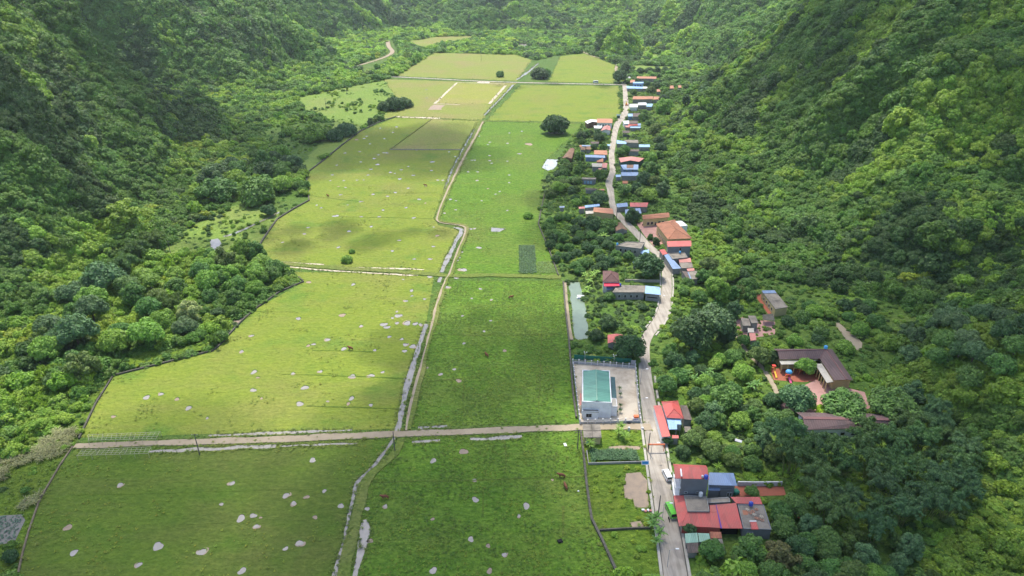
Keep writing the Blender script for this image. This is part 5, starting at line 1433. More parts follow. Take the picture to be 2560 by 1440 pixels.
HERO = [(1386, 334, 13, 16, 'round', 'dark', "big round dark tree standing alone in the pasture over the grey monument"),
 (322, 590, 11, 24, 'tall', 'yellow', "tall yellow green tree at the foot of the dark jungle slope"),
 (1570, 895, 6.6, 10, 'round', 'dark', "round dark mango tree behind the back fence of the hall yard, by the road"),
 (1728, 880, 9.5, 16, 'round', 'dark', "huge dark tree on the right of the narrow road stretch, left half of the pair"),
 (1772, 860, 9.5, 17, 'round', 'blue', "huge dark tree on the right of the narrow road stretch, right half of the pair"),
 (1620, 692, 8.5, 12, 'round', 'dark', "broad dark tree leaning over the road above the long grey house"),
 (1788, 760, 6, 15, 'tall', 'fresh', "tall tree with a bright fresh green top right of the road"),
 (1812, 1020, 6, 9, 'round', 'mid', None), (1985, 1026, 6.6, 10, 'round', 'blue', "round grey green tree in front of the school playground"),
 (2010, 935, 4.2, 6.5, 'round', 'fresh', "round yellow green tree tucked inside the school's L"),
 (2100, 1046, 9, 9.5, 'spread', 'mid', "wide flat topped tree in front of the school's right wing"),
 (2225, 1052, 10, 11, 'spread', 'mid', "wide flat topped tree right of the school court"),
 (2142, 1046, 2.4, 3.2, 'shrub', 'lime', "lime green clipped shrub before the lower school hall, left one"), (2188, 1046, 2.0, 2.8, 'shrub', 'lime', "lime green clipped shrub before the lower school hall, right one"),
 (2056, 1036, 2.8, 3.4, 'shrub', 'lime', "lime green bush left of the two clipped shrubs"), (2016, 1026, 3.0, 4.4, 'shrub', 'fresh', "fresh green bush below the grey green school tree"),
 (1519, 822, 4.6, 6, 'round', 'dark', "round dark tree right of the fish pond, upper one"), (1490, 850, 3.8, 5, 'round', 'dark', "round dark tree right of the fish pond, lower one"),
 (1605, 775, 2.2, 3, 'shrub', 'dark', "single dark shrub in the weedy plot by the road"), (1523, 750, 3.0, 4, 'shrub', 'mid', "bushy shrub in front of the long grey house"),
 (1660, 285, 9, 14, 'tall', 'fresh', "tall fresh green tree beside the upper village houses"), (1757, 282, 9, 13, 'loose', 'blue', "feathery grey green tree left of the bright slope"),
 (1710, 300, 5, 14, 'tall', 'dark', "narrow dark pointed tree in the bright clearing"), (1548, 206, 10, 14, 'round', 'dark', "dark tree at the far road junction, left one"),
 (1562, 186, 9, 17, 'tall', 'dark', "tall dark feathery tree behind the far road junction"), (1600, 188, 7, 9, 'round', 'dark', None), (1622, 188, 7, 10, 'round', 'dark', None), (1642, 188, 6, 12, 'tall', 'dark', None), (1663, 190, 7, 13, 'tall', 'dark', None),
 (790, 352, 13, 13, 'round', 'fresh', "big bushy green tree at the edge of the bright meadow"), (868, 338, 10, 9, 'round', 'blue', "dark bush group by the wall below the meadow, right one"), (838, 350, 9, 9, 'round', 'dark', "dark bush group by the wall below the meadow, left one"),
 (985, 274, 11, 9, 'shrub', 'dark', "dark thicket in the bright meadow, middle clump"), (1012, 268, 9, 7, 'shrub', 'blue', "dark thicket in the bright meadow, right clump"), (962, 277, 8, 7, 'shrub', 'dark', "dark thicket in the bright meadow, left clump"),
 (645, 505, 13, 15, 'round', 'mid', "round green tree among scrub left of the upper pasture, nearest the wall"), (548, 500, 13, 15, 'round', 'mid', "round green tree among scrub at the foot of the ridge"), (672, 540, 5, 7, 'shrub', 'dark', "single dark bush on the terraced plots"),
 (1877, 1240, 2.4, 3.4, 'shrub', 'mid', "clipped round shrub on the red paved yard"), (1722, 1340, 1.9, 4, 'shrub', 'dark', "dark shrub against the front edge of the wide red roof"),
 (1668, 1110, 1.9, 3, 'shrub', 'dark', "dark shrub at the lower corner of the red hip roofed house"),
 (1250, 192, 6.5, 5, 'shrub', 'mid', "bush on the brown stubble field just behind the cross road"), (1350, 196, 12, 9, 'round', 'dark', None), (1362, 190, 9, 8, 'round', 'mid', None),
 (868, 655, 3.2, 2.4, 'shrub', 'fresh', "green bush on the near edge of the upper pasture"), (880, 632, 2.0, 1.6, 'shrub', 'fresh', "small bush beyond the green bush in the upper pasture"),
 (1320, 545, 3.4, 1.6, 'shrub', 'fresh', "low bush in the pasture beside the orchard wall"),
 (1775, 1400, 3.6, 6.5, 'round', 'mid', "olive tree in front of the brown and grey sheds"), (1870, 1400, 5, 9, 'tall', 'mid', "tall soft green tree in front of the annex wall"), (1945, 1425, 5, 9, 'loose', 'brown', "thin brownish tree right of the tall soft green one"),
 (1948, 1300, 4, 6, 'round', 'mid', "rounded tree at the right edge of the stained annex roof, upper one"), (1958, 1340, 4, 6, 'round', 'mid', "rounded tree at the right edge of the stained annex roof, lower one"), (1985, 1290, 4, 7, 'round', 'olive', "yellowish tree below the red paved yard"),
 (1580, 555, 5, 9, 'tall', 'dark', "dark tree standing before the cream school wing"), (1640, 612, 2.6, 5, 'tall', 'dark', "small dark tree in the pink paved court, nearer one"), (1626, 600, 2, 4, 'tall', 'mid', "small dark tree in the pink paved court, farther one"),
 (1520, 577, 6.5, 7.5, 'round', 'mid', "bushy round tree in front of the orange tiled corner house, left one"), (1480, 574, 6.5, 7.5, 'round', 'dark', "bushy round tree in front of the orange tiled corner house, right one"),
 (1497, 512, 6.5, 9, 'round', 'blue', "round dark tree overhanging the lane near the bend"), (1502, 450, 6, 8, 'round', 'mid', "round tree overhanging the lane above the grey walled house"),
 (205, 880, 8, 16, 'round', 'blue', "tall blue green tree in the left lowland jungle, nearest the photo's edge"), (240, 820, 7, 15, 'round', 'blue', "tall blue green tree in the left lowland jungle, just behind another"), (265, 730, 10, 15, 'round', 'blue', "large blue green tree crown above the lowland jungle"), (320, 690, 8, 12, 'bamboo', 'bamboo', "feathery blue green clump beside the large blue green crown"), (345, 655, 8, 12, 'bamboo', 'bamboo', "feathery pale green clump farthest back in the lowland jungle"), (390, 625, 8, 12, 'bamboo', 'olive', "olive bamboo clump beside the terraced plots"),
 (480, 810, 6, 11, 'loose', 'pale', "pale silvery tree in the lowland jungle near the field wall"), (430, 790, 6.5, 11, 'bamboo', 'olive', "olive feathery clump left of the pale silvery tree"), (555, 852, 3.6, 4.5, 'shrub', 'mid', "round dark bush pressed against the field wall corner"),
 (2078, 1152, 5.6, 10.5, 'bamboo', 'bamboo', "bamboo clump right before the lower school hall wall, leftmost"), (2142, 1150, 5.8, 11.5, 'bamboo', 'bamboo', "bamboo clump right before the lower school hall wall, second from left"), (2214, 1148, 6, 13, 'bamboo', 'bamboo', "bamboo clump right before the lower school hall wall, second from right"), (2290, 1146, 6, 13, 'bamboo', 'bamboo', "bamboo clump right before the lower school hall wall, rightmost"),
 (1893, 914, 4.5, 8, 'round', 'olive', "leafy tree over the earth lane just left of the school"), (1856, 866, 3.2, 5, 'round', 'mid', "low tree over the upper end of the earth lane"), (1930, 905, 3.0, 5, 'round', 'dark', "dark tree between the earth lane and the school's left end"),
 (30, 1400, 2.2, 3, 'shrub', 'dark', "single dark bush between the lotus pond and the wall")]
for px, py, r, h, kd, tn, lb in HERO: tree(px, py, r, h, kd, tn, lb)

# leafy plants in the gardens
for k, (x, y, s) in enumerate([(1640, 1308, 1.1), (1632, 1325, 1.0), (1648, 1345, 1.0), (1626, 1310, .9), (1640, 1365, .9)]):
    leafy("banana_plant", BANANA, (x, y), s, f"banana plant at the left road kerb across from the green minibus, {['first from the top', 'third from the top', 'second from the bottom', 'leftmost', 'lowest'][k]}", "banana plant", 'mid', "banana plants by the kerb")
for k, (x, y) in enumerate([R('S', (740, 250))[0], R('S', (790, 400))[0], R('S', (215, 470))[0], R('S', (235, 545))[0], R('S', (700, 330))[0]]):
    leafy("screw_palm", YUCCA, (x, y), 1.5, f"spiky screw palm in the garden below the hall yard, {['farthest back', 'largest', 'left one by the pump house', 'left one by the cassava plot', 'second from the back'][k]}", "screw palm", 'fresh', "screw palms by the pump house")
for k, (x, y) in enumerate([(1068, 690), (1085, 800), (1085, 1000), (1080, 1090), (1010, 1120), (960, 1110)]):
    leafy("screw_palm", YUCCA, R('K', (x, y))[0], .75, f"dark spiky pot palm on the yard side of the hall, {['first', 'second', 'third', 'fourth', 'fifth', 'last'][k]} from the back", "pot palm", 'dark', "dark pot palms beside the hall")
for k, (x, y) in enumerate(R('B', (1030, 1000), (1190, 1020), (1100, 1045), (980, 960), (1220, 985), (1600, 1090), (1560, 1110))):
    leafy("banana_plant", BANANA, (x, y), 1.15, None, "banana plant", 'mid', "banana plants")
for k, (x, y) in enumerate(R('C', (960, 205), (1010, 230), (985, 260), (1060, 220), (760, 770), (800, 750), (840, 780), (725, 1150), (690, 1165)) + R('D', (1240, 520), (1290, 530), (1350, 520), (1190, 490)) + R('B', (200, 190), (262, 190), (240, 240), (205, 330), (230, 300))):
    leafy("banana_plant", BANANA, (x, y), 1.1, None, "banana plant", 'fresh', "banana plants")

# ---- zones of single trees
P0 = np.array([[0, 0]])
def clear_hit(px, py, rad, polys, grow=0.0):
    for q in polys:
        xs = [a for a, _ in q]; ys = [b for _, b in q]
        if px < min(xs) - rad or px > max(xs) + rad or py < min(ys) - rad or py > max(ys) + rad: continue
        if inside(q, [px], [py])[0] or edge_dist(q, [px], [py])[0] < rad: return True
    return False
ROADPOLY = [proj(p.x, p.y, .2)[:2] for p in offset_line(ROAD, 3.4)]
ROADPOLY2 = [proj(p.x, p.y, .2)[:2] for p in offset_line(ROAD, -3.4)]
n_ = len(ROADPOLY)
ROADQ = [[ROADPOLY[i], ROADPOLY[min(i + 6, n_ - 1)], ROADPOLY2[min(i + 6, n_ - 1)], ROADPOLY2[i]] for i in range(0, n_ - 1, 6)]
ROADQ = [q for q in ROADQ if not (825 < sum(b for _, b in q) / 4 < 905 or 640 < sum(b for _, b in q) / 4 < 672)]
KEEP = CLEAR + ROADQ
EXTRA = [R('N', (1100, 418), (1760, 428), (1795, 540), (1110, 560)), R('T', (300, 470), (700, 440), (760, 560), (420, 610)), R('T', (800, 620), (900, 630), (880, 960), (780, 940)), R('T', (420, 960), (560, 1000), (520, 1050), (430, 1000)), R('F', (380, 205), (420, 200), (540, 340), (480, 350)), R('C', (1230, 600), (1300, 600), (1340, 700), (1280, 800), (1230, 720)), R('B', (1420, 525), (1490, 525), (1490, 570), (1420, 570)), R('T', (1280, 850), (1400, 880), (1340, 960), (1260, 930)),
 R('B', (75, 220), (190, 220), (235, 670), (110, 680))]
KEEP2 = KEEP + EXTRA
FIELDS = [q for q in OPEN]
def zone(poly, n, sp, rr, kinds, seed, hr=1.45, tries=6000, img_k=.62):
    """n single trees inside the photo outline, spaced sp x (r1 + r2)"""
    rs = random.Random(seed)
    xs = [a for a, _ in poly]; ys = [b for _, b in poly]
    w = [at(*p) for p in poly]
    wx = [p.x for p in w]; wy = [p.y for p in w]
    wp = [(p.x, p.y) for p in w]
    cnt = 0
    for _ in range(tries):
        if cnt >= n: break
        x, y = rs.uniform(min(wx), max(wx)), rs.uniform(min(wy), max(wy))
        if not inside(wp, [x], [y])[0]: continue
        r = rs.uniform(*rr)
        if any((x - a) ** 2 + (y - b) ** 2 < (sp * (r + c)) ** 2 for a, b, c in PLACED): continue
        px, py, zc = proj(x, y, 0)
        if clear_hit(px, py, 2, OPEN): continue
        kd, tn = rs.choice(kinds)
        h = r * hr * rs.uniform(.85, 1.2) * (1.25 if kd == 'tall' else 1)
        gz = float(height(x, y))
        cx, cy, z2 = proj(x, y, gz + h * .55)
        if clear_hit(cx, cy, r * FPX / z2 * img_k, KEEP2): continue
        tree(0, 0, r, h, kd, tn, world=Vector((x, y, 0)), rs=rs)
        cnt += 1
    return cnt
GARDEN = [('round', 'mid'), ('round', 'dark'), ('round', 'mid'), ('round', 'fresh'), ('loose', 'mid'), ('tall', 'blue'), ('round', 'olive')]
zone([(1940, 1100), (2100, 1060), (2330, 1050), (2420, 1180), (2400, 1290), (2230, 1390), (2080, 1360), (1985, 1240)], 34, .47, (4.6, 6.6), [('bamboo', 'bamboo'), ('bamboo', 'bamboo'), ('bamboo', 'blue')], 1, hr=1.9)
zone([(1940, 1260), (2250, 1350), (2300, 1440), (2250, 1500), (1740, 1500), (1740, 1440), (1960, 1420)], 26, .55, (2.6, 4.2), GARDEN + [('loose', 'olive')], 2, hr=1.8)
zone([(1660, 1105), (1760, 1000), (1940, 1020), (2000, 1090), (1960, 1200), (1850, 1170), (1690, 1155)], 26, .55, (2.6, 4.4), GARDEN, 3, hr=1.5)
zone([(1640, 900), (1700, 880), (1850, 830), (1950, 890), (1930, 1020), (1760, 1010), (1650, 990)], 24, .58, (2.6, 4.6), GARDEN, 4, hr=1.4)
zone([(2240, 860), (2420, 900), (2520, 1000), (2440, 1090), (2300, 1060), (2230, 1000)], 22, .52, (3.6, 5.6), [('round', 'blue'), ('round', 'dark'), ('loose', 'blue'), ('round', 'mid')], 5, hr=1.6)
zone([(1960, 760), (2200, 760), (2260, 880), (2150, 900), (1960, 860)], 22, .55, (2.8, 4.6), [('round', 'mid'), ('round', 'dark'), ('round', 'fresh')], 6, hr=1.2)
zone([(1680, 690), (1880, 660), (1900, 740), (1960, 800), (1840, 850), (1690, 840)], 24, .55, (3.0, 5.4), GARDEN, 7, hr=1.5)
zone([(1350, 575), (1400, 545), (1540, 545), (1580, 600), (1560, 640), (1650, 680), (1400, 690)], 52, .60, (2.6, 3.8), [('round', 'mid'), ('round', 'mid'), ('round', 'dark')], 8, hr=1.3)
zone([(1370, 500), (1400, 420), (1450, 430), (1520, 480), (1525, 520), (1400, 525)], 18, .58, (3.2, 5.2), GARDEN, 9, hr=1.3)
zone([(1400, 420), (1440, 340), (1520, 330), (1525, 420), (1450, 440)], 16, .6, (3.4, 5.4), GARDEN, 10, hr=1.3)
zone([(1545, 350), (1600, 290), (1650, 330), (1660, 460), (1700, 540), (1560, 500), (1545, 440)], 20, .6, (4, 6.5), GARDEN, 11, hr=1.4)
zone([(1570, 220), (1640, 205), (1740, 220), (1740, 260), (1580, 260)], 14, .6, (4, 7), GARDEN, 12, hr=1.3)
zone([(60, 860), (180, 760), (420, 670), (560, 660), (720, 690), (600, 770), (480, 850), (300, 900), (150, 1000)], 34, .58, (4, 7.5), [('round', 'mid'), ('round', 'olive'), ('tall', 'mid'), ('round', 'fresh'), ('loose', 'olive'), ('round', 'blue')], 13, hr=1.6)
zone([(500, 640), (660, 650), (720, 690), (600, 760), (520, 740)], 14, .5, (4.4, 6.5), [('tall', 'mid'), ('tall', 'fresh'), ('round', 'fresh')], 14, hr=1.5)
zone([(480, 500), (600, 400), (720, 330), (745, 440), (700, 500), (560, 520)], 16, .7, (6, 10), GARDEN, 15, hr=1.2)
print("single trees", len(TREES))

# ---- describe each unnamed tree by its look and the nearest landmark
LAND += [("fish pond", 1447, 780), ("round field tree", 1386, 310), ("cassava plot", 1540, 1140), ("orange height bar", 1640, 1112), ("red paved yard", 1890, 1228), ("green minibus", 1676, 1284), ("white van", 1666, 1186),
         ("far road junction", 1555, 210), ("terraced garden plots", 560, 600), ("field wall corner", 757, 705), ("yellow green tree", 320, 530), ("bright meadow", 860, 270), ("school court", 2080, 1010), ("brown earth path", 2120, 850), ("orchard wall", 1370, 620), ("pale silvery tree", 480, 780)]
LOOK = {'round': 'round', 'loose': 'loose airy', 'spread': 'flat topped', 'tall': 'upright', 'bamboo': 'feathery', 'shrub': 'bushy', 'banana_plant': 'broad leaved', 'screw_palm': 'spiky'}
CLR = {'dark': 'dark green', 'mid': 'green', 'fresh': 'fresh green', 'yellow': 'yellow green', 'blue': 'blue green', 'olive': 'olive', 'pale': 'pale', 'bamboo': 'deep green', 'lime': 'lime green', 'brown': 'brownish', 'tan': 'tan'}
ORD = ['nearest', 'second nearest', 'third nearest', 'fourth nearest', 'fifth nearest', 'sixth nearest', 'seventh nearest', 'eighth nearest', 'ninth nearest', 'tenth nearest']
buckets = {}
for root, kd, tn, r, (x, y), need in TREES:
    if "_a" in root: del root["_a"]
    if not need: continue
    nm, lx, ly = min(LAND, key=lambda l: (l[1] - x) ** 2 + ((l[2] - y) * 1.5) ** 2)
    dx, dy = x - lx, (y - ly) * 1.5
    rel = ('right of' if dx > 0 else 'left of') if abs(dx) > abs(dy) else ('below' if dy > 0 else 'above')
    word = {'banana_plant': 'banana plant', 'screw_palm': 'screw palm', 'bamboo': 'bamboo clump', 'shrub': 'shrub'}.get(kd, 'tree')
    buckets.setdefault((LOOK[kd], CLR[tn], word, rel, nm), []).append((dx * dx + dy * dy, root))
for (lk, cl, wd, rel, nm), lst in buckets.items():
    lst.sort(key=lambda t: t[0])
    for i, (_, root) in enumerate(lst):
        root["label"] = f"{lk} {cl} {wd} {rel} the {nm}" + (f", {ORD[min(i, 9)]}" if len(lst) > 1 else "")
        root["group"] = {'banana plant': 'banana plants', 'bamboo clump': 'bamboo clumps', 'screw palm': 'screw palms'}.get(wd, 'garden and valley trees')

# ------------------------------------------------------------------ growth nobody could count: points carrying leaf clumps
MS = M['leafstuff']
PROTO = bpy.data.collections.new("growth_kinds")
def proto(name, me):
    o = bpy.data.objects.new(name, me); PROTO.objects.link(o)
kinds = []
for i in range(4): kinds.append(foliage("clump", 100 + i, dome_lobes(100 + i, 9 + i, .85, .62, (.28, .46)), 900, .21, mat=MS))             # 0-3 near clumps
for i in range(4): kinds.append(foliage("clump", 110 + i, dome_lobes(110 + i, 7 + i, .9, .60, (.30, .50)), 260, .34, mat=MS))             # 4-7 far clumps
kinds.append(foliage("clump", 120, bamboo_lobes(120, 12), 900, .26, aspect=.3, droop=.5, core=.62, mat=MS))                              # 8 feathery
kinds.append(foliage("clump", 121, dome_lobes(121, 12, .38, .8, (.20, .34), 0), 900, .2, up=.8, mat=MS))                                # 9 low mound of vines
kinds.append(strips("tuft", 122, 9, 1.0, .22, 1.15, MS, segs=2, curl=1.4))                                                             # 10 grass tuft
kinds.append(strips("reed", 123, 26, 1.6, .13, 1.35, MS, segs=3, curl=2.0))                                                            # 11 reed tussock
kinds.append(strips("crop", 124, 9, .8, .3, .9, MS, segs=2, curl=1.2))                                                                  # 12 crop plant
kinds.append(foliage("clump", 125, dome_lobes(125, 10, 1.5, .58, (.26, .42), -.7), 700, .22, mat=MS))                                    # 13 upright crown
for i, me in enumerate(kinds): proto(f"growth_{i:02d}", me)

def growth_tree():
    g = bpy.data.node_groups.new("growth", 'GeometryNodeTree')
    g.interface.new_socket("Geometry", in_out='INPUT', socket_type='NodeSocketGeometry')
    g.interface.new_socket("Geometry", in_out='OUTPUT', socket_type='NodeSocketGeometry')
    gi, go = g.nodes.new("NodeGroupInput"), g.nodes.new("NodeGroupOutput")
    ci = g.nodes.new("GeometryNodeCollectionInfo")
    ci.inputs["Collection"].default_value = PROTO
    ci.inputs["Separate Children"].default_value = True
    ci.inputs["Reset Children"].default_value = True
    ip = g.nodes.new("GeometryNodeInstanceOnPoints")
    ip.inputs["Pick Instance"].default_value = True
    def attr(nm, typ):
        a = g.nodes.new("GeometryNodeInputNamedAttribute"); a.data_type = typ; a.inputs["Name"].default_value = nm
        return a.outputs["Attribute"]
    L = g.links.new
    L(gi.outputs[0], ip.inputs["Points"]); L(ci.outputs[0], ip.inputs["Instance"])
    L(attr("which", 'INT'), ip.inputs["Instance Index"])
    er = g.nodes.new("FunctionNodeEulerToRotation"); L(attr("turn", 'FLOAT_VECTOR'), er.inputs[0]); L(er.outputs[0], ip.inputs["Rotation"])
    L(attr("size", 'FLOAT_VECTOR'), ip.inputs["Scale"])
    L(ip.outputs[0], go.inputs[0])
    return g
GROW = growth_tree()
def lean_turn(x, y, amt, r):
    e = 6.0
    gx_, gy_ = (height(x + e, y) - height(x - e, y)) / (2 * e), (height(x, y + e) - height(x, y - e)) / (2 * e)
    a = r.uniform(0, 6.28, len(x))
    n_ = np.stack([-gx_ * amt + r.normal(0, .14, len(x)), -gy_ * amt + r.normal(0, .14, len(x)), np.ones(len(x))], 1)
    n_ /= np.linalg.norm(n_, axis=1)[:, None]
    t = np.stack([np.cos(a), np.sin(a), np.zeros(len(x))], 1)
    t -= n_ * (t * n_).sum(1)[:, None]; t /= np.linalg.norm(t, axis=1)[:, None]
    b = np.cross(n_, t)                               # columns t, b, n -> euler XYZ
    return np.stack([np.arctan2(b[:, 2], n_[:, 2]), -np.arcsin(np.clip(t[:, 2], -1, 1)), np.arctan2(t[:, 1], t[:, 0])], 1)
def growth(name, label, pos, which, size, tint, tilt=.12, seed=1, turn=None):
    r = np.random.RandomState(seed)
    n = len(pos)
    me = bpy.data.meshes.new(name)
    me.vertices.add(n)
    me.vertices.foreach_set("co", np.asarray(pos, np.float32).ravel())
    if turn is None: turn = np.stack([r.uniform(-tilt, tilt, n), r.uniform(-tilt, tilt, n), r.uniform(0, 6.28, n)], 1)
    for nm, typ, key, val in (("which", 'INT', "value", np.asarray(which, np.int32)), ("turn", 'FLOAT_VECTOR', "vector", turn.astype(np.float32).ravel()),
                              ("size", 'FLOAT_VECTOR', "vector", np.asarray(size, np.float32).ravel()),
                              ("tint", 'FLOAT_COLOR', "color", np.concatenate([tint, np.ones((n, 1))], 1).astype(np.float32).ravel())):
        a = me.attributes.new(nm, typ, 'POINT'); a.data.foreach_set(key, val)
    me.update()
    o = link(bpy.data.objects.new(name, me))
    md = o.modifiers.new("growth", 'NODES'); md.node_group = GROW
    return tag(o, label, None, None, "stuff")

rg = np.random.RandomState(5)
def jgrid(x0, x1, y0, y1, s):
    X, Y = np.meshgrid(np.arange(x0, x1, s), np.arange(y0, y1, s))
    X = X.ravel() + rg.uniform(-.48, .48, X.size) * s; Y = Y.ravel() + rg.uniform(-.48, .48, Y.size) * s
    return X, Y
def in_view(x, y, z, mx=420, my=150):
    px, py, zc = proj(x, y, z)
    return (px > -mx) & (px < 2560 + mx) & (py > -my) & (py < 1440 + my * 1.6) & (zc > 60), px, py, zc
def in_any(polys, px, py):
    m = np.zeros(px.shape, bool)
    for q in polys:
        xs = [a for a, _ in q]; ys = [b for _, b in q]
        s = (px >= min(xs)) & (px <= max(xs)) & (py >= min(ys)) & (py <= max(ys)) & ~m
        if s.any():
            idx = np.nonzero(s)[0]; m[idx] = inside(q, px[idx], py[idx])
    return m
PAL = np.array([TINT[k] for k in ('dark', 'mid', 'fresh', 'yellow', 'blue', 'olive', 'pale')])
def tints(x, y, w, r=rg):
    """w (n, 7) weights -> colours, patchy by species noise"""
    n = len(x)
    s = np.stack([vnoise(x / 26 + 17 * i, y / 26 + 5 * i) * .95 + r.rand(n) * .32 for i in range(7)], 1) * np.sqrt(w)
    c = PAL[s.argmax(1)]
    return c * [1.05, 1.0, .76] * r.uniform(.86, 1.16, (n, 1)) * np.stack([r.uniform(.9, 1.12, n), np.ones(n), r.uniform(.85, 1.15, n)], 1)
VILLAGE = [(1350, 560), (1345, 470), (1400, 390), (1450, 310), (1550, 215), (1640, 195), (1760, 225), (1640, 330), (1700, 480), (1745, 600), (1900, 690), (2260, 760), (2470, 960), (2420, 1300), (2260, 1460), (1553, 1460), (1466, 1209), (1440, 1000), (1410, 700)]
SPARSE = [MEADOW, CLEAR_L, [(205, 1085), (240, 1000), (285, 930), (534, 868), (500, 850), (330, 890), (250, 960), (150, 1075), (70, 1130), (-60, 1180), (-60, 1460), (40, 1460), (98, 1250), (150, 1160), (185, 1112)],
          [(560, 520), (700, 440), (770, 500), (690, 545), (640, 570)], [(640, 330), (760, 300), (850, 310), (760, 420), (700, 420)]]
VALLEY = [(-300, 1900), (40, 1460), (100, 1250), (182, 1118), (240, 1010), (284, 940), (532, 878), (600, 808), (700, 730), (759, 705), (690, 655), (628, 648), (693, 549), (773, 502), (766, 434), (806, 404), (902, 328), (960, 300), (1000, 262), (960, 198), (990, 190), (1085, 131), (1290, 137), (1340, 150), (1380, 140), (1460, 132), (1550, 165), (1560, 215), (1450, 310), (1400, 390), (1345, 470), (1350, 560), (1410, 700), (1440, 1000), (1466, 1209), (1553, 1460), (1800, 1900)]
TOPTRACK = [(880, 165), (925, 150), (965, 135), (955, 110), (985, 100), (1000, 130), (985, 150), (910, 190)]

def scatter(s, znear, zfar):
    x, y = jgrid(-760, 900, 60, 2150, s)
    z = height(x, y)
    ok, px, py, zc = in_view(x, y, z)
    ok &= (zc >= znear) & (zc < zfar)
    x, y, z, px, py, zc = [a[ok] for a in (x, y, z, px, py, zc)]
    gx_, gy_, _ = proj(x, y, 0)
    flat = z < 1.5
    bad = flat & in_any(OPEN, gx_, gy_)
    vil = flat & inside(VILLAGE, gx_, gy_)
    sp = flat & in_any(SPARSE, gx_, gy_)
    trk = flat & (inside(TOPTRACK, gx_, gy_) | inside(VALLEY, gx_, gy_))
    keep = ~bad & ~trk & (~sp | (rg.rand(len(x)) < np.where(inside(MEADOW, gx_, gy_), np.where(vnoise(x / 13, y / 17) > .66, .55, .015), .34))) & ~vil
    return [a[keep] for a in (x, y, z, zc, sp, gx_, gy_)]
# forest on the hills and the wild lowland, in three rings
for nm, s, z0, z1, lab in (("forest", 4.5, 60, 420, "dense jungle of mixed green crowns on the near slopes and lowland"), ("forest", 4.6, 420, 800, "dense jungle covering the middle slopes"), ("forest", 5.8, 800, 2300, "hazy jungle covering the far slopes and valley end"),
                          ("undergrowth", 3.0, 60, 420, "vines and scrub between the near crowns"), ("undergrowth", 3.5, 420, 800, "vines and scrub between the middle crowns"), ("undergrowth", 5.5, 800, 1700, "scrub between the far crowns")):
    x, y, z, zc, sp, gx_, gy_ = scatter(s, z0, z1)
    n = len(x)
    hill = np.clip(z / 25, 0, 1)
    crown_ = nm == "forest"
    if crown_:
        gap = (vnoise(x / 30 + 2, y / 30 + 9) < .33) & (rg.rand(n) < .7)
        x, y, z, zc, sp, gx_, gy_, hill = [a[~gap] for a in (x, y, z, zc, sp, gx_, gy_, hill)]
        n = len(x)
    big = vnoise(x / 19 + 5, y / 19)
    if crown_:
        r = s * (.36 + .36 * big ** 1.3 + .36 * rg.rand(n) ** 2)
        r *= np.where(rg.rand(n) < .06, 1.5, 1.0)
    else:
        r = s * (.46 + .55 * rg.rand(n) ** 1.6)
    r *= np.where(sp, .5, 1.0)
    sl_ = np.hypot(height(x + 5, y) - height(x - 5, y), height(x, y + 5) - height(x, y - 5)) / 10
    r *= 1 + .32 * np.clip(sl_ - .4, 0, 1.6)
    left = x < 0
    w = np.tile(np.array([1.0, 1.3, .9, .35, .45, .45, .12]), (n, 1))
    w[left & (hill > .3)] *= [1.2, 1.3, .7, .15, .6, .35, .5]
    w[left & (hill <= .3)] *= [.6, 1.1, 1.6, 1.5, .8, 1.0, .8]
    w[~left & (hill > .3)] *= [.9, 1.3, 1.15, .2, .35, .35, .05]
    sig = (gx_ > 2200) & (gy_ > 900)
    w[sig] *= [.5, 1.2, 1.7, 1.2, .3, .6, .1]
    if crown_: r = np.where(sig, r * rg.uniform(.45, .85, n), r)
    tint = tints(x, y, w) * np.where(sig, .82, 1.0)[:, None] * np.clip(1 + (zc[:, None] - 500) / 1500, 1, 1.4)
    if crown_:
        which = np.where(zc < 700, rg.randint(0, 4, n), rg.randint(4, 8, n))
        q = rg.rand(n)
        which = np.where(q < .07, 8, np.where(q < .17, 13, np.where((q < .50) & (hill > .2), 9, which)))
        hs = rg.uniform(.8, 1.3, n)
        zo = z + r * np.where(which == 9, .15, .35) - .3 + rg.uniform(0, 1.0, n) + 2.5 * (rg.rand(n) < .08) * (which != 9)
    else:
        which = np.where(rg.rand(n) < .4, 9, rg.randint(4, 8, n))
        hs = rg.uniform(.6, 1.2, n)
        zo = z + r * .1 - .3
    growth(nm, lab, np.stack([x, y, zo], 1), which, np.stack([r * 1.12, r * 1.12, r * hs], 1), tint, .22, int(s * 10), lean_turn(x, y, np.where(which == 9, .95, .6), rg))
    print(nm, n)
# undergrowth of the village gardens
x, y = jgrid(-20, 320, 100, 900, 2.3)
z = height(x, y)
ok, px, py, zc = in_view(x, y, z, 40, 40)
gx_, gy_, _ = proj(x, y, 0)
ok &= inside(VILLAGE, gx_, gy_) & ~in_any(OPEN, gx_, gy_) & (rg.rand(len(x)) < .62)
x, y, z, gx_, gy_ = [a[ok] for a in (x, y, z, gx_, gy_)]
r = rg.uniform(.5, 1.5, len(x)) * (.6 + .9 * vnoise(x / 9, y / 9))
cx, cy, _ = proj(x, y, z + r)
strip = in_any([R('A', (160, 250), (215, 520), (245, 800), (280, 1010), (480, 1440), (860, 1440), (790, 900), (720, 520), (680, 240))], gx_, gy_)
r = np.where(strip, r * .55, r)
ok = ~in_any(KEEP2 + OPEN, cx, cy) & (~strip | (rg.rand(len(x)) < .55)) & ~in_any([R('S', (240, 570), (1000, 560), (1040, 760), (230, 770))], gx_, gy_)
x, y, z, r, strip = [a[ok] for a in (x, y, z, r, strip)]
n = len(x)
w = np.tile(np.array([.7, 1.3, 1.2, .4, .4, .4, .2]), (n, 1)); w[strip] = [.2, .9, 1.8, 1.5, .1, .3, .1]
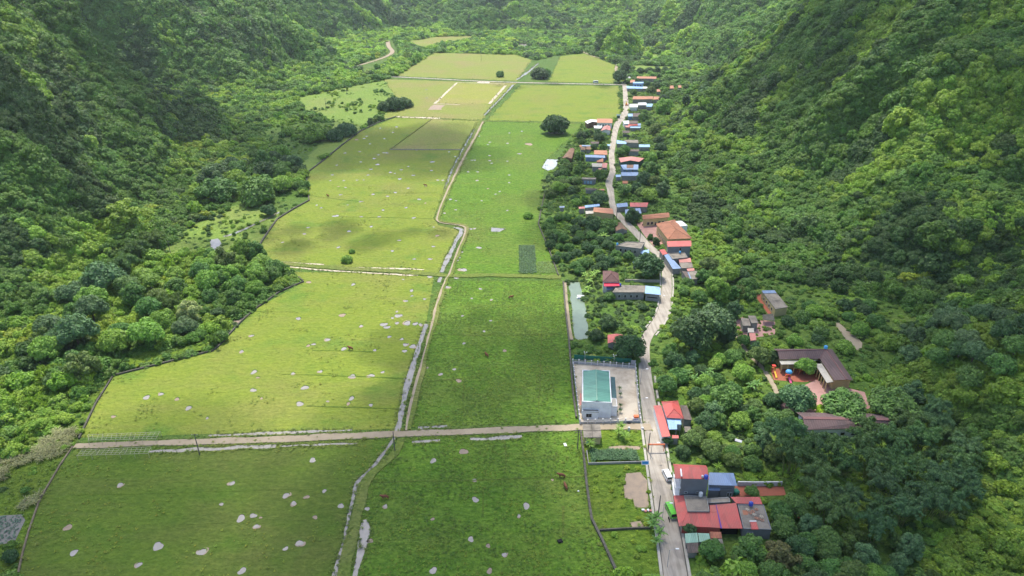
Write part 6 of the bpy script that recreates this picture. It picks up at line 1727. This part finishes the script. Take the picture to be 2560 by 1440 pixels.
which = np.where(rg.rand(n) < .15, 11, np.where(rg.rand(n) < .3, 9, rg.randint(0, 4, n)))
growth("undergrowth", "shrubs and weeds filling the gardens between the houses", np.stack([x, y, z + r * .2], 1), which, np.stack([r * 1.2, r * 1.2, r * rg.uniform(.8, 1.2, n)], 1), tints(x, y, w), .2, 77)
print("undergrowth", n)

# grass tussocks that roughen the fields
x, y = jgrid(-190, 62, 110, 470, .95)
gx_, gy_, zc = proj(x, y, 0)
fld = [q for q in OPEN[:8]]
ok = in_any(fld[:7], gx_, gy_) & (gx_ > -40) & (gx_ < 2000) & (gy_ < 1480)
nz = vnoise(x / 7, y / 9) * .6 + vnoise(x / 2.3, y / 2.3) * .4
rough = in_any([fld[1], fld[3], fld[6]], gx_, gy_)
ok &= rg.rand(len(x)) < np.where(rough, np.clip((nz - .22) * 2.4, 0, .95), np.clip((nz - .56) * 2.0, 0, .35))
pu = np.array([(p[0], p[1], p[2]) for p in PUD])
x, y, gx_, gy_ = x[ok], y[ok], gx_[ok], gy_[ok]
hit = np.zeros(len(x), bool)
for a, b, w_ in pu: hit |= ((gx_ - a) / (w_ * .75 + 2)) ** 2 + ((gy_ - b) / (w_ * .5 + 2)) ** 2 < 1
hit |= in_any(OPEN[14:], gx_, gy_)
x, y = x[~hit], y[~hit]; n = len(x)
s = rg.uniform(.4, 1.0, n)
rough = in_any([fld[1], fld[3], fld[6]], *proj(x, y, 0)[:2])
pat = vnoise(x / 6 + 9, y / 8 + 2)[:, None]
t = np.where(rough[:, None], np.array([[.056, .118, .013]]) * (1 - pat) + np.array([[.125, .205, .02]]) * pat, np.array([[.125, .175, .02]])) * rg.uniform(.8, 1.25, (n, 1)) * np.stack([rg.uniform(.85, 1.35, n), np.ones(n), np.ones(n)], 1)
growth("grass", "grass tussocks roughening the pastures", np.stack([x, y, np.full(n, .03)], 1), np.full(n, 10), np.stack([s * .9, s * .9, s * .55], 1), t, .15, 3)
print("tufts", n)
# ragged grass along ditches, tracks and field edges
P_, K_ = [], []
for nm, l, r_ in EDGES:
    for sd, side in enumerate([l, r_] if r_ is not None else [l + l[:1]]):
        for a, b in zip(side, side[1:]):
            a, b = np.array(a[:2]), np.array(b[:2])
            L = np.hypot(*(b - a)); zc = max(200, proj(a[0], a[1], 0)[2])
            dens = {'ditch_water': 1.8, 'dirt_road': 1.3, 'field': .7, 'cross_road': .4, 'footpath': 0}.get(nm, 1.0) * min(1, 420 / zc)
            for _ in range(int(L * dens + rg.rand())):
                d_ = (b - a) / max(L, 1e-6); out = np.array([-d_[1], d_[0]]) * (1 if sd == 0 else -1)
                o_ = a + (b - a) * rg.rand() + (rg.normal(0, 1.1, 2) if nm == 'field' else out * abs(rg.normal(.25, .5)))
                P_.append(o_); K_.append((zc, nm == 'field'))
P_, K_ = np.array(P_), np.array(K_)
n = len(P_)
s = rg.uniform(.3, .75, n) * np.clip(K_[:, 0] / 420, 1, 1.7) * np.where(rg.rand(n) < .06, 1.6, 1)
pat = vnoise(P_[:, 0] / 9 + 4, P_[:, 1] / 9)[:, None]
t = (np.array([[.075, .13, .018]]) * (1 - pat) + np.array([[.17, .20, .04]]) * pat) * rg.uniform(.75, 1.25, (n, 1))
growth("verge_grass", "ragged grass along the ditches, banks and field edges", np.concatenate([P_, np.full((n, 1), .1)], 1), np.where(rg.rand(n) < .8, 10, 11), np.stack([s, s, s * .7], 1), t, .2, 21)
print("verge", n)
# tall grass strip and reeds by the lower left wall
x, y = jgrid(-240, -40, 110, 330, 1.3)
gx_, gy_, zc = proj(x, y, 0)
ok = in_any([SPARSE[2]], gx_, gy_) & ~in_any(OPEN, gx_, gy_) & (rg.rand(len(x)) < .6)
x, y, gx_, gy_ = [a[ok] for a in (x, y, gx_, gy_)]; n = len(x)
re = (vnoise(x / 14 + 3, y / 14) > .36) & (gy_ > 990) & (gy_ < 1275)
s = np.where(re, rg.uniform(1.1, 1.9, n), rg.uniform(.4, .9, n))
t = np.where(re[:, None], np.array([[.20, .21, .10]]), np.array([[.11, .17, .03]])) * rg.uniform(.75, 1.25, (n, 1))
growth("reeds", "pale tufted reeds and tall grass outside the lower left wall", np.stack([x, y, np.zeros(n)], 1), np.where(re, 11, 10), np.stack([s, s, s * 1.0], 1), t, .2, 9)
# planted rows
def rows(name, label, poly, s, sz, col, kind=12, seed=1, jx=.15):
    w = [at(*p) for p in poly]
    xs = np.arange(min(p.x for p in w), max(p.x for p in w), s); ys = np.arange(min(p.y for p in w), max(p.y for p in w), s * 1.25)
    X, Y = [a.ravel() for a in np.meshgrid(xs, ys)]
    X = X + rg.uniform(-jx, jx, X.size) * s; Y = Y + rg.uniform(-jx, jx, Y.size) * s
    a, b, _ = proj(X, Y, 0)
    ok = inside(poly, a, b); X, Y = X[ok], Y[ok]; n = len(X)
    sv = sz * rg.uniform(.8, 1.25, n)
    growth(name, label, np.stack([X, Y, np.full(n, .05)], 1), np.full(n, kind), np.stack([sv, sv, sv], 1), np.array([col]) * rg.uniform(.8, 1.25, (n, 1)), .1, seed)
rows("cassava_crop", "dense cassava plot below the pump house", R('S', (250, 575), (990, 560), (1030, 740), (240, 750)), .8, 1.5, (.06, .12, .05))
rows("maize_crop", "dark green maize plot at the edge of the orchard", [(1298, 614), (1337, 614), (1340, 684), (1296, 684)], .9, 1.1, (.06, .115, .05))
rows("vegetable_crop", "light green vegetable rows beside the maize plot", [(1341, 655), (1378, 655), (1396, 684), (1343, 684)], .8, .8, (.13, .20, .06))
rows("vine_crop", "rows of tied vines in the far plot behind the village", [(1570, 146), (1680, 146), (1690, 163), (1572, 163)], 4.5, 3.0, (.12, .16, .07), 12)
rows("lotus_leaves", "grey green lotus leaves floating on the pond", R('Z', (-50, 970), (180, 962), (160, 1030), (100, 1180), (-50, 1195)), .7, .55, (.08, .14, .10), 12, jx=.9)

# ------------------------------------------------------------------ vehicles
def vehicle(name, label, cat, pt, rz, L, Wd, H, paint, bus=False, group=None):
    c = at(*pt)
    root = empty(name, (c.x, c.y, .12), label, cat, group, rz=rz)
    hl, hw = L / 2, Wd / 2
    # side profile (y forward) extruded across
    prof = [(-hl, .35), (-hl, .9), (-hl + .06, H - .12), (-hl + .2, H), (hl - (.35 if bus else 1.1), H), (hl - (.1 if bus else .55), H * .58), (hl, H * .5), (hl, .35)]
    v, f = [], []
    n = len(prof)
    for i, (y, z) in enumerate(prof):
        t = hw * (1 - .10 * max(0, (z - H * .55) / (H * .45)))
        v += [(-t, y, z), (t, y, z)]
    for i in range(n):
        j = (i + 1) % n
        f.append((2 * i, 2 * i + 1, 2 * j + 1, 2 * j))
    f += [tuple(2 * i for i in range(n)), tuple(2 * i + 1 for i in range(n))[::-1]]
    o = mesh_obj('body', v, f, paint, root, world=False)
    bm = bmesh.new(); bm.from_mesh(o.data)
    bmesh.ops.bevel(bm, geom=bm.edges[:], offset=.07, segments=2, affect='EDGES')
    bmesh.ops.recalc_face_normals(bm, faces=bm.faces); bm.to_mesh(o.data); bm.free()
    sl = (H - .12 - H * .58) 
    for s in (-1, 1):
        w = MB()
        k = 4 if bus else 3
        for i in range(k):
            y0 = -hl + .35 + i * (L - 1.4) / k
            w.box((s * (hw * .945 + .012), y0 + (L - 1.4) / k / 2, H * .77), (.05, (L - 1.4) / k - .1, H * .27))
        mesh_obj('side_window', w.v, w.f, M['glass'], root, world=False)
        for y in (-hl + .85, hl - .85):
            wh = MB().tube((s * (hw - .22), y, .33), (s * (hw + .02), y, .33), .34, n=14)
            wo = mesh_obj('wheel', wh.v, wh.f, M['black'], root, world=False)
            r_ = MB().tube((s * (hw + .018), y, .33), (s * (hw + .035), y, .33), .19, n=10)
            mesh_obj('rim', r_.v, r_.f, M['steel'], wo, world=False)
        hd = MB().box((s * hw * .72, hl + .01, H * .42), (.3, .06, .18))
        mesh_obj('headlight', hd.v, hd.f, M['whitemetal'], root, world=False)
        tl = MB().box((s * hw * .82, -hl - .01, H * .45), (.16, .05, .4))
        mesh_obj('tail_light', tl.v, tl.f, M['redplastic'], root, world=False)
    g = MB().box((0, -hl + .01, H * .74), (Wd * .74, .06, H * .28))
    mesh_obj('rear_window', g.v, g.f, M['glass'], root, world=False)
    ya, yb = hl - (.35 if bus else 1.1), hl - (.1 if bus else .55)
    e = .03
    mesh_obj('windscreen', [(-hw * .84, ya + e, H - .06), (hw * .84, ya + e, H - .06), (hw * .9, yb + e + .02, H * .6), (-hw * .9, yb + e + .02, H * .6),
                            (-hw * .84, ya - .02, H - .08), (hw * .84, ya - .02, H - .08), (hw * .9, yb - .02, H * .58), (-hw * .9, yb - .02, H * .58)],
             [(0, 1, 2, 3), (7, 6, 5, 4), (0, 4, 5, 1), (1, 5, 6, 2), (2, 6, 7, 3), (3, 7, 4, 0)], M['glass'], root, world=False)
    bp = MB().box((0, -hl - .04, .5), (Wd * .94, .12, .22)).box((0, hl + .04, .45), (Wd * .94, .12, .22))
    mesh_obj('bumper', bp.v, bp.f, M['steel'], root, world=False)
    return root
road_rz = math.radians(11)
v1 = vehicle("van", "white van parked at the road edge by the tall grey house", "van", (1666.5, 1193), road_rz * .75, 4.9, 1.85, 2.05, M['vanwhite'])
v2 = vehicle("minibus", "bright green minibus parked beside the wide red roofs", "minibus", (1676.5, 1284), math.pi + road_rz * .8, 5.6, 1.85, 2.1, M['busgreen'], True)
rk = MB()
for y in np.linspace(-1.9, 1.9, 6): rk.box((0, float(y), 2.14), (1.5, .08, .06))
mesh_obj('roof_rack', rk.v, rk.f, M['busgreen'], v2, world=False)
v3 = vehicle("truck", "white truck on the far cross road", "truck", (1489, 208), math.pi / 2, 6.5, 2.2, 2.8, M['vanwhite'], True)
v3.location.z = .3
c = at(1566, 264)
root = empty("excavator", (c.x, c.y, .12), "small orange and yellow excavator on the bright upper lane", "excavator")
for s in (-.8, .8): MB().box((c.x + s, c.y, .45), (.5, 3.0, .7)).build('track', M['black'], root)
MB().box((c.x, c.y - .2, 1.35), (2.0, 2.6, 1.0)).build('body', M['orange'], root)
MB().box((c.x - .4, c.y + .3, 2.4), (1.0, 1.3, 1.2)).build('cab', M['yellowplastic'], root)
MB().tube((c.x + .5, c.y + .6, 1.7), (c.x + .6, c.y + 3.2, 4.2), .22, .16).tube((c.x + .6, c.y + 3.2, 4.2), (c.x + .6, c.y + 5.0, 2.0), .16, .12).build('arm', M['yellowplastic'], root)
MB().box((c.x + .6, c.y + 5.1, 1.7), (.8, .6, .7)).build('bucket', M['steel'], root)

# motorbikes
def motorbike(pt, rz, label):
    c = at(*pt)
    root = empty("motorbike", (c.x, c.y, .12), label, "motorbike", rz=rz)
    for y in (-.62, .62):
        w = MB().tube((-.05, y, .29), (.05, y, .29), .29, n=12); mesh_obj('wheel', w.v, w.f, M['black'], root, world=False)
    b = MB().box((0, -.1, .62), (.24, .9, .3)).box((0, .45, .72), (.28, .3, .5)); mesh_obj('body', b.v, b.f, M['dark'], root, world=False)
    s = MB().box((0, -.32, .82), (.25, .68, .1)); mesh_obj('seat', s.v, s.f, M['black'], root, world=False)
    hb = MB().tube((-.34, .42, 1.02), (.34, .42, 1.02), .03, n=6); mesh_obj('handlebar', hb.v, hb.f, M['steel'], root, world=False)
for pt, rz, l in [((1606, 843), .3, "dark motorbike on the narrow shaded stretch of the road"), ((1672, 1302), .1, "dark motorbike parked behind the green minibus"), (R('C', (1222, 612))[0], 1.2, "motorbike parked in the pink paved court"), (R('E', (868, 770))[0], .2, "motorbike on the upper lane beside the orange houses")]:
    motorbike(pt, rz, l)

# ------------------------------------------------------------------ poles and lamps
def utility_pole(pt, hgt, label, arms=1, name="utility_pole"):
    c = at(*pt)
    root = empty(name, (c.x, c.y, 0), label, "utility pole", "utility poles")
    MB().tube((c.x, c.y, 0), (c.x, c.y, hgt), .2, .13, n=8).build('post', M['pole'], root)
    for k in range(arms):
        a = MB().box((c.x, c.y, hgt - .4 - .8 * k), (2.0, .1, .12)).build('crossarm', M['pole'], root)
        ins = MB()
        for s in (-.85, 0, .85): ins.lathe((c.x + s, c.y, hgt - .34 - .8 * k), [(.05, 0), (.09, .08), (.05, .2)], 8)
        ins.build('insulator', M['fencepost'], a)
utility_pole((499, 1136), 8.5, "dark utility pole beside the bamboo trellis end of the dirt road")
utility_pole((987, 1127), 8, "dark utility pole where the ditch passes under the dirt road", 0)
utility_pole((1444, 1122), 8, "grey utility pole at the wall corner near the pump house", 2)
utility_pole((1620, 1130), 8, "dark leaning pole on the left road edge by the orange bar", 0)
utility_pole((1645, 1290), 8, "dark pole on the left road edge opposite the green minibus", 0)
utility_pole((1599, 606), 8, "utility pole at the road bend beside the grey orchard house")
utility_pole((1541, 548), 8, "utility pole on the road below the orange tiled corner house")
utility_pole((1452, 330), 8, "blue topped pole at the wall below the big field tree", 1)
utility_pole((867, 236), 9, "far utility pole standing alone in the bright meadow, upper one")
utility_pole((815, 268), 9, "far utility pole standing alone in the bright meadow, lower one")
utility_pole((1203, 152), 9, "far utility pole at the back edge of the brown stubble field")
utility_pole((428, 640), 9, "utility pole among bushes by the terraced garden plots")
def street_lamp(pt, label, side=1, hgt=6.5):
    c = at(*pt)
    root = empty("street_lamp", (c.x, c.y, 0), label, "street lamp", "street lamps along the village road")
    MB().tube((c.x, c.y, 0), (c.x, c.y, hgt), .09, .06, n=8).build('post', M['steel'], root)
    MB().tube((c.x, c.y, hgt - .1), (c.x + side * 1.7, c.y, hgt + .35), .045, n=6).build('arm', M['steel'], root)
    mb = MB().box((c.x + side * 2.0, c.y, hgt + .38), (.9, .36, .14)); mb.build('lamp_head', M['whitemetal'], root)
street_lamp((1599, 1034), "white street lamp by the hall yard gate, over the road")
street_lamp((1626, 1148), "white street lamp just below the orange bar")
street_lamp((1655, 1302), "white street lamp near the green minibus")
street_lamp((1668, 1418), "white street lamp lowest on the road")
street_lamp((1646, 772), "white street lamp at the corner of the pale blue end roof")
street_lamp((1601, 960), "street lamp on the road beside the back of the hall yard")
for x, y, l in ((443, 190, "left"), (966, 245, "right")):
    c = at(*R('K', (x, y))[0])
    root = empty("yard_lamp", (c.x, c.y, 0), f"tall yard lamp with white heads at the back fence, {l} one of two", "yard lamp", "yard lamps")
    MB().tube((c.x, c.y, 0), (c.x, c.y, 4.6), .08, n=8).build('post', M['steel'], root)
    for k in range(3):
        a = k * 2.1
        MB().tube((c.x, c.y, 4.5), (c.x + .6 * math.cos(a), c.y + .6 * math.sin(a), 4.75), .04, n=6).build('arm', M['steel'], root)
        MB().lathe((c.x + .65 * math.cos(a), c.y + .65 * math.sin(a), 4.7), [(.05, 0), (.2, .1), (.2, .25), (.05, .35)], 8).build('globe', M['whitemetal'], root)

# orange height bar across the road
a, b = at(1619, 1128), at(1659, 1128)
root = empty("height_bar", ((a.x + b.x) / 2, (a.y + b.y) / 2, 0), "orange height limit bar spanning the road", "height bar")
for p in (a, b): MB().box((p.x, p.y, 1.45), (.18, .18, 2.9)).build('post', M['orange'], root)
MB().box(((a.x + b.x) / 2, (a.y + b.y) / 2, 2.8), ((b - a).length + .3, .32, .42)).build('beam', M['orange'], root)
# blue sign on the left kerb
c = at(1612, 1166)
root = empty("sign_board", (c.x, c.y, 0), "blue faced sign board with a white frame beside the left kerb", "sign board")
for s in (-.9, .9): MB().tube((c.x + s, c.y, 0), (c.x + s, c.y + .1, 1.2), .06).build('leg', M['steel'], root)
MB().slab([(c.x - 1.25, c.y + .25, 2.2), (c.x + 1.25, c.y + .25, 2.2), (c.x + 1.2, c.y - .45, 1.1), (c.x - 1.2, c.y - .45, 1.1)], .1).build('frame', M['whitemetal'], root)
MB().slab([(c.x - 1.05, c.y + .06, 2.02), (c.x + 1.05, c.y + .06, 2.02), (c.x + 1.02, c.y - .36, 1.3), (c.x - 1.02, c.y - .36, 1.3)], .04).build('face', M['signblue'], root)
# pieces lying about
def lying(name, pt, size, rz, mat, label, cat, z=.12):
    c = at(*pt)
    mb = MB().box((c.x, c.y, z), (size[0], size[1], size[2]), rz)
    o = mb.build(name, mat)
    bm = bmesh.new(); bm.from_mesh(o.data); bmesh.ops.bevel(bm, geom=bm.edges[:], offset=min(size) * .2, segments=1, affect='EDGES'); bm.to_mesh(o.data); bm.free()
    return tag(o, label, cat)
lying("foam_sheet", (1413, 1113), (.9, 1.6, .12), .25, M['whitemetal'], "white sheet lying on the pasture near the grey pole", "sheet", .25)
lying("bag", (1446, 1229), (.5, .5, .3), .3, M['whitemetal'], "tiny white bag on the pasture by the dark capped wall", "bag", .2)
lying("dark_tarp", (1400, 1354), (1.4, 1.2, .5), .4, M['dark'], "dark tarpaulin bundle on the rough lower pasture", "tarp", .25)
lying("white_bin", (1572, 1077), (.8, .8, 1.6), 0, M['whitetank'], "white upright tank in the garden by the dirt road end", "tank", .8)
lying("white_drum", (1606, 1074), (.8, .8, 1.0), 0, M['whitetank'], "white drum at the corner of the road and the dirt road", "drum", .5)
lying("tyre_heap", R('S', (866, 128))[0], (1.2, .6, .7), 0, M['black'], "dark tyre heap outside the front fence of the hall yard", "tyre heap", .35)
for k, (x, y) in enumerate([(680, 905), (700, 915), (722, 908), (738, 912)]):
    lying("rubbish_bag", R('A', (x, y))[0], (.9, .7, .5), k, M['whitemetal'] if k % 2 == 0 else M['pinkmetal'], f"pale rubbish bag on the garden heap, {['leftmost', 'second from left', 'second from right', 'rightmost'][k]} of four", "rubbish bag", .3)
lying("tarp_heap", R('N', (1100, 520))[0], (2.0, 1.8, 1.4), .3, M['greennet'], "green and white tarpaulin heap at the corner of the grey rear block", "tarp heap", .7)
lying("white_tarp", R('M', (1930, 1190))[0], (2.2, 1.4, .2), -.5, M['fencepanel'], "pale sheet caught in the trees right of the red hip roofed house", "sheet", 4.5)
lying("orange_tarp", R('A', (2010, 1030))[0], (5.0, 1.2, .3), -.5, M['orange'], "orange tarpaulin strip in the trees right of the stained annex", "tarp", 2.5)

# ------------------------------------------------------------------ cows: one continuous body each
def make_cow():
    me = bpy.data.meshes.new("cow")
    J = [((0, -.75, 1.05), .30), ((0, 0, 1.0), .40), ((0, .6, 1.08), .33), ((0, .95, 1.25), .19), ((0, 1.2, 1.32), .17), ((0, 1.48, 1.12), .10),
         ((.2, .55, .62), .12), ((.2, .58, .32), .075), ((.2, .56, .04), .08), ((-.2, .55, .62), .12), ((-.2, .50, .32), .075), ((-.2, .52, .04), .08),
         ((.2, -.72, .66), .15), ((.2, -.86, .40), .08), ((.2, -.80, .04), .08), ((-.2, -.7, .66), .15), ((-.2, -.80, .40), .08), ((-.2, -.74, .04), .08),
         ((0, -1.02, .98), .05), ((0, -1.10, .5), .03), ((.2, 1.16, 1.40), .05), ((-.2, 1.16, 1.40), .05)]
    E = [(0, 1), (1, 2), (2, 3), (3, 4), (4, 5), (2, 6), (6, 7), (7, 8), (2, 9), (9, 10), (10, 11), (0, 12), (12, 13), (13, 14), (0, 15), (15, 16), (16, 17), (0, 18), (18, 19), (4, 20), (4, 21)]
    me.from_pydata([p for p, _ in J], E, [])
    o = bpy.data.objects.new("cow", me)
    COL.objects.link(o)
    sm = o.modifiers.new("skin", 'SKIN'); sm.use_smooth_shade = True
    for i, (_, r) in enumerate(J): me.skin_vertices[0].data[i].radius = (r, r)
    me.skin_vertices[0].data[1].use_root = True
    ss = o.modifiers.new("sub", 'SUBSURF'); ss.levels = ss.render_levels = 1
    dg = bpy.context.evaluated_depsgraph_get()
    m2 = bpy.data.meshes.new_from_object(o.evaluated_get(dg))
    o.modifiers.clear(); o.data = m2
    m2.materials.clear(); m2.materials.append(M['hide'])
    hm = MB()
    for s in (-1, 1): hm.tube((s * .12, 1.16, 1.46), (s * .24, 1.2, 1.66), .035, .012, n=6)
    mesh_obj('horn', hm.v, hm.f, M['palebark'], o, world=False)
    return o
cow0 = make_cow()
for i, (px, py, rz, l) in enumerate([(1404, 1194, 1.4, "red brown cow grazing near the dark capped wall, farther one"), (1414, 1222, .3, "red brown cow grazing near the dark capped wall, nearer one"), (963, 1248, 1.6, "dark brown cow standing beside the lower bank"), (877, 875, 1.2, "brown cow beside a puddle on the bright pasture"), (1277, 747, -1.2, "brown cow alone in the rough green pasture"), (1217, 892, .6, "reddish cow lying low in the rough green pasture"), (1064, 466, 1.5, "dark cow in the far pasture left of the ditch"), (820, 492, .9, "dark cow near the left wall of the upper pasture")]):
    if i == 0: o = cow0
    else:
        o = cow0.copy(); COL.objects.link(o)
        for ch in list(cow0.children):
            c = ch.copy(); c.parent = o; COL.objects.link(c)
    p = at(px, py)
    o.location = (p.x, p.y, .06); o.rotation_euler.z = rz; o.scale = (1.15,) * 3
    tag(o, l, "cow", "cows grazing in the fields")

# ------------------------------------------------------------------ bamboo trellises beside the dirt road
def trellis(pts, label, hgt=1.9, nx=15, ny=3):
    q = [at(*p, hgt) for p in pts]
    c = sum(q, Vector()) / 4
    root = empty("trellis", (c.x, c.y, 0), label, "trellis", "bamboo trellises by the dirt road")
    mb = MB()
    for i in range(nx + 1):
        t = i / nx
        j = Vector((rnd.uniform(-.3, .3), 0, rnd.uniform(-.1, .1)))
        mb.tube(lerp(q[0], q[1], t) + j, lerp(q[3], q[2], t) - j, .05, n=5)
    for i in range(ny + 1):
        t = i / ny
        mb.tube(lerp(q[0], q[3], t) + Vector((0, 0, .06)), lerp(q[1], q[2], t) + Vector((0, 0, .06 + rnd.uniform(-.1, .1))), .06, n=5)
    mb.build('lattice', M['bamboo'], root)
    for i in range(0, nx + 1, 3):
        for a, b in ((q[0], q[1]), (q[3], q[2])):
            p = lerp(a, b, i / nx)
            MB().tube((p.x, p.y, 0), (p.x, p.y, hgt + .2), .06, n=5).build('post', M['bamboo'], root)
trellis(R('Z', (690, 335), (1255, 312), (1215, 365), (690, 378)), "bamboo trellis above the dirt road end")
trellis(R('Z', (640, 455), (1180, 432), (1160, 480), (600, 498)), "bamboo trellis below the dirt road end")

# ------------------------------------------------------------------ school playground
c = at(*R('T', (320, 560))[0])
root = empty("slide", (c.x, c.y, 0), "yellow playground slide at the left of the school yard", "slide")
MB().slab([(c.x - .4, c.y + 2.2, 2.0), (c.x + .4, c.y + 2.2, 2.0), (c.x + .4, c.y - 1.4, .4), (c.x - .4, c.y - 1.4, .4)], .1).build('chute', M['yellowplastic'], root)
for s in (-.45, .45): MB().slab([(c.x + s - .06, c.y + 2.2, 2.3), (c.x + s + .06, c.y + 2.2, 2.3), (c.x + s + .06, c.y - 1.4, .7), (c.x + s - .06, c.y - 1.4, .7)], .3).build('side_rail', M['redplastic'], root)
for s in (-.5, .5):
    for y in (2.3, 3.3): MB().tube((c.x + s, c.y + y, 0), (c.x + s, c.y + y, 3.2), .07).build('leg', M['redplastic'], root)
MB().box((c.x, c.y + 2.8, 1.95), (1.1, 1.1, .1)).build('platform', M['orange'], root)
MB().slab([(c.x - .7, c.y + 3.5, 3.3), (c.x + .7, c.y + 3.5, 3.3), (c.x + .7, c.y + 2.1, 3.3), (c.x - .7, c.y + 2.1, 3.3)], .12).build('canopy', M['redplastic'], root)
c = at(*R('T', (492, 590))[0])
root = empty("play_tower", (c.x, c.y, 0), "play tower with a sky blue dome in the middle of the school yard", "play tower")
MB().lathe((c.x, c.y, 2.9), [(1.25, 0), (1.2, .4), (.95, .8), (.5, 1.05), (.1, 1.15)], 14).build('dome', M['skyblue'], root)
for k in range(4):
    a = k * math.pi / 2 + .78
    MB().tube((c.x + math.cos(a), c.y + math.sin(a), 0), (c.x + math.cos(a), c.y + math.sin(a), 2.95), .09).build('post', M['yellowplastic'], root)
MB().lathe((c.x, c.y, 1.3), [(1.1, 0), (1.1, .15)], 12).build('platform', M['redplastic'], root)
MB().slab([(c.x - .4, c.y - 1.0, 1.4), (c.x + .4, c.y - 1.0, 1.4), (c.x + .5, c.y - 3.4, .25), (c.x - .3, c.y - 3.4, .25)], .12).build('chute', M['pinkplastic'], root)
c = at(*R('T', (690, 520))[0])
root = empty("climbing_frame", (c.x, c.y, 0), "orange arched climbing frame at the right of the school yard", "climbing frame")
for dy in (-.8, .8):
    mb = MB()
    for k in range(8):
        a0, a1 = math.pi * k / 8, math.pi * (k + 1) / 8
        mb.tube((c.x + 1.6 * math.cos(a0), c.y + dy, 2.2 * math.sin(a0)), (c.x + 1.6 * math.cos(a1), c.y + dy, 2.2 * math.sin(a1)), .12, n=6)
    mb.build('arch', M['orange'], root)
for k in range(1, 8):
    a = math.pi * k / 8
    MB().tube((c.x + 1.6 * math.cos(a), c.y - .8, 2.2 * math.sin(a)), (c.x + 1.6 * math.cos(a), c.y + .8, 2.2 * math.sin(a)), .05, n=6).build('rung', M['redplastic'], root)

# ------------------------------------------------------------------ broken cloud above the valley (its shadows lie on the slopes and fields)
def cloud_mat():
    m, nt, b = new_mat("thin cumulus")
    lw = nd(nt, "ShaderNodeLayerWeight"); lw.inputs[0].default_value = .5
    inv = nd(nt, "ShaderNodeMath", operation='SUBTRACT'); inv.inputs[0].default_value = 1.0
    nt.links.new(lw.outputs["Facing"], inv.inputs[1])
    pw = nd(nt, "ShaderNodeMath", operation='POWER'); pw.inputs[1].default_value = 1.6
    nt.links.new(inv.outputs[0], pw.inputs[0])
    ml = nd(nt, "ShaderNodeMath", operation='MULTIPLY'); ml.inputs[1].default_value = .37
    nt.links.new(pw.outputs[0], ml.inputs[0])
    tr = nd(nt, "ShaderNodeBsdfTransparent")
    df = nd(nt, "ShaderNodeBsdfDiffuse"); df.inputs[0].default_value = (.9, .9, .9, 1)
    tl = nd(nt, "ShaderNodeBsdfTranslucent"); tl.inputs[0].default_value = (.9, .9, .9, 1)
    a = nd(nt, "ShaderNodeMixShader"); a.inputs[0].default_value = .5
    nt.links.new(df.outputs[0], a.inputs[1]); nt.links.new(tl.outputs[0], a.inputs[2])
    s = nd(nt, "ShaderNodeMixShader")
    nt.links.new(ml.outputs[0], s.inputs[0]); nt.links.new(tr.outputs[0], s.inputs[1]); nt.links.new(a.outputs[0], s.inputs[2])
    nt.links.new(s.outputs[0], nt.nodes["Material Output"].inputs[0])
    return m
MC = cloud_mat()
CV, CF = ico(3)
CLOUD_Z = 560.0
def cloud(gx, gy, rx, ry, n, seed, rot=0.0, puff=.42):
    """gx, gy: middle of its shadow on the ground, metres"""
    r = np.random.RandomState(seed)
    ox, oy = S_DIR.x / S_DIR.z, S_DIR.y / S_DIR.z
    V, F, k = [], [], 0
    ga = math.pi * (3 - math.sqrt(5))
    for i in range(n):
        q = math.sqrt((i + .5) / n) * .85; a = i * ga + r.uniform(-.4, .4)
        x, y = q * math.cos(a) * rx, q * math.sin(a) * ry
        c, s = math.cos(rot), math.sin(rot)
        x, y = x * c - y * s, x * s + y * c
        z = CLOUD_Z + r.uniform(-40, 60)
        pr = min(rx, ry) * puff * r.uniform(.75, 1.4)
        wob = 1 + .10 * np.sin(CV[:, :1] * 5 + i) * np.cos(CV[:, 1:2] * 4 + i * 2)
        V.append(CV * wob * [pr, pr, min(pr * .6, 70)] + [gx + ox * z + x, gy + oy * z + y, z]); F.append(CF + k); k += len(CV)
    o = mesh_obj("cloud", np.concatenate(V).tolist(), np.concatenate(F).tolist(), MC, None, True)
    return tag(o, None, None, None, "structure")
for i, c in enumerate(CLOUDS): cloud(*c[:4], c[4], 200 + i, *(c[5:] if len(c) > 5 else ()))

# ------------------------------------------------------------------ humid air over the whole valley
hz = MB().box((0, 0, 172), (21500, 21500, 346)).build("haze", None)
hm = bpy.data.materials.new("humid air"); hm.use_nodes = True
hn = hm.node_tree
for nn in list(hn.nodes):
    if nn.type == 'BSDF_PRINCIPLED': hn.nodes.remove(nn)
pv = hn.nodes.new("ShaderNodeVolumePrincipled")
pv.inputs["Color"].default_value = (.86, .90, .95, 1)
pv.inputs["Density"].default_value = HAZE
pv.inputs["Anisotropy"].default_value = .45
hn.links.new(pv.outputs[0], hn.nodes["Material Output"].inputs["Volume"])
hz.data.materials.clear(); hz.data.materials.append(hm)
tag(hz, "thin humid haze filling the valley", None, None, "stuff")
